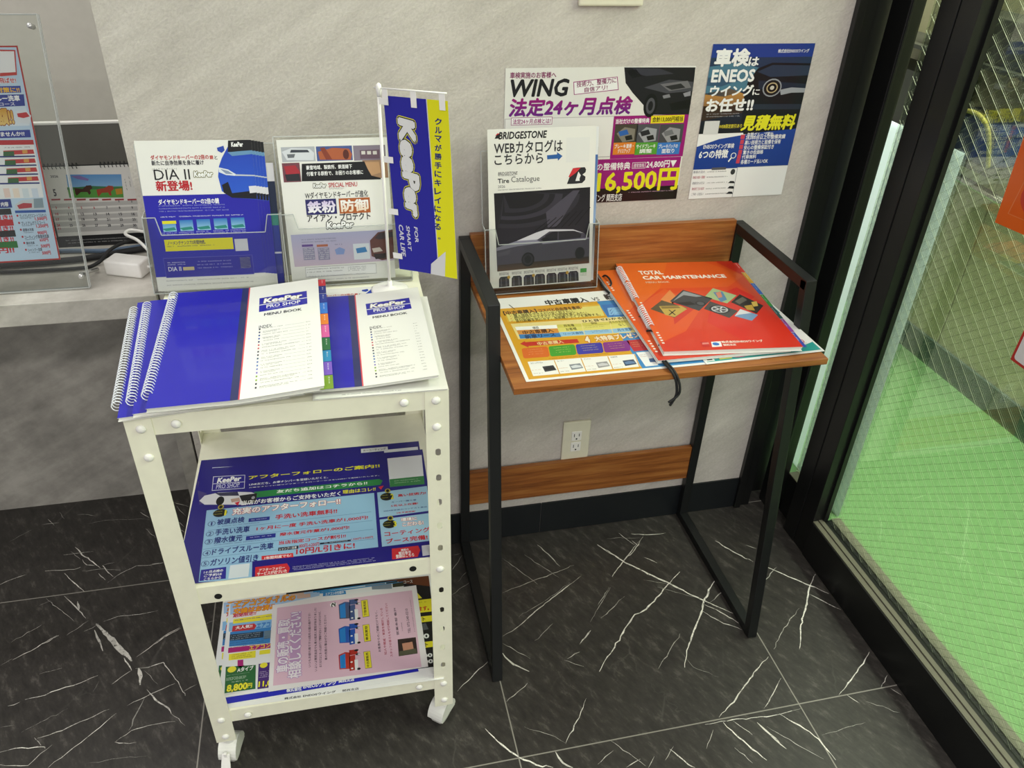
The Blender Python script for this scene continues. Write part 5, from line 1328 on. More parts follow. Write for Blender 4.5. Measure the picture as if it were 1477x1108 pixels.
    S.t('リース会社',104.2,151.9,141.0,160.2,'2a5a88',b=0.02,L=6)
    S.g(157.2,151.4,190.1,161.2,2,'2a5a88',L=6)
    S.t('月々定額',205.3,153.2,234.4,163.4,'2a5a88',b=0.02,L=6)
    S.p([(18.4,175.9),(29.0,168.3),(29.1,171.8),(123.3,176.8),(123.4,190.0),(31.2,186.1),(30.5,190.8)],'c8382a',L=4)
    S.t('中古車購入',48.8,175.2,96.1,187.3,'f4d8a0',b=0.04,L=5)
    S.t('4',135.5,169.7,145.3,193.7,'f4e8c8',b=0.1,L=7,ol=[(0.17, 'c84818', 6)],sh=0.2)
    S.t('大特典プレゼント!!',154.1,172.8,256.5,191.3,'f4e8c8',b=0.07,L=7,ol=[(0.13, 'c84818', 6)])
    S.p([(19.6,191.9),(61.8,192.3),(63.4,197.5),(59.6,222.9),(56.0,227.0),(15.5,225.6),(13.5,221.5),(16.8,195.3)],'dc6c28',L=4)
    S.g(24.6,196.6,53.6,219.0,3,'f0b080',L=5)
    S.p([(68.1,193.4),(110.8,193.8),(112.4,199.0),(107.7,224.5),(104.0,228.6),(62.9,227.2),(61.0,223.1),(65.2,196.8)],'4aa032',L=4)
    S.g(73.0,198.2,101.8,220.6,3,'e8e48a',L=5)
    S.p([(117.2,194.9),(160.5,195.3),(161.9,200.6),(156.5,226.2),(152.5,230.3),(111.0,228.9),(109.2,224.8),(114.1,198.3)],'3a3aa8',L=4)
    S.g(122.0,199.7,150.6,222.3,3,'e8d87a',L=5)
    S.p([(167.0,196.4),(210.8,196.8),(212.1,202.1),(205.9,227.9),(201.7,232.1),(159.7,230.6),(158.0,226.5),(163.7,199.9)],'84308c',L=4)
    S.g(171.7,201.2,200.0,223.9,3,'e8c860',L=5)
    S.r(209.3,196.6,236.7,235.2,'c0303c',L=4)
    S.g(214.3,203.5,233.2,223.7,3,'f0c890',L=5)
    S.g(55.5,232.5,168.3,236.9,1,'7a5820',L=4)
    S.p([(17.1,237.0),(207.8,243.8),(202.6,285.1),(15.4,282.5)],'f6f4ee',L=4)
    S.p([(62.3,240.3),(64.0,239.6),(61.7,282.8),(60.1,283.4)],'dea424',L=5)
    S.p([(37.8,256.2),(57.3,255.0),(58.8,270.7),(38.1,273.3)],'3a3a40',L=5)
    S.p([(39.2,261.9),(48.3,258.9),(56.3,262.1),(57.2,267.7),(40.9,268.4)],'1e1e22',L=6)
    S.t('ステップワゴン',20.7,240.4,42.4,246.0,'3a3a34',b=0.02,L=5)
    S.g(17.8,263.5,33.9,267.2,1,'d89040',L=5)
    S.g(18.0,274.2,33.7,277.0,1,'4a4a44',L=5)
    S.p([(109.5,241.9),(111.3,241.3),(107.7,284.6),(106.1,285.2)],'dea424',L=5)
    S.p([(84.2,257.9),(104.0,256.8),(105.1,272.5),(84.0,275.1)],'8a9098',L=5)
    S.p([(85.5,263.6),(94.8,260.7),(102.8,263.9),(103.5,269.5),(87.0,270.2)],'d8dce0',L=6)
    S.t('ルーミー',67.3,242.1,79.2,246.0,'3a3a34',b=0.02,L=5)
    S.g(63.8,265.3,79.9,269.0,1,'d89040',L=5)
    S.g(63.7,276.0,79.5,278.8,1,'4a4a44',L=5)
    S.p([(157.3,243.6),(159.1,243.0),(154.3,286.5),(152.5,287.2)],'dea424',L=5)
    S.p([(131.2,259.7),(151.3,258.5),(151.9,274.3),(130.5,277.0)],'9a9a9c',L=5)
    S.p([(132.3,265.4),(141.8,262.5),(149.8,265.7),(150.4,271.3),(133.6,272.1)],'d0d0d4',L=6)
    S.t('プリウス',114.5,243.7,126.4,247.7,'3a3a34',b=0.02,L=5)
    S.g(110.3,267.1,126.5,270.8,1,'d89040',L=5)
    S.g(109.9,277.9,125.8,280.7,1,'4a4a44',L=5)
    S.p([(205.7,245.3),(207.5,244.7),(201.4,288.5),(199.6,289.1)],'dea424',L=5)
    S.p([(178.7,261.5),(199.1,260.3),(199.4,276.2),(177.6,278.8)],'3a4c68',L=5)
    S.p([(179.7,267.2),(189.5,264.3),(197.5,267.5),(197.9,273.2),(180.9,273.9)],'6a88b0',L=6)
    S.t('N-BOX',162.3,245.4,174.3,249.4,'3a3a34',b=0.02,L=5)
    S.g(157.3,268.9,173.7,272.7,1,'d89040',L=5)
    S.g(156.6,279.7,172.7,282.5,1,'4a4a44',L=5)
    S.r(211.5,239.6,234.9,286.1,'f4f4f4',L=4)
    S.p([(225.9,263.1),(241.9,262.1),(242.1,274.4),(223.9,274.9)],'4a6a98',L=5)
    S.g(214.0,246.8,225.2,258.2,2,'c85040',L=5)
    return S
def sheet_ora(thick=.0004, deform=None):
    S = Sheet(251,357,thick,9); S.deform = deform; S.sub = 4 if deform else 6
    S.r(0,0,251,357,'e4501c',L=1,g='d93a1e')
    S.p([(0,0),(110,0),(60,120),(0,190)],'ea6a20',L=2)
    S.p([(110,0),(190,0),(251,70),(200,120),(60,120)],'e65c1e',L=3)
    S.p([(150,170),(251,180),(251,357),(170,357),(110,260)],'dc321f',L=2)
    S.p([(0,190),(70,120),(120,200),(60,290),(0,330)],'e6581f',L=3)
    S.p([(215,0),(251,0),(251,70)],'d8301e',L=4)
    S.p([(69.4,168.1),(99.5,150.2),(107.6,202.1),(46.6,264.5)],'d8341f',L=4)
    S.p([(183.9,141.6),(216.1,123.0),(238.3,164.7),(197.1,207.4)],'d8281c',L=4)
    S.p([(48.4,166.9),(78.7,126.3),(83.4,162.4),(57.2,199.1)],'e88a4a',L=4)
    S.t('TOTAL',36.8,37.9,86.9,56.6,'fff4e8',b=0.07,L=6,sh=-0.05)
    S.t('CAR MAINTENANCE',38.7,62.8,212.7,79.1,'fff4e8',b=0.07,L=6,sh=-0.05)
    S.t('MENU BOOK',39.7,87.7,87.9,95.2,'f4c8a8',b=0.04,L=6)
    S.p([(18.4,203.1),(50.2,169.0),(90.3,204.2),(54.2,239.2)],'5c5038',L=5)
    S.p([(37.9,193.0),(80.2,193.0),(88.4,207.2),(55.5,236.9),(40.0,227.5)],'c8a850',L=6)
    S.p([(51.6,208.1),(53.9,208.2),(60.3,228.8),(57.6,229.8)],'4a3c20',L=7)
    S.p([(63.9,208.8),(65.9,210.2),(48.3,229.2),(45.8,227.9)],'4a3c20',L=7)
    S.p([(41.0,195.1),(74.7,195.2),(77.2,202.8),(41.0,203.2)],'8a7038',L=7)
    S.p([(64.6,174.3),(105.0,127.8),(151.3,167.6),(109.1,215.8)],'3c3f44',L=5)
    S.p([(70.6,174.6),(104.8,133.2),(134.5,157.5),(121.5,159.4),(99.5,150.2)],'9a9ea4',L=6)
    S.p([(74.7,181.3),(103.2,177.8),(111.6,189.8),(92.1,193.7)],'14161a',L=6)
    S.e(121.2,186.5,10,10,'1e2024',L=6)
    S.e(121.2,186.5,7,7,'55585e',L=7)
    S.p([(138.2,160.3),(167.3,123.7),(204.0,157.5),(172.9,189.5)],'a8c08c',L=5)
    S.p([(161.8,141.7),(181.3,140.1),(178.4,174.4),(162.7,183.8)],'5c88b0',L=6)
    S.p([(165.8,144.6),(177.4,138.6),(173.4,162.3),(163.6,167.0)],'d88c70',L=7)
    S.p([(120.8,207.9),(142.8,178.8),(183.1,220.2),(156.8,246.6)],'4a4644',L=5)
    S.e(150.2,212.1,20,17,'26262a',L=6)
    S.e(150.2,212.1,16,13.5,'c4c4c6',L=7)
    S.e(150.2,212.1,13,11,'4c4c50',L=8)
    S.p([(148.2,212.1),(148.6,224.1),(151.8,224.1),(152.2,212.1)],'d4d4d6',L=9)
    S.p([(149.6,210.5),(136.4,214.5),(137.4,217.1),(150.9,213.7)],'d4d4d6',L=9)
    S.p([(151.9,211.1),(143.3,201.6),(140.7,203.2),(148.6,213.1)],'d4d4d6',L=9)
    S.p([(151.9,213.1),(159.8,203.2),(157.2,201.6),(148.6,211.1)],'d4d4d6',L=9)
    S.p([(149.6,213.7),(163.1,217.1),(164.0,214.5),(150.9,210.5)],'d4d4d6',L=9)
    S.p([(182.3,184.9),(211.8,153.2),(240.5,202.3),(214.5,233.2)],'2c2824',L=5)
    S.p([(191.3,181.6),(213.2,164.6),(217.5,177.9),(195.7,194.6)],'6a665c',L=6)
    S.p([(202.4,201.4),(219.4,197.3),(216.3,221.0),(202.5,217.0)],'c8a040',L=6)
    S.p([(222.0,186.6),(233.9,184.0),(229.5,203.0),(219.2,205.5)],'d8b858',L=6)
    S.p([(169.1,240.1),(190.3,213.2),(215.6,238.1),(195.1,259.6)],'7aa0c8',L=5)
    S.p([(169.1,240.1),(190.3,213.2),(206.5,230.2),(180.7,234.8)],'e4e4e8',L=6)
    S.r(73.2,328.6,86.0,345.5,'c83028',L=5)
    S.p([(76.5,332.1),(87.9,331.7),(87.2,337.0),(74.4,338.3)],'e88a80',L=6)
    S.p([(93.0,329.9),(110.8,328.9),(107.3,346.9),(89.1,347.8)],'f4f4f4',L=5)
    S.e(99.2,337.8,6,5.4,'3a78c8',L=6)
    S.t('株式会社ENEOSウイング',111.2,327.9,187.0,336.0,'fff0e4',b=0.05,L=5)
    S.t('関西支店',111.3,338.6,134.1,345.4,'fff0e4',b=0.05,L=5)
    return S
def sheet_flag(thick=.0004, deform=None):
    S = Sheet(112,287,thick,4); S.deform = deform; S.sub = 4 if deform else 6
    S.r(0,0,77,287,'2a28a6',L=1)
    S.r(76,0,112,287,'f6f21a',L=2)
    S.r(75.2,0,76.6,287,'e4e4e8',L=3)
    S.p([(62.1,268.5),(92.3,241.2),(87.4,291.9),(59.4,292.9)],'e8e8ea',L=4)
    S.t('KeePer',22.1,30.0,53.2,190.3,'f2f2f0',rot=-90,b=0.11,sh=0.12,L=7,ol=[(0.2, 'e8e24a', 4), (0.16, '2c2a24', 5)])
    S.t('FOR',35.1,205.9,41.8,233.8,'e4e4f0',rot=-90,b=0.04,sh=0.12,L=4)
    S.t('SMART',20.5,205.8,27.1,250.4,'e4e4f0',rot=-90,b=0.04,sh=0.12,L=4)
    S.t('CAR LIFE',6.5,205.6,14.9,262.4,'e4e4f0',rot=-90,b=0.04,sh=0.12,L=4)
    S.t('ク',87.5,26.5,99.6,36.5,'24327a',b=0.05,L=4)
    S.t('ル',86.4,39.6,98.5,49.7,'24327a',b=0.05,L=4)
    S.t('マ',85.2,52.8,97.4,63.0,'24327a',b=0.05,L=4)
    S.t('が',84.0,66.3,96.3,76.5,'24327a',b=0.05,L=4)
    S.t('勝',82.9,79.8,95.2,90.1,'24327a',b=0.05,L=4)
    S.t('手',81.7,93.6,94.1,104.0,'24327a',b=0.05,L=4)
    S.t('に',80.4,107.5,93.0,118.0,'24327a',b=0.05,L=4)
    S.t('キ',79.2,121.6,91.8,132.2,'24327a',b=0.05,L=4)
    S.t('レ',78.0,135.9,90.7,146.5,'24327a',b=0.05,L=4)
    S.t('イ',76.7,150.4,89.5,161.1,'24327a',b=0.05,L=4)
    S.t('に',75.4,165.0,88.3,175.8,'24327a',b=0.05,L=4)
    S.t('な',74.2,179.9,87.1,190.7,'24327a',b=0.05,L=4)
    S.t('る',72.8,194.9,85.9,205.8,'24327a',b=0.05,L=4)
    S.t('。',78.9,218.5,83.9,222.0,'24327a',b=0.03,L=4)
    return S
def sheet_fly(thick=.0004, deform=None):
    S = Sheet(257,366,thick,8); S.deform = deform; S.sub = 4 if deform else 6
    S.r(0,0,257,366,'b83028',L=1)
    S.r(2.6,2.6,254.4,363.4,'c4dcf2',L=2)
    S.r(6,6,251,130,'a8cce8',L=3,g='e4eef8')
    S.p([(228.6,6.0),(252.2,6.9),(246.9,47.0),(219.9,48.7)],'c83a34',L=4)
    S.p([(228.0,8.7),(249.8,8.9),(245.8,42.2),(221.0,43.2)],'f4f4f4',L=5)
    S.t('水しぶきで汚れをふっ飛ばせ!',134.3,50.9,243.6,60.0,'cc2a2a',b=0.05,L=5,ol=[(0.12, 'ffffff', 4)])
    S.p([(134.4,65.1),(248.8,64.3),(248.0,75.4),(132.0,76.0)],'2a44a8',L=4)
    S.t('花粉・黄砂対策に!!',157.0,66.2,246.3,75.3,'f6c02a',b=0.06,L=5)
    S.p([(174.1,78.5),(251.5,78.2),(249.8,97.1),(169.7,99.2)],'2a3c98',L=4)
    S.t('ドライブスルー洗車',160.7,79.3,243.9,89.2,'ffffff',b=0.06,L=5)
    S.t('全部コース',191.5,90.3,234.3,96.7,'e8e8f8',b=0.04,L=5)
    S.t('半額!!',186.2,99.5,228.0,128.7,'d8a030',b=0.09,L=6,ol=[(0.16, '8a2a18', 5)],g='f0d080')
    S.p([(233.9,105.9),(249.2,103.4),(256.1,113.4),(251.3,127.5),(232.8,124.9)],'e4eaf0',L=4)
    S.p([(234.5,109.4),(249.8,107.6),(253.8,114.8),(243.1,117.4),(234.8,115.1)],'c83238',L=5)
    S.p([(115.2,138.0),(249.6,136.8),(249.1,149.6),(112.5,149.9)],'2c3c9c',L=4)
    S.t('この機会に試してみませんか??',124.8,139.0,240.0,147.2,'ffffff',b=0.05,L=5)
    S.p([(112.1,152.0),(251.7,154.0),(250.0,253.3),(90.1,252.0)],'f2f4f6',L=4)
    S.p([(112.2,151.3),(251.7,154.0),(251.5,162.0),(110.4,159.7)],'c02c34',L=5)
    S.p([(200.5,170.8),(248.6,170.2),(249.2,177.5),(199.1,178.0)],'c83a3c',L=5)
    S.p([(200.2,172.2),(217.3,172.1),(216.4,180.0),(198.6,180.1)],'3c6a40',L=6)
    S.p([(230.7,170.3),(238.9,170.2),(238.4,176.4),(230.1,176.5)],'e0a050',L=6)
    S.p([(126.2,178.4),(249.4,180.4),(249.6,183.0),(125.6,181.2)],'2c3a80',L=5)
    S.g(203.2,164.4,245.4,168.6,1,'6a6a78',L=5)
    S.p([(199.8,186.0),(248.0,185.5),(248.7,192.8),(198.4,193.2)],'c83a3c',L=5)
    S.p([(199.6,187.4),(216.7,187.3),(215.8,195.3),(197.9,195.3)],'3c6a40',L=6)
    S.p([(230.1,185.6),(238.4,185.5),(237.8,191.7),(229.5,191.7)],'e0a050',L=6)
    S.p([(123.0,193.3),(248.8,195.7),(249.0,198.3),(122.4,196.2)],'2c3a80',L=5)
    S.g(202.5,179.5,244.9,183.9,1,'6a6a78',L=5)
    S.p([(199.2,201.2),(247.5,200.8),(248.2,208.2),(197.7,208.5)],'c83a3c',L=5)
    S.p([(198.9,202.7),(216.0,202.6),(215.1,210.6),(197.3,210.7)],'3c6a40',L=6)
    S.p([(229.5,200.9),(237.8,200.8),(237.3,207.0),(229.0,207.1)],'e0a050',L=6)
    S.p([(119.7,208.4),(248.3,211.2),(248.5,213.7),(119.1,211.3)],'2c3a80',L=5)
    S.g(201.8,194.8,244.3,199.2,1,'6a6a78',L=5)
    S.p([(198.5,216.6),(247.0,216.3),(247.6,223.7),(197.0,223.9)],'c83a3c',L=5)
    S.p([(198.2,218.0),(215.4,218.0),(214.5,226.1),(196.6,226.1)],'3c6a40',L=6)
    S.p([(228.9,216.3),(237.2,216.3),(236.7,222.5),(228.4,222.6)],'e0a050',L=6)
    S.p([(116.5,223.5),(247.8,226.7),(248.0,229.3),(115.8,226.4)],'2c3a80',L=5)
    S.g(201.1,210.1,243.8,214.7,1,'6a6a78',L=5)
    S.r(186.9,234.9,196.8,250.9,'f0d8d0',L=5)
    S.r(201.9,235.5,211.9,251.6,'f8e8d8',L=5)
    S.r(217.0,236.2,227.1,252.3,'dce8f0',L=5)
    S.r(232.2,236.8,242.4,253.0,'d8e4f4',L=5)
    S.r(110.0,253.7,195.3,268.8,'2c3c8c',L=4)
    S.t('内容',178.0,258.3,190.2,266.3,'ffffff',b=0.05,L=5)
    S.p([(200.3,264.5),(212.3,256.8),(230.0,255.4),(247.7,254.7),(247.6,273.6),(200.7,272.8)],'cfd6dc',L=4)
    S.p([(203.6,265.4),(214.8,261.5),(228.5,262.9),(227.1,270.3),(205.9,271.6)],'b8424a',L=5)
    S.p([(232.9,254.8),(247.7,254.7),(246.6,271.2),(230.4,271.2)],'8ca0ac',L=5)
    S.p([(198.4,274.2),(248.7,275.1),(248.6,279.7),(198.2,278.7)],'2c58a8',L=5)
    S.e(200.7,283.4,1.6,2,'c03040',L=5)
    S.t('プレミアムガラスコートフルセット',203.9,281.3,248.4,288.0,'3a3a50',b=0.03,L=5)
    S.t('1,500円',228.1,287.0,248.0,294.1,'cc2430',b=0.06,L=5)
    S.g(204.8,287.4,221.6,291.3,1,'6a6a80',L=5)
    S.e(201.0,296.3,1.6,2,'c03040',L=5)
    S.t('プレミアムガラスコート',204.2,294.2,243.9,300.8,'3a3a50',b=0.03,L=5)
    S.t('1,250円',227.7,300.0,247.6,307.1,'cc2430',b=0.06,L=5)
    S.g(205.1,300.3,221.9,304.3,1,'6a6a80',L=5)
    S.e(201.4,308.5,1.6,2,'c03040',L=5)
    S.t('超撥水洗車',204.6,306.4,222.6,312.0,'3a3a50',b=0.03,L=5)
    S.t('900円',227.5,312.2,243.2,319.2,'cc2430',b=0.06,L=5)
    S.g(205.5,312.6,222.4,316.6,1,'6a6a80',L=5)
    S.e(201.7,321.2,1.6,2,'c03040',L=5)
    S.t('コーティング車専用洗車',204.9,319.1,245.5,325.9,'3a3a50',b=0.03,L=5)
    S.t('650円',228.6,325.0,243.0,332.0,'cc2430',b=0.06,L=5)
    S.g(205.8,325.3,222.8,329.3,1,'6a6a80',L=5)
    S.e(202.3,332.4,1.6,2,'c03040',L=5)
    S.t('撥水洗車',205.6,330.3,219.4,335.7,'3a3a50',b=0.03,L=5)
    S.t('500円',228.6,336.2,243.7,343.3,'cc2430',b=0.06,L=5)
    S.g(206.5,336.5,223.5,340.6,1,'6a6a80',L=5)
    S.e(202.7,344.8,1.6,2,'c03040',L=5)
    S.t('シャンプー洗車',206.0,342.7,229.8,348.7,'3a3a50',b=0.03,L=5)
    S.t('500円',228.3,348.6,242.8,355.8,'cc2430',b=0.06,L=5)
    S.g(206.9,348.9,223.9,353.1,1,'6a6a80',L=5)
    S.r(113.2,270.1,192.2,280.7,'2a2a2e',L=4)
    S.t('円/L引き!!',141.7,280.5,192.5,289.8,'cc2430',b=0.06,L=5)
    S.r(109.1,289.3,191.8,300.4,'c02c34',L=4)
    S.t('円/L引き!!',137.7,299.8,189.6,309.4,'cc2430',b=0.06,L=5)
    S.r(104.9,308.6,191.3,320.2,'2a2a2e',L=4)
    S.t('円/L引き!!',133.6,319.3,186.7,329.2,'cc2430',b=0.06,L=5)
    S.r(100.7,328.1,190.9,340.2,'2f7a3a',L=4)
    S.t('500円!!',129.5,339.0,183.8,349.1,'cc2430',b=0.06,L=5)
    return S
def sheet_cal(thick=.0004, deform=None):
    S = Sheet(180,140,thick,8); S.deform = deform; S.sub = 4 if deform else 6
    S.r(0,0,180,140,'f0eeea',L=1)
    S.p([(42.5,15.6),(144.4,18.9),(139.9,65.8),(38.1,61.9)],'5a9ad8',L=2,g='a8d0f0')
    S.p([(38.8,40.7),(142.4,43.0),(139.9,65.8),(38.8,61.9)],'5aa044',L=3)
    S.p([(38.5,42.2),(84.9,39.8),(142.0,44.8),(141.3,48.4),(38.4,45.8)],'3c7a4c',L=4)
    S.p([(51.8,42.7),(66.8,45.2),(75.0,38.6),(83.9,38.3),(85.3,44.2),(79.7,48.3),(80.5,54.2),(76.3,57.7),(74.2,51.7),(62.1,51.2),(53.1,58.1),(51.3,54.4)],'4a2c20',L=5)
    S.p([(92.1,47.4),(107.6,45.1),(116.1,40.4),(124.1,41.5),(124.9,47.7),(118.3,53.0),(118.2,60.3),(114.6,60.9),(112.6,54.2),(100.9,54.4),(93.1,62.2),(92.0,57.7)],'a8452c',L=5)
    S.p([(49.8,18.8),(66.0,18.0),(82.5,25.9),(80.4,29.4),(61.1,25.0)],'8a78b8',L=4)
    S.p([(127.6,47.8),(140.3,46.6),(139.3,58.3),(127.4,59.3)],'c8902c',L=5)
    S.t('2026',13.2,15.9,27.3,20.8,'4a4a50',b=0.04,L=3)
    S.t('5',10.9,42.8,16.8,58.0,'4a4a50',b=0.08,L=3)
    S.g(148.0,28.5,151.9,50.7,1,'4a4a50',L=3,vert=1)
    S.g(156.5,23.8,160.4,45.9,1,'4a4a50',L=3,vert=1)
    S.g(165.1,21.9,169.1,44.1,1,'4a4a50',L=3,vert=1)
    S.t('1',128.0,70.1,130.7,75.4,'3a3a42',b=0.06,L=3)
    S.t('2',152.1,71.2,154.8,76.6,'3a3a42',b=0.06,L=3)
    S.t('3',8.2,77.7,10.7,83.0,'c03040',b=0.06,L=3)
    S.t('4',31.6,78.9,34.1,84.2,'c03040',b=0.06,L=3)
    S.t('5',55.1,80.0,57.7,85.3,'c03040',b=0.06,L=3)
    S.t('6',78.8,81.2,81.5,86.5,'c03040',b=0.06,L=3)
    S.t('7',102.7,82.3,105.4,87.7,'3a3a42',b=0.06,L=3)
    S.t('8',126.7,83.5,129.4,88.9,'3a3a42',b=0.06,L=3)
    S.t('9',150.8,84.6,153.6,90.1,'3a3a42',b=0.06,L=3)
    S.t('10',5.3,90.6,11.1,96.1,'c03040',b=0.06,L=3)
    S.t('11',28.7,91.7,34.6,97.3,'3a3a42',b=0.06,L=3)
    S.t('12',52.3,92.9,58.3,98.5,'3a3a42',b=0.06,L=3)
    S.t('13',76.1,94.1,82.1,99.7,'3a3a42',b=0.06,L=3)
    S.t('14',100.0,95.3,106.1,100.9,'3a3a42',b=0.06,L=3)
    S.t('15',124.1,96.5,130.3,102.1,'3a3a42',b=0.06,L=3)
    S.t('16',148.3,97.7,154.6,103.4,'3a3a42',b=0.06,L=3)
    S.t('17',4.1,101.7,9.9,107.2,'c03040',b=0.06,L=3)
    S.t('18',27.6,102.9,33.5,108.5,'3a3a42',b=0.06,L=3)
    S.t('19',51.2,104.1,57.2,109.7,'3a3a42',b=0.06,L=3)
    S.t('20',75.1,105.4,81.1,111.0,'3a3a42',b=0.06,L=3)
    S.t('21',99.0,106.6,105.2,112.2,'3a3a42',b=0.06,L=3)
    S.t('22',123.2,107.8,129.4,113.5,'3a3a42',b=0.06,L=3)
    S.t('23',147.5,109.1,153.8,114.8,'3a3a42',b=0.06,L=3)
    S.t('24',2.7,113.6,8.5,119.2,'c03040',b=0.06,L=3)
    S.t('25',26.3,114.9,32.2,120.5,'3a3a42',b=0.06,L=3)
    S.t('26',50.0,116.1,56.0,121.8,'3a3a42',b=0.06,L=3)
    S.t('27',73.9,117.4,80.0,123.1,'3a3a42',b=0.06,L=3)
    S.t('28',97.9,118.7,104.1,124.4,'3a3a42',b=0.06,L=3)
    S.t('29',122.2,120.0,128.4,125.7,'3a3a42',b=0.06,L=3)
    S.t('30',146.5,121.3,152.8,127.0,'3a3a42',b=0.06,L=3)
    S.t('31',2.2,121.5,8.4,125.6,'c03040',b=0.06,L=3)
    S.r(4.4,62.5,21.0,65.8,'b04048',L=3)
    S.r(27.6,63.6,44.4,66.9,'b04048',L=3)
    S.r(51.0,64.7,68.0,68.0,'b04048',L=3)
    S.r(74.6,65.7,91.7,69.1,'b04048',L=3)
    S.r(98.3,66.8,115.5,70.2,'b04048',L=3)
    S.r(122.2,67.9,139.5,71.4,'b04048',L=3)
    S.r(146.2,69.1,163.7,72.5,'b04048',L=3)
    S.r(0.7,72.6,164.5,81.0,'c8c6c4',L=2)
    S.r(-2.2,85.0,162.1,93.7,'c8c6c4',L=2)
    S.r(-5.1,97.5,159.6,106.5,'c8c6c4',L=2)
    S.r(-8.0,110.0,157.1,119.4,'c8c6c4',L=2)
    S.r(-11.0,122.7,154.7,132.3,'c8c6c4',L=2)
    return S
# ================================================================ reception counter on the left
ct = thing('reception_counter', 'grey stone-look reception counter in the opening left of the wall', 'counter', (-2.0, .3, 0))
MB().box((-3.2, -.012, .7055), (XW - .003, .66, .750), .0015).build('worktop', TOPST, ct, world=True)
MB().box((-1.357, .002, 0), (-1.327, .335, .7055), .001).build('end_panel', STONE, ct, world=True)
MB().box((-3.2, .335, 0), (-1.327, .355, .7055)).build('knee_panel', STONE, ct, world=True)
# divider and calendar
dv = thing('desk_divider', 'dark grey desk divider with a white top edge behind the calendar', 'divider', (-1.7, .405, .75))
MB().box((-2.1, .40, .7505), (-1.24, .412, .958)).build('panel', DDIV, dv, world=True)
MB().box((-2.1, .399, .958), (-1.24, .413, .962)).build('edge_strip', WHITE, dv, world=True)

def put(name, S, key, mat, label=None, cat=None, group=None, parent=None, O=None, u=None, v=None):
    f = FRAMES[key] if key else None
    o = S.build(name, mat, O or f[0], u or f[1], v or f[2], parent)
    return tag(o, label, cat, group)
def fpt(key, u, v, n=0):
    O, uu, vv = FRAMES[key]; uu = Vector(uu); vv = Vector(vv); nn = uu.cross(-vv)
    return Vector(O) + uu*u/1000 + vv*v/1000 + nn*n/1000
def fmat(key): return frame_matrix(*FRAMES[key])

cl = thing('desk_calendar', 'spiral desk calendar with two running horses on the counter', 'calendar', (-1.455, .24, .75))
put('page', sheet_cal(.001), 'cal', PAPER, parent=cl)
m = MB(); 
for a, b, n0, n1 in ((0, 164, -1.6, -3.2),):
    pts = [fpt('cal', -4, -2, -1.6), fpt('cal', 184, -2, -1.6), fpt('cal', 184, 164, -1.6), fpt('cal', -4, 164, -1.6)]
    m.prism(pts, fmat('cal').to_3x3() @ Vector((0, 0, -.002)))
    q0, q1 = fpt('cal', -4, -2, -3.6), fpt('cal', 184, -2, -3.6)
    m.prism([q0, q1, Vector((q1.x, q1.y + .075, .7505)), Vector((q0.x, q0.y + .075, .7505))], (0, .002, 0))
m.build('easel_backing', BLACK, cl, world=True)
for grp in (range(9), range(14, 24)):
    m = MB(); ax = [fpt('cal', 6 + 7.4*grp[0] - 2, 1.5, -3), fpt('cal', 6 + 7.4*grp[-1] + 2, 1.5, -3)]
    m.tube(ax, .0009, 5)
    for k in grp:
        x = 6 + 7.4*k
        m.tube([fpt('cal', x, -1 + 5.5*math.sin(q), 4.5*math.cos(q) - 1.5) for q in (2*math.pi*i/12 for i in range(13))], .0008, 5, False)
    m.build('binding_rings', BLACK, cl, world=True)
S = Sheet(188, 22, .0002); S.edge = '1a1a1c'; S.r(0, 0, 188, 22, '1c1c20', L=1); S.g(16, 5, 150, 16, 2, 'c8c8c8')
c = fpt('cal', -4, 142, .6); S.build('caption_strip', PAPER, c, FRAMES['cal'][1], FRAMES['cal'][2], cl)

# acrylic poster stand: two clear sheets, four standoffs
ac = thing('acrylic_poster_stand', 'clear acrylic poster stand on the counter, left edge of the photo', 'stand', (-1.62, .08, .75))
uF, vF = FRAMES['fly'][1], FRAMES['fly'][2]
def FP(x, z, n): # x world, height along the lean
    s = (z - .752)/.9613; O = Vector((x, .0365, .752)) + Vector((0, .2755, .9613))*s; return O + Vector((0, -.9613, .2755))*n
for nm, n0 in (('front_sheet', .0045), ('back_sheet', -.0045)):
    o = MB().prism([FP(-1.787, .752, n0), FP(-1.4485, .752, n0), FP(-1.4485, 1.204, n0), FP(-1.787, 1.204, n0)], Vector((0, -.9613, .2755))*-.003).build(nm, ACRYL, ac, world=True)
    MB().bar(FP(-1.4485, .752, n0-.0015), FP(-1.4485, 1.204, n0-.0015), .0031, .0016, (1, 0, 0)).bar(FP(-1.787, .7525, n0-.0015), FP(-1.4485, .7525, n0-.0015), .0031, .0012).bar(FP(-1.787, 1.204, n0-.0015), FP(-1.4485, 1.204, n0-.0015), .0031, .0012).build('polished_edge', AEDGE, ac, world=True)
for x, z in ((-1.462, 1.186), (-1.773, 1.186), (-1.458, .774), (-1.777, .774)):
    MB().lathe([(.0045, -.010), (.0045, .0085), (.004, .0095)], FP(x, z, 0), Vector((0, -.9613, .2755)), 14).build('standoff', SILVER, ac, True, True)
for a, b in ((-1.462, -1.449), (-1.773, -1.786)): MB().tube([FP(a, .776, -.010), (b, .112, .7548)], .0035, 10).build('rear_leg', SILVER, ac, True, True)
put('car_wash_flyer', sheet_fly(.0004), 'fly', PAPER, 'red-bordered car wash price flyer inside the clear acrylic stand', 'flyer')

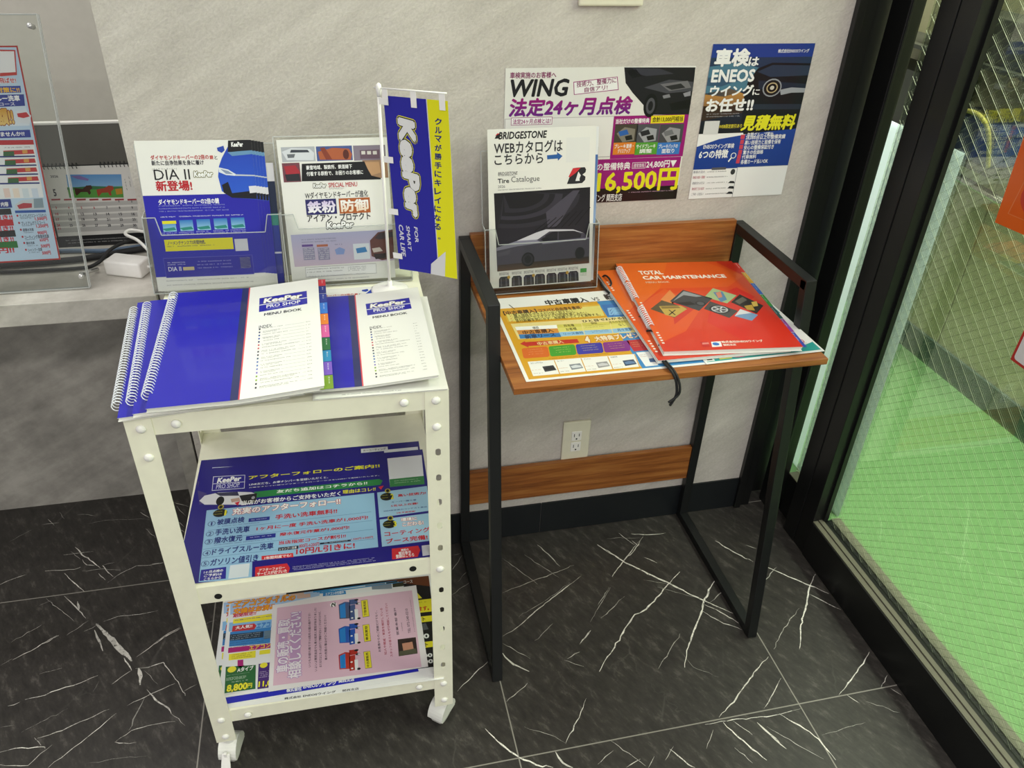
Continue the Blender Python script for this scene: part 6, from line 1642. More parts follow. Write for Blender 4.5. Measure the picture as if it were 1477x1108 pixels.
# cables and the power adapter
def smooth(pts, n=8):
    P = [Vector(p) for p in pts]; out = []
    for i in range(len(P)-1):
        a, b, c, d = P[max(i-1, 0)], P[i], P[i+1], P[min(i+2, len(P)-1)]
        for k in range(n):
            t = k/n; out.append(.5*((2*b) + (c-a)*t + (2*a-5*b+4*c-d)*t*t + (3*b-a-3*c+d)*t**3))
    out.append(P[-1]); return out
def cable(name, pts, r, mat, label, grp=None):
    o = MB().tube(smooth(pts), r, 8).build(name, mat, None, True); return tag(o, label, 'cable', grp)
cable('cable', [(-1.66, .150, .757), (-1.52, .158, .757), (-1.462, .168, .757), (-1.412, .186, .757), (-1.36, .202, .757), (-1.326, .212, .757)], .0065, CORD, 'thick black cable on the counter in front of the calendar')
cable('cable', [(-1.70, .128, .7545), (-1.50, .122, .7545), (-1.456, .140, .7545), (-1.430, .160, .7740), (-1.405, .196, .7740), (-1.37, .214, .7735), (-1.326, .222, .7735)], .0036, CORD, 'thin black cable curving over the thicker black one')
cable('cable', [(-1.62, .216, .7555), (-1.52, .210, .7555), (-1.455, .201, .7555), (-1.41, .208, .7555), (-1.36, .222, .7555), (-1.326, .232, .7555)], .0045, BLUECAB, 'blue-grey cable behind the black cables')
cable('cable', [(-1.330, .186, .790), (-1.372, .206, .790), (-1.398, .214, .792), (-1.404, .196, .790), (-1.378, .172, .785), (-1.352, .140, .770), (-1.330, .115, .7545)], .0032, WHITE, 'looped white cord beside the brochure holder')
ad = thing('power_adapter', 'white power adapter lying on the counter in front of the cables', 'adapter', (-1.385, .095, .7505), math.radians(-22))
MB().box((-.041, -.021, 0), (.034, .021, .030), .004).build('housing', WHITE, ad, True)
MB().tube(smooth([(.034, .004, .014), (.060, .018, .018), (.10, .03, .02)]), .003, 8).build('lead', WHITE, ad, True)

# ================================================================ wall fittings and posters
pl = thing('power_outlet', 'cream double power outlet on the wall under the small table', 'outlet', (-.4704, 0, .29))
MB().box((-.0338, -.008, -.0575), (.0338, -.0005, .0575), .003).build('face_plate', PLATE, pl)
for z in (.016, -.016):
    s = MB().box((-.0125, -.0098, z-.0135), (.0125, -.0075, z+.0135), .0015).build('socket', WHITE, pl)
    MB().box((-.0068, -.0101, z-.002), (-.0052, -.0096, z+.007)).box((.0052, -.0101, z-.001), (.0068, -.0096, z+.007)).lathe([(.0022, 0), (.0022, .0006)], (0, -.0101, z-.008), (0, 1, 0), 10).build('slots', DARK, s)
sw = thing('switch_plate', 'cream switch plate on the wall at the top of the photo', 'switch', (-.4836, 0, 1.303))
MB().box((-.0588, -.0095, -.0600), (.0588, -.0005, .0600), .0035).build('face_plate', PLATE, sw)
for x in (-.023, .023): MB().box((x-.021, -.0118, -.045), (x+.021, -.009, .045), .001).build('rocker', WHITE, sw)
put('poster', sheet_wing(), 'wing', GLOSS, 'white and magenta landscape poster with 16,500円 in yellow, taped to the wall', 'poster')
put('poster', sheet_eneos(), 'eneos', GLOSS, 'blue portrait poster with a dark car headlamp, nearest the black window frame', 'poster')
# poster and sticker on the glass
S = Sheet(297, 420, .0003); S.r(0, 0, 297, 420, 'ee6418', L=1, g='f06a1c')
S.p([(32, 330), (150, 330), (150, 398), (20, 398)], 'f08a54', L=2)
S.p([(33, 331), (149, 331), (149, 397), (22, 397)], 'ee6418', L=3)
S.e(80, 360, 46, 33, 'd8402c', L=4, n=28); S.e(80, 360, 30, 20, 'c02a24', L=5, n=24); S.p([(52, 342), (80, 330), (104, 342), (96, 364), (60, 366)], 'dc5a40', L=6)
S.t('ENEOS', 46, 352, 128, 367, 'ffffff', b=.05, L=7)
put('poster', S, None, GLOSS, 'orange poster stuck on the wired glass at the right edge', 'poster', O=(.1335, -.3345, 1.3695), u=(0, -1, .055), v=(0, -.055, -1))
S = Sheet(200, 150, .0003)
def rrect(S, x0, y0, x1, y1, r, col, L):
    p = []
    for cx, cy, a0 in ((x1-r, y0+r, -90), (x1-r, y1-r, 0), (x0+r, y1-r, 90), (x0+r, y0+r, 180)):
        for k in range(5): a = math.radians(a0 + 22.5*k); p.append((cx + r*math.cos(a), cy + r*math.sin(a)))
    S.p(p, col, L)
S.r(0, 0, 200, 150, 'c8342c', L=1); rrect(S, 5, 5, 195, 145, 6, 'f4f2f2', 2)
put('sticker', S, None, GLOSS, 'white sticker with a red border stuck low on the wired glass', 'sticker', O=(.1335, -.499, .904), u=(0, -1, -.02), v=(0, .16, -1))

# ================================================================ things beyond the glass
tag(box((.262, -.0947, 0), (.268, .34, .986), .0005).build('pale_board', WPANEL), 'pale grey board standing outside just behind the wired glass', 'board')
sh = thing('storage_shelf', 'dark steel shelf with goods outside, seen through the glass at upper right', 'shelf', (.93, .75, 0))
MB().box((.86, .42, .735), (1.034, 1.25, .745)).box((.86, .42, 1.0), (1.034, 1.25, 1.012)).build('board', DGREY, sh, world=True)
MB().box((.86, 1.22, 0), (.88, 1.25, 1.25)).box((1.01, 1.22, 0), (1.03, 1.25, 1.25)).build('post', DGREY, sh, world=True)
tag(MB().box((.885, .47, .7455), (1.02, .72, .86), .008).box((.878, .462, .838), (1.027, .728, .852), .003).build('crate', NAVY), 'navy plastic crate on the outside shelf', 'crate')
tag(MB().box((.885, .76, .7455), (1.02, 1.1, .93), .004).build('carton', DGREY), 'dark carton on the outside shelf beside the navy crate', 'box')
tag(MB().box((.885, .47, 1.0125), (1.02, .86, 1.13), .004).build('carton', DGREY), 'dark carton on the top board of the outside shelf', 'box')
tag(MB().tube(smooth([(.80, .80, .735), (.80, .71, .80), (.80, .655, .85), (.80, .59, .885), (.80, .53, .90), (.80, .47, .90), (.82, .44, .86), (.86, .44, .7615)]), .0065, 8).build('hose', YEL, None, True), 'yellow hose arching in front of the outside shelf', 'hose')
tag(MB().tube([(.93, 1.0, .692), (.93, .20, .652)], .013, 12).build('steel_rail', STEEL, None, True), 'shiny steel rail running along the outside wall', 'rail')

# ================================================================ small desk
X0, X1 = -.7534, -.1447
tb = thing('side_table', 'narrow wood-topped table with a black steel frame against the wall', 'table', ((X0+X1)/2, -.2, 0))
T = .0200
for xa in (X0, X1 - .0215):
    xb = xa + .0215; xc = (xa+xb)/2; w = .0215
    MB().box((xa, -.0235, .0), (xb, -.0045, .8313), .0012).build('leg', BLACK, tb, world=True)
    MB().bar((xc, -.291, .8293), (xc, -.4125, .0005), w, .0200, (0, 1, 0), .0012).build('leg', BLACK, tb, world=True)
    MB().box((xa, -.3005, .8113), (xb, -.0235, .8315), .0012).build('arm_rail', BLACK, tb, world=True)
    MB().box((xa, -.402, 0), (xb, -.0235, .0200), .0012).build('floor_rail', BLACK, tb, world=True)
MB().box((X0 + .0217, -.417, .7262), (X1 - .0217, -.0195, .7379), .0008).build('tabletop', WOOD, tb, world=True)
MB().box((X0 + .0217, -.0190, .728), (X1 - .0217, -.0050, .8375), .0008).build('back_board', WOOD, tb, world=True)
MB().box((X0 + .0217, -.0205, .1395), (X1 - .0217, -.0085, .2385), .0008).build('lower_board', WOOD, tb, world=True)

put('flyer', sheet_yel(.0004), 'yel', GLOSS, 'yellow and blue used-car flyer lying on the table under the orange books', 'flyer')
S = Sheet(230, 296, .0004); S.r(0, 0, 230, 296, 'f2f2f0', L=1); S.r(4, 4, 226, 250, '1f9a9c', L=2); S.r(4, 250, 226, 290, '22a09c', L=2)
S.p([(150, 180), (226, 150), (226, 262), (190, 275), (120, 285)], 'f6f4f4', L=3); S.e(70, 279, 17, 7, 'e06aa0', L=4); S.r(30, 268, 54, 286, 'ece45a', L=4); S.r(4, 272, 20, 288, 'f2f2ee', L=4); S.r(7, 275, 17, 285, '4a4a4a', L=5)
S.g(150, 262, 215, 276, 3, '8a9a9a', L=4); S.t('20', 200, 250, 212, 262, 'd04058', b=.05, L=5)
uu, vv = rotu(1.6); put('flyer', S, None, GLOSS, 'teal and white flyer at the right of the table under the orange books', 'flyer', O=(-.3985, -.1050, .7397), u=uu, v=vv)

# orange menu books
def coil(key, v0, v1, pitch, r, dx, dn, rw, name, mat, parent):
    n = int((v1-v0)/pitch*10); pts = []
    for k in range(n+1):
        t = 2*math.pi*k/10; pts.append(fpt(key, dx + r*math.cos(t), v0 + (v1-v0)*k/n, dn + r*math.sin(t)))
    return MB().tube(pts, rw/1000, 5).build(name, mat, parent, True, True)
def book(name, label, cat, key, sheet, mat, w, h, th, group=None, deform=None):
    O = FRAMES[key][0]
    rt = thing(name, label, cat, O, 0, group)
    o = put('cover', sheet, key, mat, parent=rt)
    A = fmat(key)
    if deform:
        P = Sheet(w - 2.4, h - 2.4, (th - 1.1)/1000, 3, 'ecebe6'); P.deform = lambda x, y: deform(x + 1.2, y)
        put('page_block', P, None, PAPER, parent=rt, O=fpt(key, 1.2, 1.2, -.6), u=FRAMES[key][1], v=FRAMES[key][2])
        B = Sheet(w, h, .0004, 3, 'ecebe6'); B.deform = deform
        put('back_cover', B, None, PAPER, parent=rt, O=fpt(key, 0, 0, .45 - th), u=FRAMES[key][1], v=FRAMES[key][2]); return rt
    m = MB()
    for k, (i0, i1) in enumerate(((0.6, th*.5), (th*.5 + .25, th - .5))):
        a = 1.2 + .8*k
        m.prism([A @ Vector((x/1000, -y/1000, -i0/1000)) for x, y in ((a, a), (w-a, a), (w-a, h-a), (a, h-a))], A.to_3x3() @ Vector((0, 0, -(i1-i0)/1000)))
    m.build('page_block', PWHITE, rt, world=True)
    MB().prism([A @ Vector((x/1000, -y/1000, -(th-.45)/1000)) for x, y in ((0, 0), (w, 0), (w, h), (0, h))], A.to_3x3() @ Vector((0, 0, -.00045))).build('back_cover', PWHITE, rt, world=True)
    return rt
FRAMES['ol'] = ((-.4705, -.0310, .7481), *rotu(-.6))
def ora_holes(S):
    for v0 in (52, 175, 290):
        for k in range(5): S.r(5, v0 + 9*k, 9.5, v0 + 9*k + 4.5, 'f4e8e0', L=6)
    return S
def tabs(rt, key, w, items, wd, th):
    for (v0, v1, c, tx, n) in items:
        S = Sheet(wd + 6, v1 - v0, .0003, 5, c); S.r(0, 0, wd + 6, v1 - v0, c, L=1)
        S.g(wd*.45 + 6, 4, wd*.45 + 6 + wd*.3, (v1-v0)*.62, 1, 'f4f4f4', L=2, vert=1)
        c0 = fpt(key, w - 6, v0, -n); put('index_tab', S, None, PAPER, parent=rt, O=c0, u=FRAMES[key][1], v=FRAMES[key][2])
S = ora_holes(sheet_ora(.0005)); low = book('menu_book', 'orange car maintenance menu book lying underneath the other one', 'book', 'ol', S, GLOSS, 250, 355, 7.4, 'orange menu books')
S = ora_holes(sheet_ora(.0005)); top = book('menu_book', 'orange car maintenance menu book on top with its whole cover showing', 'book', 'ora', S, GLOSS, 251, 357, 8.4, 'orange menu books')
tabs(top, 'ora', 251, [(6, 52, 'd23a2c', '', 1.2), (53, 101, 'd8a838', '', 1.8), (102, 150, '3f78d0', '', 2.4), (151, 199, '3c9c48', '', 3.0), (200, 248, '2c5c5a', '', 3.6), (249, 297, '8a3a9c', '', 4.2), (298, 350, '3a48b0', '', 4.8)], 11, 8)
for v0, v1 in ((22, 88), (96, 160), (196, 268)): coil('ora', v0, v1, 6.8, 6.6, 2.0, -2.0, 1.0, 'spiral_binding', PLASTIC, top)
# black cord tied through the books
cd = thing('book_cord', 'black cord looped through the orange books and hanging over the table edge', 'cord', (-.462, -.40, .742))
MB().tube(smooth([(-.4640, -.360, .7425), (-.4640, -.392, .7440), (-.4610, -.4120, .7425), (-.4545, -.4205, .731), (-.4490, -.4215, .712), (-.4480, -.4215, .695), (-.4560, -.4215, .676)]), .0024, 6).tube(smooth([(-.4600, -.365, .7425), (-.4590, -.395, .7440), (-.4560, -.4130, .7425), (-.4500, -.4220, .731), (-.4445, -.4245, .712), (-.4455, -.4235, .697), (-.4610, -.4235, .684)]), .0022, 6).build('hanging_ends', CORD, cd, True, True)
MB().tube(smooth([(-.4585, -.290, .7500), (-.4520, -.300, .7545), (-.4490, -.318, .7550), (-.4510, -.336, .7530), (-.4560, -.344, .7500)]), .0019, 6).build('loop', CORD, cd, True, True)
MB().tube(smooth([(-.4690, -.058, .7440), (-.4620, -.062, .7520), (-.4590, -.078, .7530), (-.4600, -.096, .7510), (-.4650, -.104, .7495)]), .0019, 6).tube(smooth([(-.4720, -.070, .7400), (-.4760, -.085, .7440), (-.4740, -.105, .7420), (-.4700, -.12, .7400)]), .0022, 6).build('loop', CORD, cd, True, True)

# ================================================================ clear literature holders
def holder(key, w, label, x0, x1, vtop, vdip, vbot, depth, vback, foot=0):
    A = fmat(key); B = A.to_3x3()
    rt = thing('literature_holder', label, 'holder', A @ Vector(((x0+x1)/2000, -vbot/1000, 0)))
    def slab(nm, pts, d, mat=ACRYL): return MB().prism([A @ Vector((x/1000, -y/1000, n/1000)) for x, y, n in pts], B @ (Vector(d)/1000)).build(nm, mat, rt, world=True)
    nb = -depth
    slab('back_panel', [(x0, vback, nb), (x1, vback, nb), (x1, vbot, nb), (x0, vbot, nb)], (0, 0, -2))
    f = 4.0
    slab('front_panel', [(x0, vtop, f), (x0+20, vtop, f), (x0+26, vdip, f), (x1-26, vdip, f), (x1-20, vtop, f), (x1, vtop, f), (x1, vbot, f), (x0, vbot, f)], (0, 0, 2))
    for x in (x0, x1 - 2): slab('side_panel', [(x, vtop, f), (x, vbot, f), (x, vbot, nb), (x, vtop-6, nb)], (2, 0, 0))
    slab('base', [(x0, vbot, f), (x1, vbot, f), (x1, vbot, nb), (x0, vbot, nb)], (0, -2, 0))
    m = MB()
    E = [((x0, vtop, f+1), (x0+20, vtop, f+1)), ((x0+20, vtop, f+1), (x0+26, vdip, f+1)), ((x0+26, vdip, f+1), (x1-26, vdip, f+1)), ((x1-26, vdip, f+1), (x1-20, vtop, f+1)), ((x1-20, vtop, f+1), (x1, vtop, f+1)),
         ((x0, vtop, f+1), (x0, vbot, f+1)), ((x1, vtop, f+1), (x1, vbot, f+1)), ((x0, vbot, f+1), (x1, vbot, f+1)), ((x0, vtop, f), (x0, vtop-6, nb)), ((x1, vtop, f), (x1, vtop-6, nb)), ((x0, vback, nb), (x1, vback, nb)), ((x1, vback, nb), (x1, vtop-6, nb)), ((x0, vback, nb), (x0, vtop-6, nb))]
    for a, b in E: m.bar(A @ Vector((a[0]/1000, -a[1]/1000, a[2]/1000)), A @ Vector((b[0]/1000, -b[1]/1000, b[2]/1000)), .0014, .0014, B @ Vector((0, 0, 1)) if abs(a[2]-b[2]) < 1 else (1, 0, 0))
    m.build('polished_edge', AEDGE, rt, world=True)
    return rt
holder('dia', 178, 'clear brochure holder at the left rear of the white cart', -6, 211, 121, 150, 249, 26, 8)
holder('menu', 180, 'clear literature holder at the right rear of the white cart', -6, 210, 121, 146, 247, 14, -4)
holder('cata', 205, 'clear catalogue holder standing on the wood table', -9, 216, 180, 210, 308, 20, 40)

# brochures and catalogues
S = sheet_dia(); front = put('brochure', S, 'dia', PAPER, 'blue and white car coating brochure at the front of the left holder', 'brochure', 'blue car brochures')
for k in range(4):
    o = front.copy(); COL.objects.link(o)
    d = fpt('dia', 4.6*(k+1), 1.0*(k+1), -1.3*(k+1)); o.location = d
    o['label'] = ('second', 'third', 'fourth', 'rearmost')[k] + ' of the blue car brochures fanned out to the right in the left holder'
S = Sheet(178, 208, .0004, 3); S.r(0, 0, 178, 208, '2a50b8', L=1, g='2a2e9a'); S.r(0, 0, 178, 30, 'f0f0f2', L=2); S.r(0, 84, 178, 104, '3c9a8c', L=2); S.r(0, 30, 178, 84, '24304c', L=2); S.r(0, 150, 178, 153, 'e8e8f4', L=2)
o = FRAMES['dia']; put('brochure', S, None, PAPER, 'shorter dark blue brochure behind the fanned blue brochures', 'brochure', O=fpt('dia', 30, 38, -9), u=o[1], v=o[2])
fl = front.copy(); COL.objects.link(fl); uu, vv = rotu(-1.0); fl.matrix_basis = frame_matrix((-1.076, -.152, .8081), uu, vv)
fl['label'] = 'blue brochure lying flat on the cart, its top edge peeking out above the menu books'
put('menu_sheet', sheet_menu(), 'menu', PAPER, 'white special menu sheet with car photos in the right holder', 'leaflet')
put('tyre_catalogue', sheet_cata(.0012), 'cata', PAPER, 'white tyre catalogue with a grey car in the clear table holder', 'catalogue')
S = Sheet(205, 294, .002, 3); S.r(0, 0, 205, 294, 'eef0f4', L=1); S.r(196, 50, 205, 180, '3c68b0', L=2, g='9ab4dc'); S.r(196, 180, 205, 290, '5a5e68', L=2, g='e8e8ec')
o = FRAMES['cata']; put('tyre_catalogue', S, None, PAPER, 'second catalogue behind the tyre catalogue, blue strip showing at its right', 'catalogue', O=fpt('cata', 6, 2, -4), u=o[1], v=o[2])

# ================================================================ white cart
kx, ky, KA = -1.28956, -.49839, math.radians(-.652)
KW, KD, KH = .4394, .4207, .8071
kt = thing('utility_cart', 'ivory steel utility cart with three shelves on casters', 'cart', (kx, ky, 0), KA)
def slot_strip(mb, flip, zs, z0, z1, w, axis, pos, hole=True):
    """one flange of an angle post with oval slots cut through it; runs along a (0..w) and z"""
    t = .0016
    def P(a, z, d):
        return (pos[0] + a, pos[1] + d, z) if axis == 'x' else (pos[0] + d, pos[1] + a, z)
    c = w/2 if not flip else w/2
    rows = [z0] + [q for z in zs for q in (z - .0100, z + .0100)] + [z1]
    for k in range(0, len(rows), 2):
        a, b = rows[k], rows[k+1]
        mb.prism([P(0, a, 0), P(w, a, 0), P(w, b, 0), P(0, b, 0)], (0, t, 0) if axis == 'x' else (t, 0, 0))
    for z in zs:
        n = 16; hole = []; out = []
        for i in range(n):
            th = 2*math.pi*(i+.5)/n; ca, sa = math.cos(th), math.sin(th)
            hole.append((c + .0042*ca, z + .0042*sa + (.0028 if sa > 0 else -.0028)))
            s = min((w/2)/abs(ca) if ca else 9, .0100/abs(sa) if sa else 9); out.append((c + s*ca, z + s*sa))
        # make sure the square corners are kept
        cor = [(w, z+.01), (0, z+.01), (0, z-.01), (w, z-.01)]
        for k in range(4):
            j = min(range(n), key=lambda i: (out[i][0]-cor[k][0])**2 + (out[i][1]-cor[k][1])**2); out[j] = cor[k]
        for i in range(n):
            j = (i+1) % n
            mb.prism([P(*hole[i], 0), P(*out[i], 0), P(*out[j], 0), P(*hole[j], 0)], (0, t, 0) if axis == 'x' else (t, 0, 0))
ZS = sorted(.695 - .0502*k for k in range(11) if k != 5)
FW = .0350
def leg(front, right):
    m = MB(); x = KW - FW if right else 0; yf = 0 if front else KD - .0016
    zl = .0700
    if front and not right: m.box((x, yf, zl), (x + FW, yf + .0016, KH - .0002))
    else: slot_strip(m, False, ZS if front else ZS, zl, KH - .0002, FW, 'x', (x, yf))
    ya = 0.0016 if front else KD - FW; xs = KW - .0016 if right else 0
    if right: m.box((xs, ya, zl), (xs + .0016, ya + FW - .0016, KH - .0002))
    else: slot_strip(m, False, ZS, zl, KH - .0002, FW - .0016, 'y', (xs, ya))
    return m.build('leg', IVORY, kt)
for f in (True, False):
    for r in (False, True): leg(f, r)
def shelf(zt, zb):
    e = .0018
    m = MB().box((e, e, zt - .0012), (KW - e, KD - e, zt), .0004)
    m.box((e, e, zb), (KW - e, e + .0014, zt - .0012)).box((e, KD - e - .0014, zb), (KW - e, KD - e, zt - .0012)).box((e, e + .0014, zb), (e + .0014, KD - e - .0014, zt - .0012)).box((KW - e - .0014, e + .0014, zb), (KW - e, KD - e - .0014, zt - .0012))
    m.box((e + .0014, e + .0014, zb), (KW - e - .0014, e + .012, zb + .0012))
    return m.build('shelf', IVORY, kt)
for zt, zb in ((.8066, .7745), (.4722, .4355), (.1560, .1235)): shelf(zt, zb)
def bolt(a, z, r=.0068):
    return MB().lathe([(r, .0), (r*.98, .0012), (r*.8, .0028), (r*.45, .0040), (0, .0044)], (a, .0002, z), (0, -1, 0), 18).build('bolt', WHITE, kt, True)
for a, z in ((.0195, .7876), (.0195, .7386), (.0651, .791), (.3746, .7915), (.4206, .7905), (.4206, .743), (.4206, .4455), (.0181, .1347), (.0181, .0850), (.0649, .1384), (.3762, .139), (.4220, .1382), (.4226, .0880)):
    bolt(a, z)
for a, z in ((.064, .4485), (.3752, .4530)):
    MB().lathe([(.0060, 0), (.0060, .0004)], (a, .0014, z), (0, -1, 0), 14).build('slot', DARK, kt)
def caster(x, y, ang, lever):
    c = bpy.data.objects.new('caster', None); COL.objects.link(c); c.parent = kt; c.location = (x, y, 0); c.rotation_euler = (0, 0, ang); c.empty_display_size = .02
    # hood: arched fork over a single wheel whose axle runs along local x
    m = MB(); n = 14
    pts = [(.0, -.026, .022)] + [(0, -.027*math.cos(math.pi*k/n), .027 + .031*math.sin(math.pi*k/n)) for k in range(n+1)] + [(0, .026, .022)]
    for x0, x1 in ((-.0165, -.0135), (.0135, .0165)):
        m.prism([(x0, p[1]*.93, p[2]) for p in pts], (x1-x0, 0, 0))
    for p, q in zip(pts[1:-2], pts[2:-1]):
        m.prism([(-.0165, p[1], p[2]), (-.0165, q[1], q[2]), (-.0165, q[1]*.93, q[2]*.96), (-.0165, p[1]*.93, p[2]*.96)], (.033, 0, 0))
    m.lathe([(.013, .056), (.013, .062), (.006, .063), (.006, .0800)], (0, 0, 0), (0, 0, 1), 16)
    m.build('hood', CASTW, c, False)
    MB().lathe([(.0180, -.0120), (.0235, -.0110), (.0250, -.008), (.0250, .008), (.0235, .0110), (.0180, .0120)], (0, .0, .0252), (1, 0, 0), 26).build('wheel', WHEEL, c, True)
    if lever:
        MB().prism([(-.007, -.026, .046), (.007, -.026, .046), (.009, -.040, .018), (-.009, -.040, .018)], (0, -.003, -.001)).box((-.0028, -.031, .030), (.0028, -.026, .050), .0005).build('brake_lever', WHITE, c)
    return c
caster(.0185, .0170, math.radians(-12), True); caster(KW - .020, .022, math.radians(-38), False)
caster(.020, KD - .020, math.radians(20), False); caster(KW - .020, KD - .020, math.radians(140), False)

# laminated sheets and flyers on the lower shelves
f = FRAMES['aft']
put('service_sheet', sheet_aft(), 'aft', GLOSS, 'blue after-service sheet on the middle shelf with its whole face showing', 'leaflet', 'after-service sheets')
S = sheet_aft(); S.r(300, 9, 352, 22, 'f0f0f4', L=9); S.t('カーコーティング', 304, 12, 348, 19, '30303a', b=.03, L=10)
put('service_sheet', S, None, GLOSS, 'blue after-service sheet slid out behind the top one, only its rear strip showing', 'leaflet', 'after-service sheets', O=(f[0][0] - .004, f[0][1] + .029, f[0][2] - .0011), u=f[1], v=f[2])
f = FRAMES['band']
S = Sheet(420, 300, .0003, 4); S.r(0, 0, 420, 300, 'fbfbfa', L=1); S.t('株式会社', 128, 293.6, 158, 298.6, '2a2a32', b=.05, L=2); S.t('ENEOSウイング', 161, 293.2, 220, 298.6, '2a2a32', b=.05, L=2); S.t('関西支店', 232, 293.6, 262, 298.6, '2a2a32', b=.03, L=2)
put('leaflet', S, None, PAPER, 'white sheet with black company name along its front edge, bottom of the lower shelf pile', 'leaflet', O=(f[0][0], f[0][1] - .004, .1565), u=f[1], v=f[2])
S = sheet_band(.0003)
put('leaflet', S, None, PAPER, 'white sheet with a blue band along its front edge on the lower shelf', 'leaflet', O=(f[0][0] - .003, f[0][1] + .004, .1571), u=f[1], v=f[2])
# dark price flyer
S = Sheet(297, 232, .0003, 6); S.edge = '222222'; S.r(0, 0, 297, 232, '1c1a1a', L=1); S.p([(200, 0), (297, 0), (297, 30)], '6a3a20', L=2)
S.p([(258, 60), (268, 42), (278, 60)], 'f0e23a', L=3); S.t('!', 266.6, 48, 269.4, 58, '1a1a1a', b=.06, L=4); S.r(238, 64, 297, 98, 'ece02e', L=2); S.t('なります。', 248, 82, 290, 94, 'c83020', b=.06, L=3); S.g(244, 68, 290, 76, 1, '5a4a10', L=3)
S.r(238, 108, 297, 123, 'ece02e', L=2); S.t('スコート', 244, 110, 280, 120, '24242a', b=.05, L=3); S.p([(250, 130), (280, 126), (284, 142), (252, 146)], '5a5c60', L=2); S.t('9,800', 236, 152, 284, 166, 'f4f4f4', b=.06, L=3)
S.r(238, 172, 297, 186, 'ece02e', L=2); S.t('スコート', 244, 174, 280, 184, '24242a', b=.05, L=3); S.t('16,500', 240, 200, 286, 211, 'f4f4f4', b=.06, L=3); S.t('19,800', 240, 214, 286, 225, 'f4f4f4', b=.06, L=3); S.t('コート・コース', 216, 6, 262, 15, 'e8e8e8', b=.03, L=3)
uu, vv = rotu(-2.5); put('flyer', S, None, PAPER, 'black price flyer with yellow bars at the right of the lower shelf', 'flyer', O=(-1.158, -.233, .1577), u=uu, v=vv)
f = FRAMES['air']
S = sheet_air(.0003); o = put('flyer', S, None, PAPER, 'pale air-conditioner oil flyer whose left edge sticks out under the top one', 'flyer', 'air-conditioner oil flyers', O=(f[0][0] - .013, f[0][1] + .006, .1583), u=f[1], v=f[2])
tp = o.copy(); COL.objects.link(tp); tp.location = (f[0][0], f[0][1], .1590); tp['label'] = 'air-conditioner oil flyer showing 8,800円 at the left of the lower shelf'
f = FRAMES['pink']; put('leaflet', sheet_pink(.0004), None, GLOSS, 'pink laminated sheet with three cartoon cars on top of the lower shelf pile', 'leaflet', O=(f[0][0], f[0][1], .1599), u=f[1], v=f[2])

# menu books on the cart top
def rise(x0, slope, w):
    def f(x, y):
        q = max(0.0, x - x0); return slope*q*q/(q + 14)/1000
    return f
curl = rise(108, .0876, 231)
FRAMES['bkB'] = ((-1.2970, -.1790, .8212), *rotu(4.3)); FRAMES['bkC'] = ((-1.3200, -.1675, .8138), *rotu(4.6))
def cover_B(w, h, seed):
    S = Sheet(w, h, .0004, seed); S.r(0, 0, 108, h, '211eae', L=1); S.r(106, 0, 117, h, '2a3164', L=2); S.r(116.5, 0, 118.5, h, 'e0505a', L=3); S.r(118.3, 0, w, h, 'f7f6f0', L=2); return S
G = 'blue and white menu books'
bC = book('menu_book', 'blue menu book lowest on the left of the cart, its coil furthest left', 'book', 'bkC', cover_B(222, 340, 2), GLOSS, 222, 340, 6, G)
coil('bkC', 24, 312, 7.4, 6.4, -4, -.5, .8, 'spiral_binding', PLASTIC, bC)
bB = book('menu_book', 'blue menu book in the middle of the left pile, under the top one', 'book', 'bkB', cover_B(222, 333, 3), GLOSS, 222, 333, 6, G)
coil('bkB', 14, 304, 7.4, 6.6, -4, 0, .8, 'spiral_binding', PLASTIC, bB)
bA = book('menu_book', 'blue and white menu book on top of the left pile with coloured index tabs', 'book', 'bkA', sheet_bkA(.0004, curl), GLOSS, 231, 341, 6.6, G, curl)
coil('bkA', 8, 310, 7.4, 6.8, -3, 0, .8, 'spiral_binding', PLASTIC, bA)
tabs(bA, 'bkA', 231, [(2, 26, 'c83440', '', -7.4), (27, 54, '2c3480', '', -7.1), (55, 86, '2c3c94', '', -6.8), (87, 124, '3a78d0', '', -6.5), (125, 160, 'e08030', '', -6.2), (161, 200, 'd860a0', '', -5.9), (201, 238, '2c6a40', '', -5.6), (239, 270, '3088b8', '', -5.3), (271, 306, '7a58c0', '', -5.0), (307, 342, '7a9a30', '', -4.7)], 12, 6)
# right hand books: tilted up slightly towards the front
ud, vd = rotu(-1.0); vd = (vd[0], vd[1], .024)
FRAMES['bkD'] = ((-1.0470, -.1920, .8128), ud, vd)
riseD = rise(74, .080, 190)
S0 = sheet_bkA(.0004, riseD); S = Sheet(190, 300, .0004, 9); S.deform = riseD
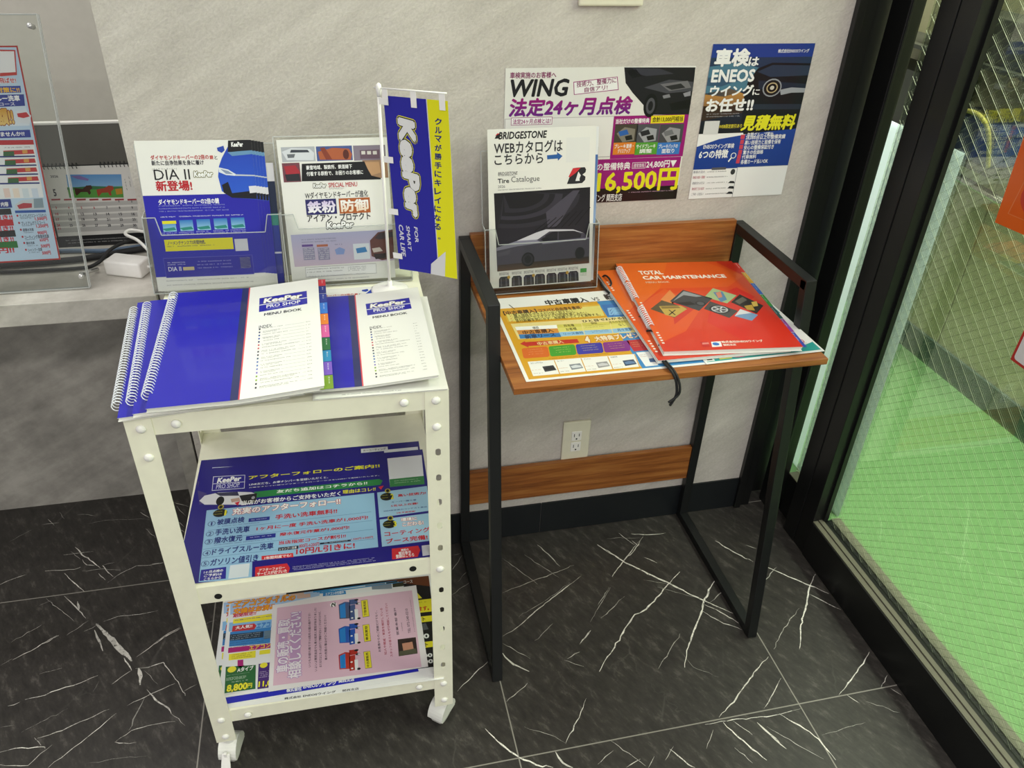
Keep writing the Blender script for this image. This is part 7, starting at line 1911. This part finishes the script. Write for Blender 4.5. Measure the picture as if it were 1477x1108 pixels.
# the same cover, smaller, from its red line rightwards
S.V = [(81.8 + (x - 118.3)*.96, y*300/341, L) for x, y, L in S0.V]
ci = 0
for f in S0.P:
    n = len(f)
    if all(-.01 <= S.V[i][0] <= 190.2 and S.V[i][2] > 3.5 for i in f): S.P.append(f); S.C.extend(S0.C[ci:ci+n])
    ci += n
S.r(0, 0, 72, 300, '211eae', L=1); S.r(70, 0, 81, 300, '2a3164', L=2); S.r(80.4, 0, 82.4, 300, 'e0505a', L=3); S.r(82, 0, 190, 300, 'f7f6f0', L=2)
bD = book('menu_book', 'blue and white menu book at the right of the cart top', 'book', 'bkD', S, GLOSS, 190, 300, 4.2, G, riseD)
FRAMES['bkE'] = ((-1.0330, -.2060, .8100), *rotu(-1.6))
S = Sheet(190, 294, .0004, 5); S.r(0, 0, 190, 294, 'f4f3ee', L=1); S.g(40, 286, 130, 291, 1, '3a3a42', L=2)
bE = book('menu_book', 'menu book under the right-hand one, only its front edge showing', 'book', 'bkE', S, GLOSS, 190, 294, 2.0, G)

# mini banner
bn = thing('mini_banner', 'small blue and yellow banner on a white pole at the rear of the cart', 'banner', (-.9035, -.1740, .8088))
MB().lathe([(.0330, 0), (.0330, .0012), (.030, .0028), (.012, .0062), (.0042, .0085), (.0042, .018)], (0, 0, 0), (0, 0, 1), 32).build('base', WHITE, bn, True)
MB().tube([(0, 0, .004), (-.0006, 0, .338)], .0027, 10).lathe([(.0034, .330), (.0040, .338), (.0046, .343), (.0038, .3475), (.0012, .350)], (0, 0, 0), (0, 0, 1), 14).build('pole', WHITE, bn, True)
uF = Vector(FRAMES['flag'][1])
P0 = Vector((-.9040, -.1740, 1.1515)); MB().tube([P0 - uF*.008, P0 + uF*.118], .0013, 8).build('crossbar', WHITE, bn, True, True)
def wave(x, y): return .0013*math.sin(x/112*5.2 + y/287*2.2) * min(1, y/60)
S = sheet_flag(.0003, wave); S.sub = 4; S.LZ = .00009; S.edge = 'd8d8e0'
# trim the corner: the foot of the flag falls away from the pole
fl = put('flag', S, 'flag', CLOTH, parent=bn, O=(-.8975, -.1775, 1.141))
M3 = frame_matrix((-.8975, -.1775, 1.141), *FRAMES['flag'][1:]); N3 = M3.to_3x3() @ Vector((0, 0, .0004))
for x in (4, 54, 103): MB().prism([M3 @ Vector((a/1000, -b/1000, .0012)) for a, b in ((x-5, -11), (x+5, -11), (x+5, 14), (x-5, 14))], N3).build('loop', WHITE, bn, world=True)
for y in (8, 98, 184, 262): MB().prism([M3 @ Vector((a/1000, -b/1000, .0030)) for a, b in ((-9, y-5), (9, y-5), (9, y+5), (-9, y+5))], N3).build('loop', WHITE, bn, world=True)
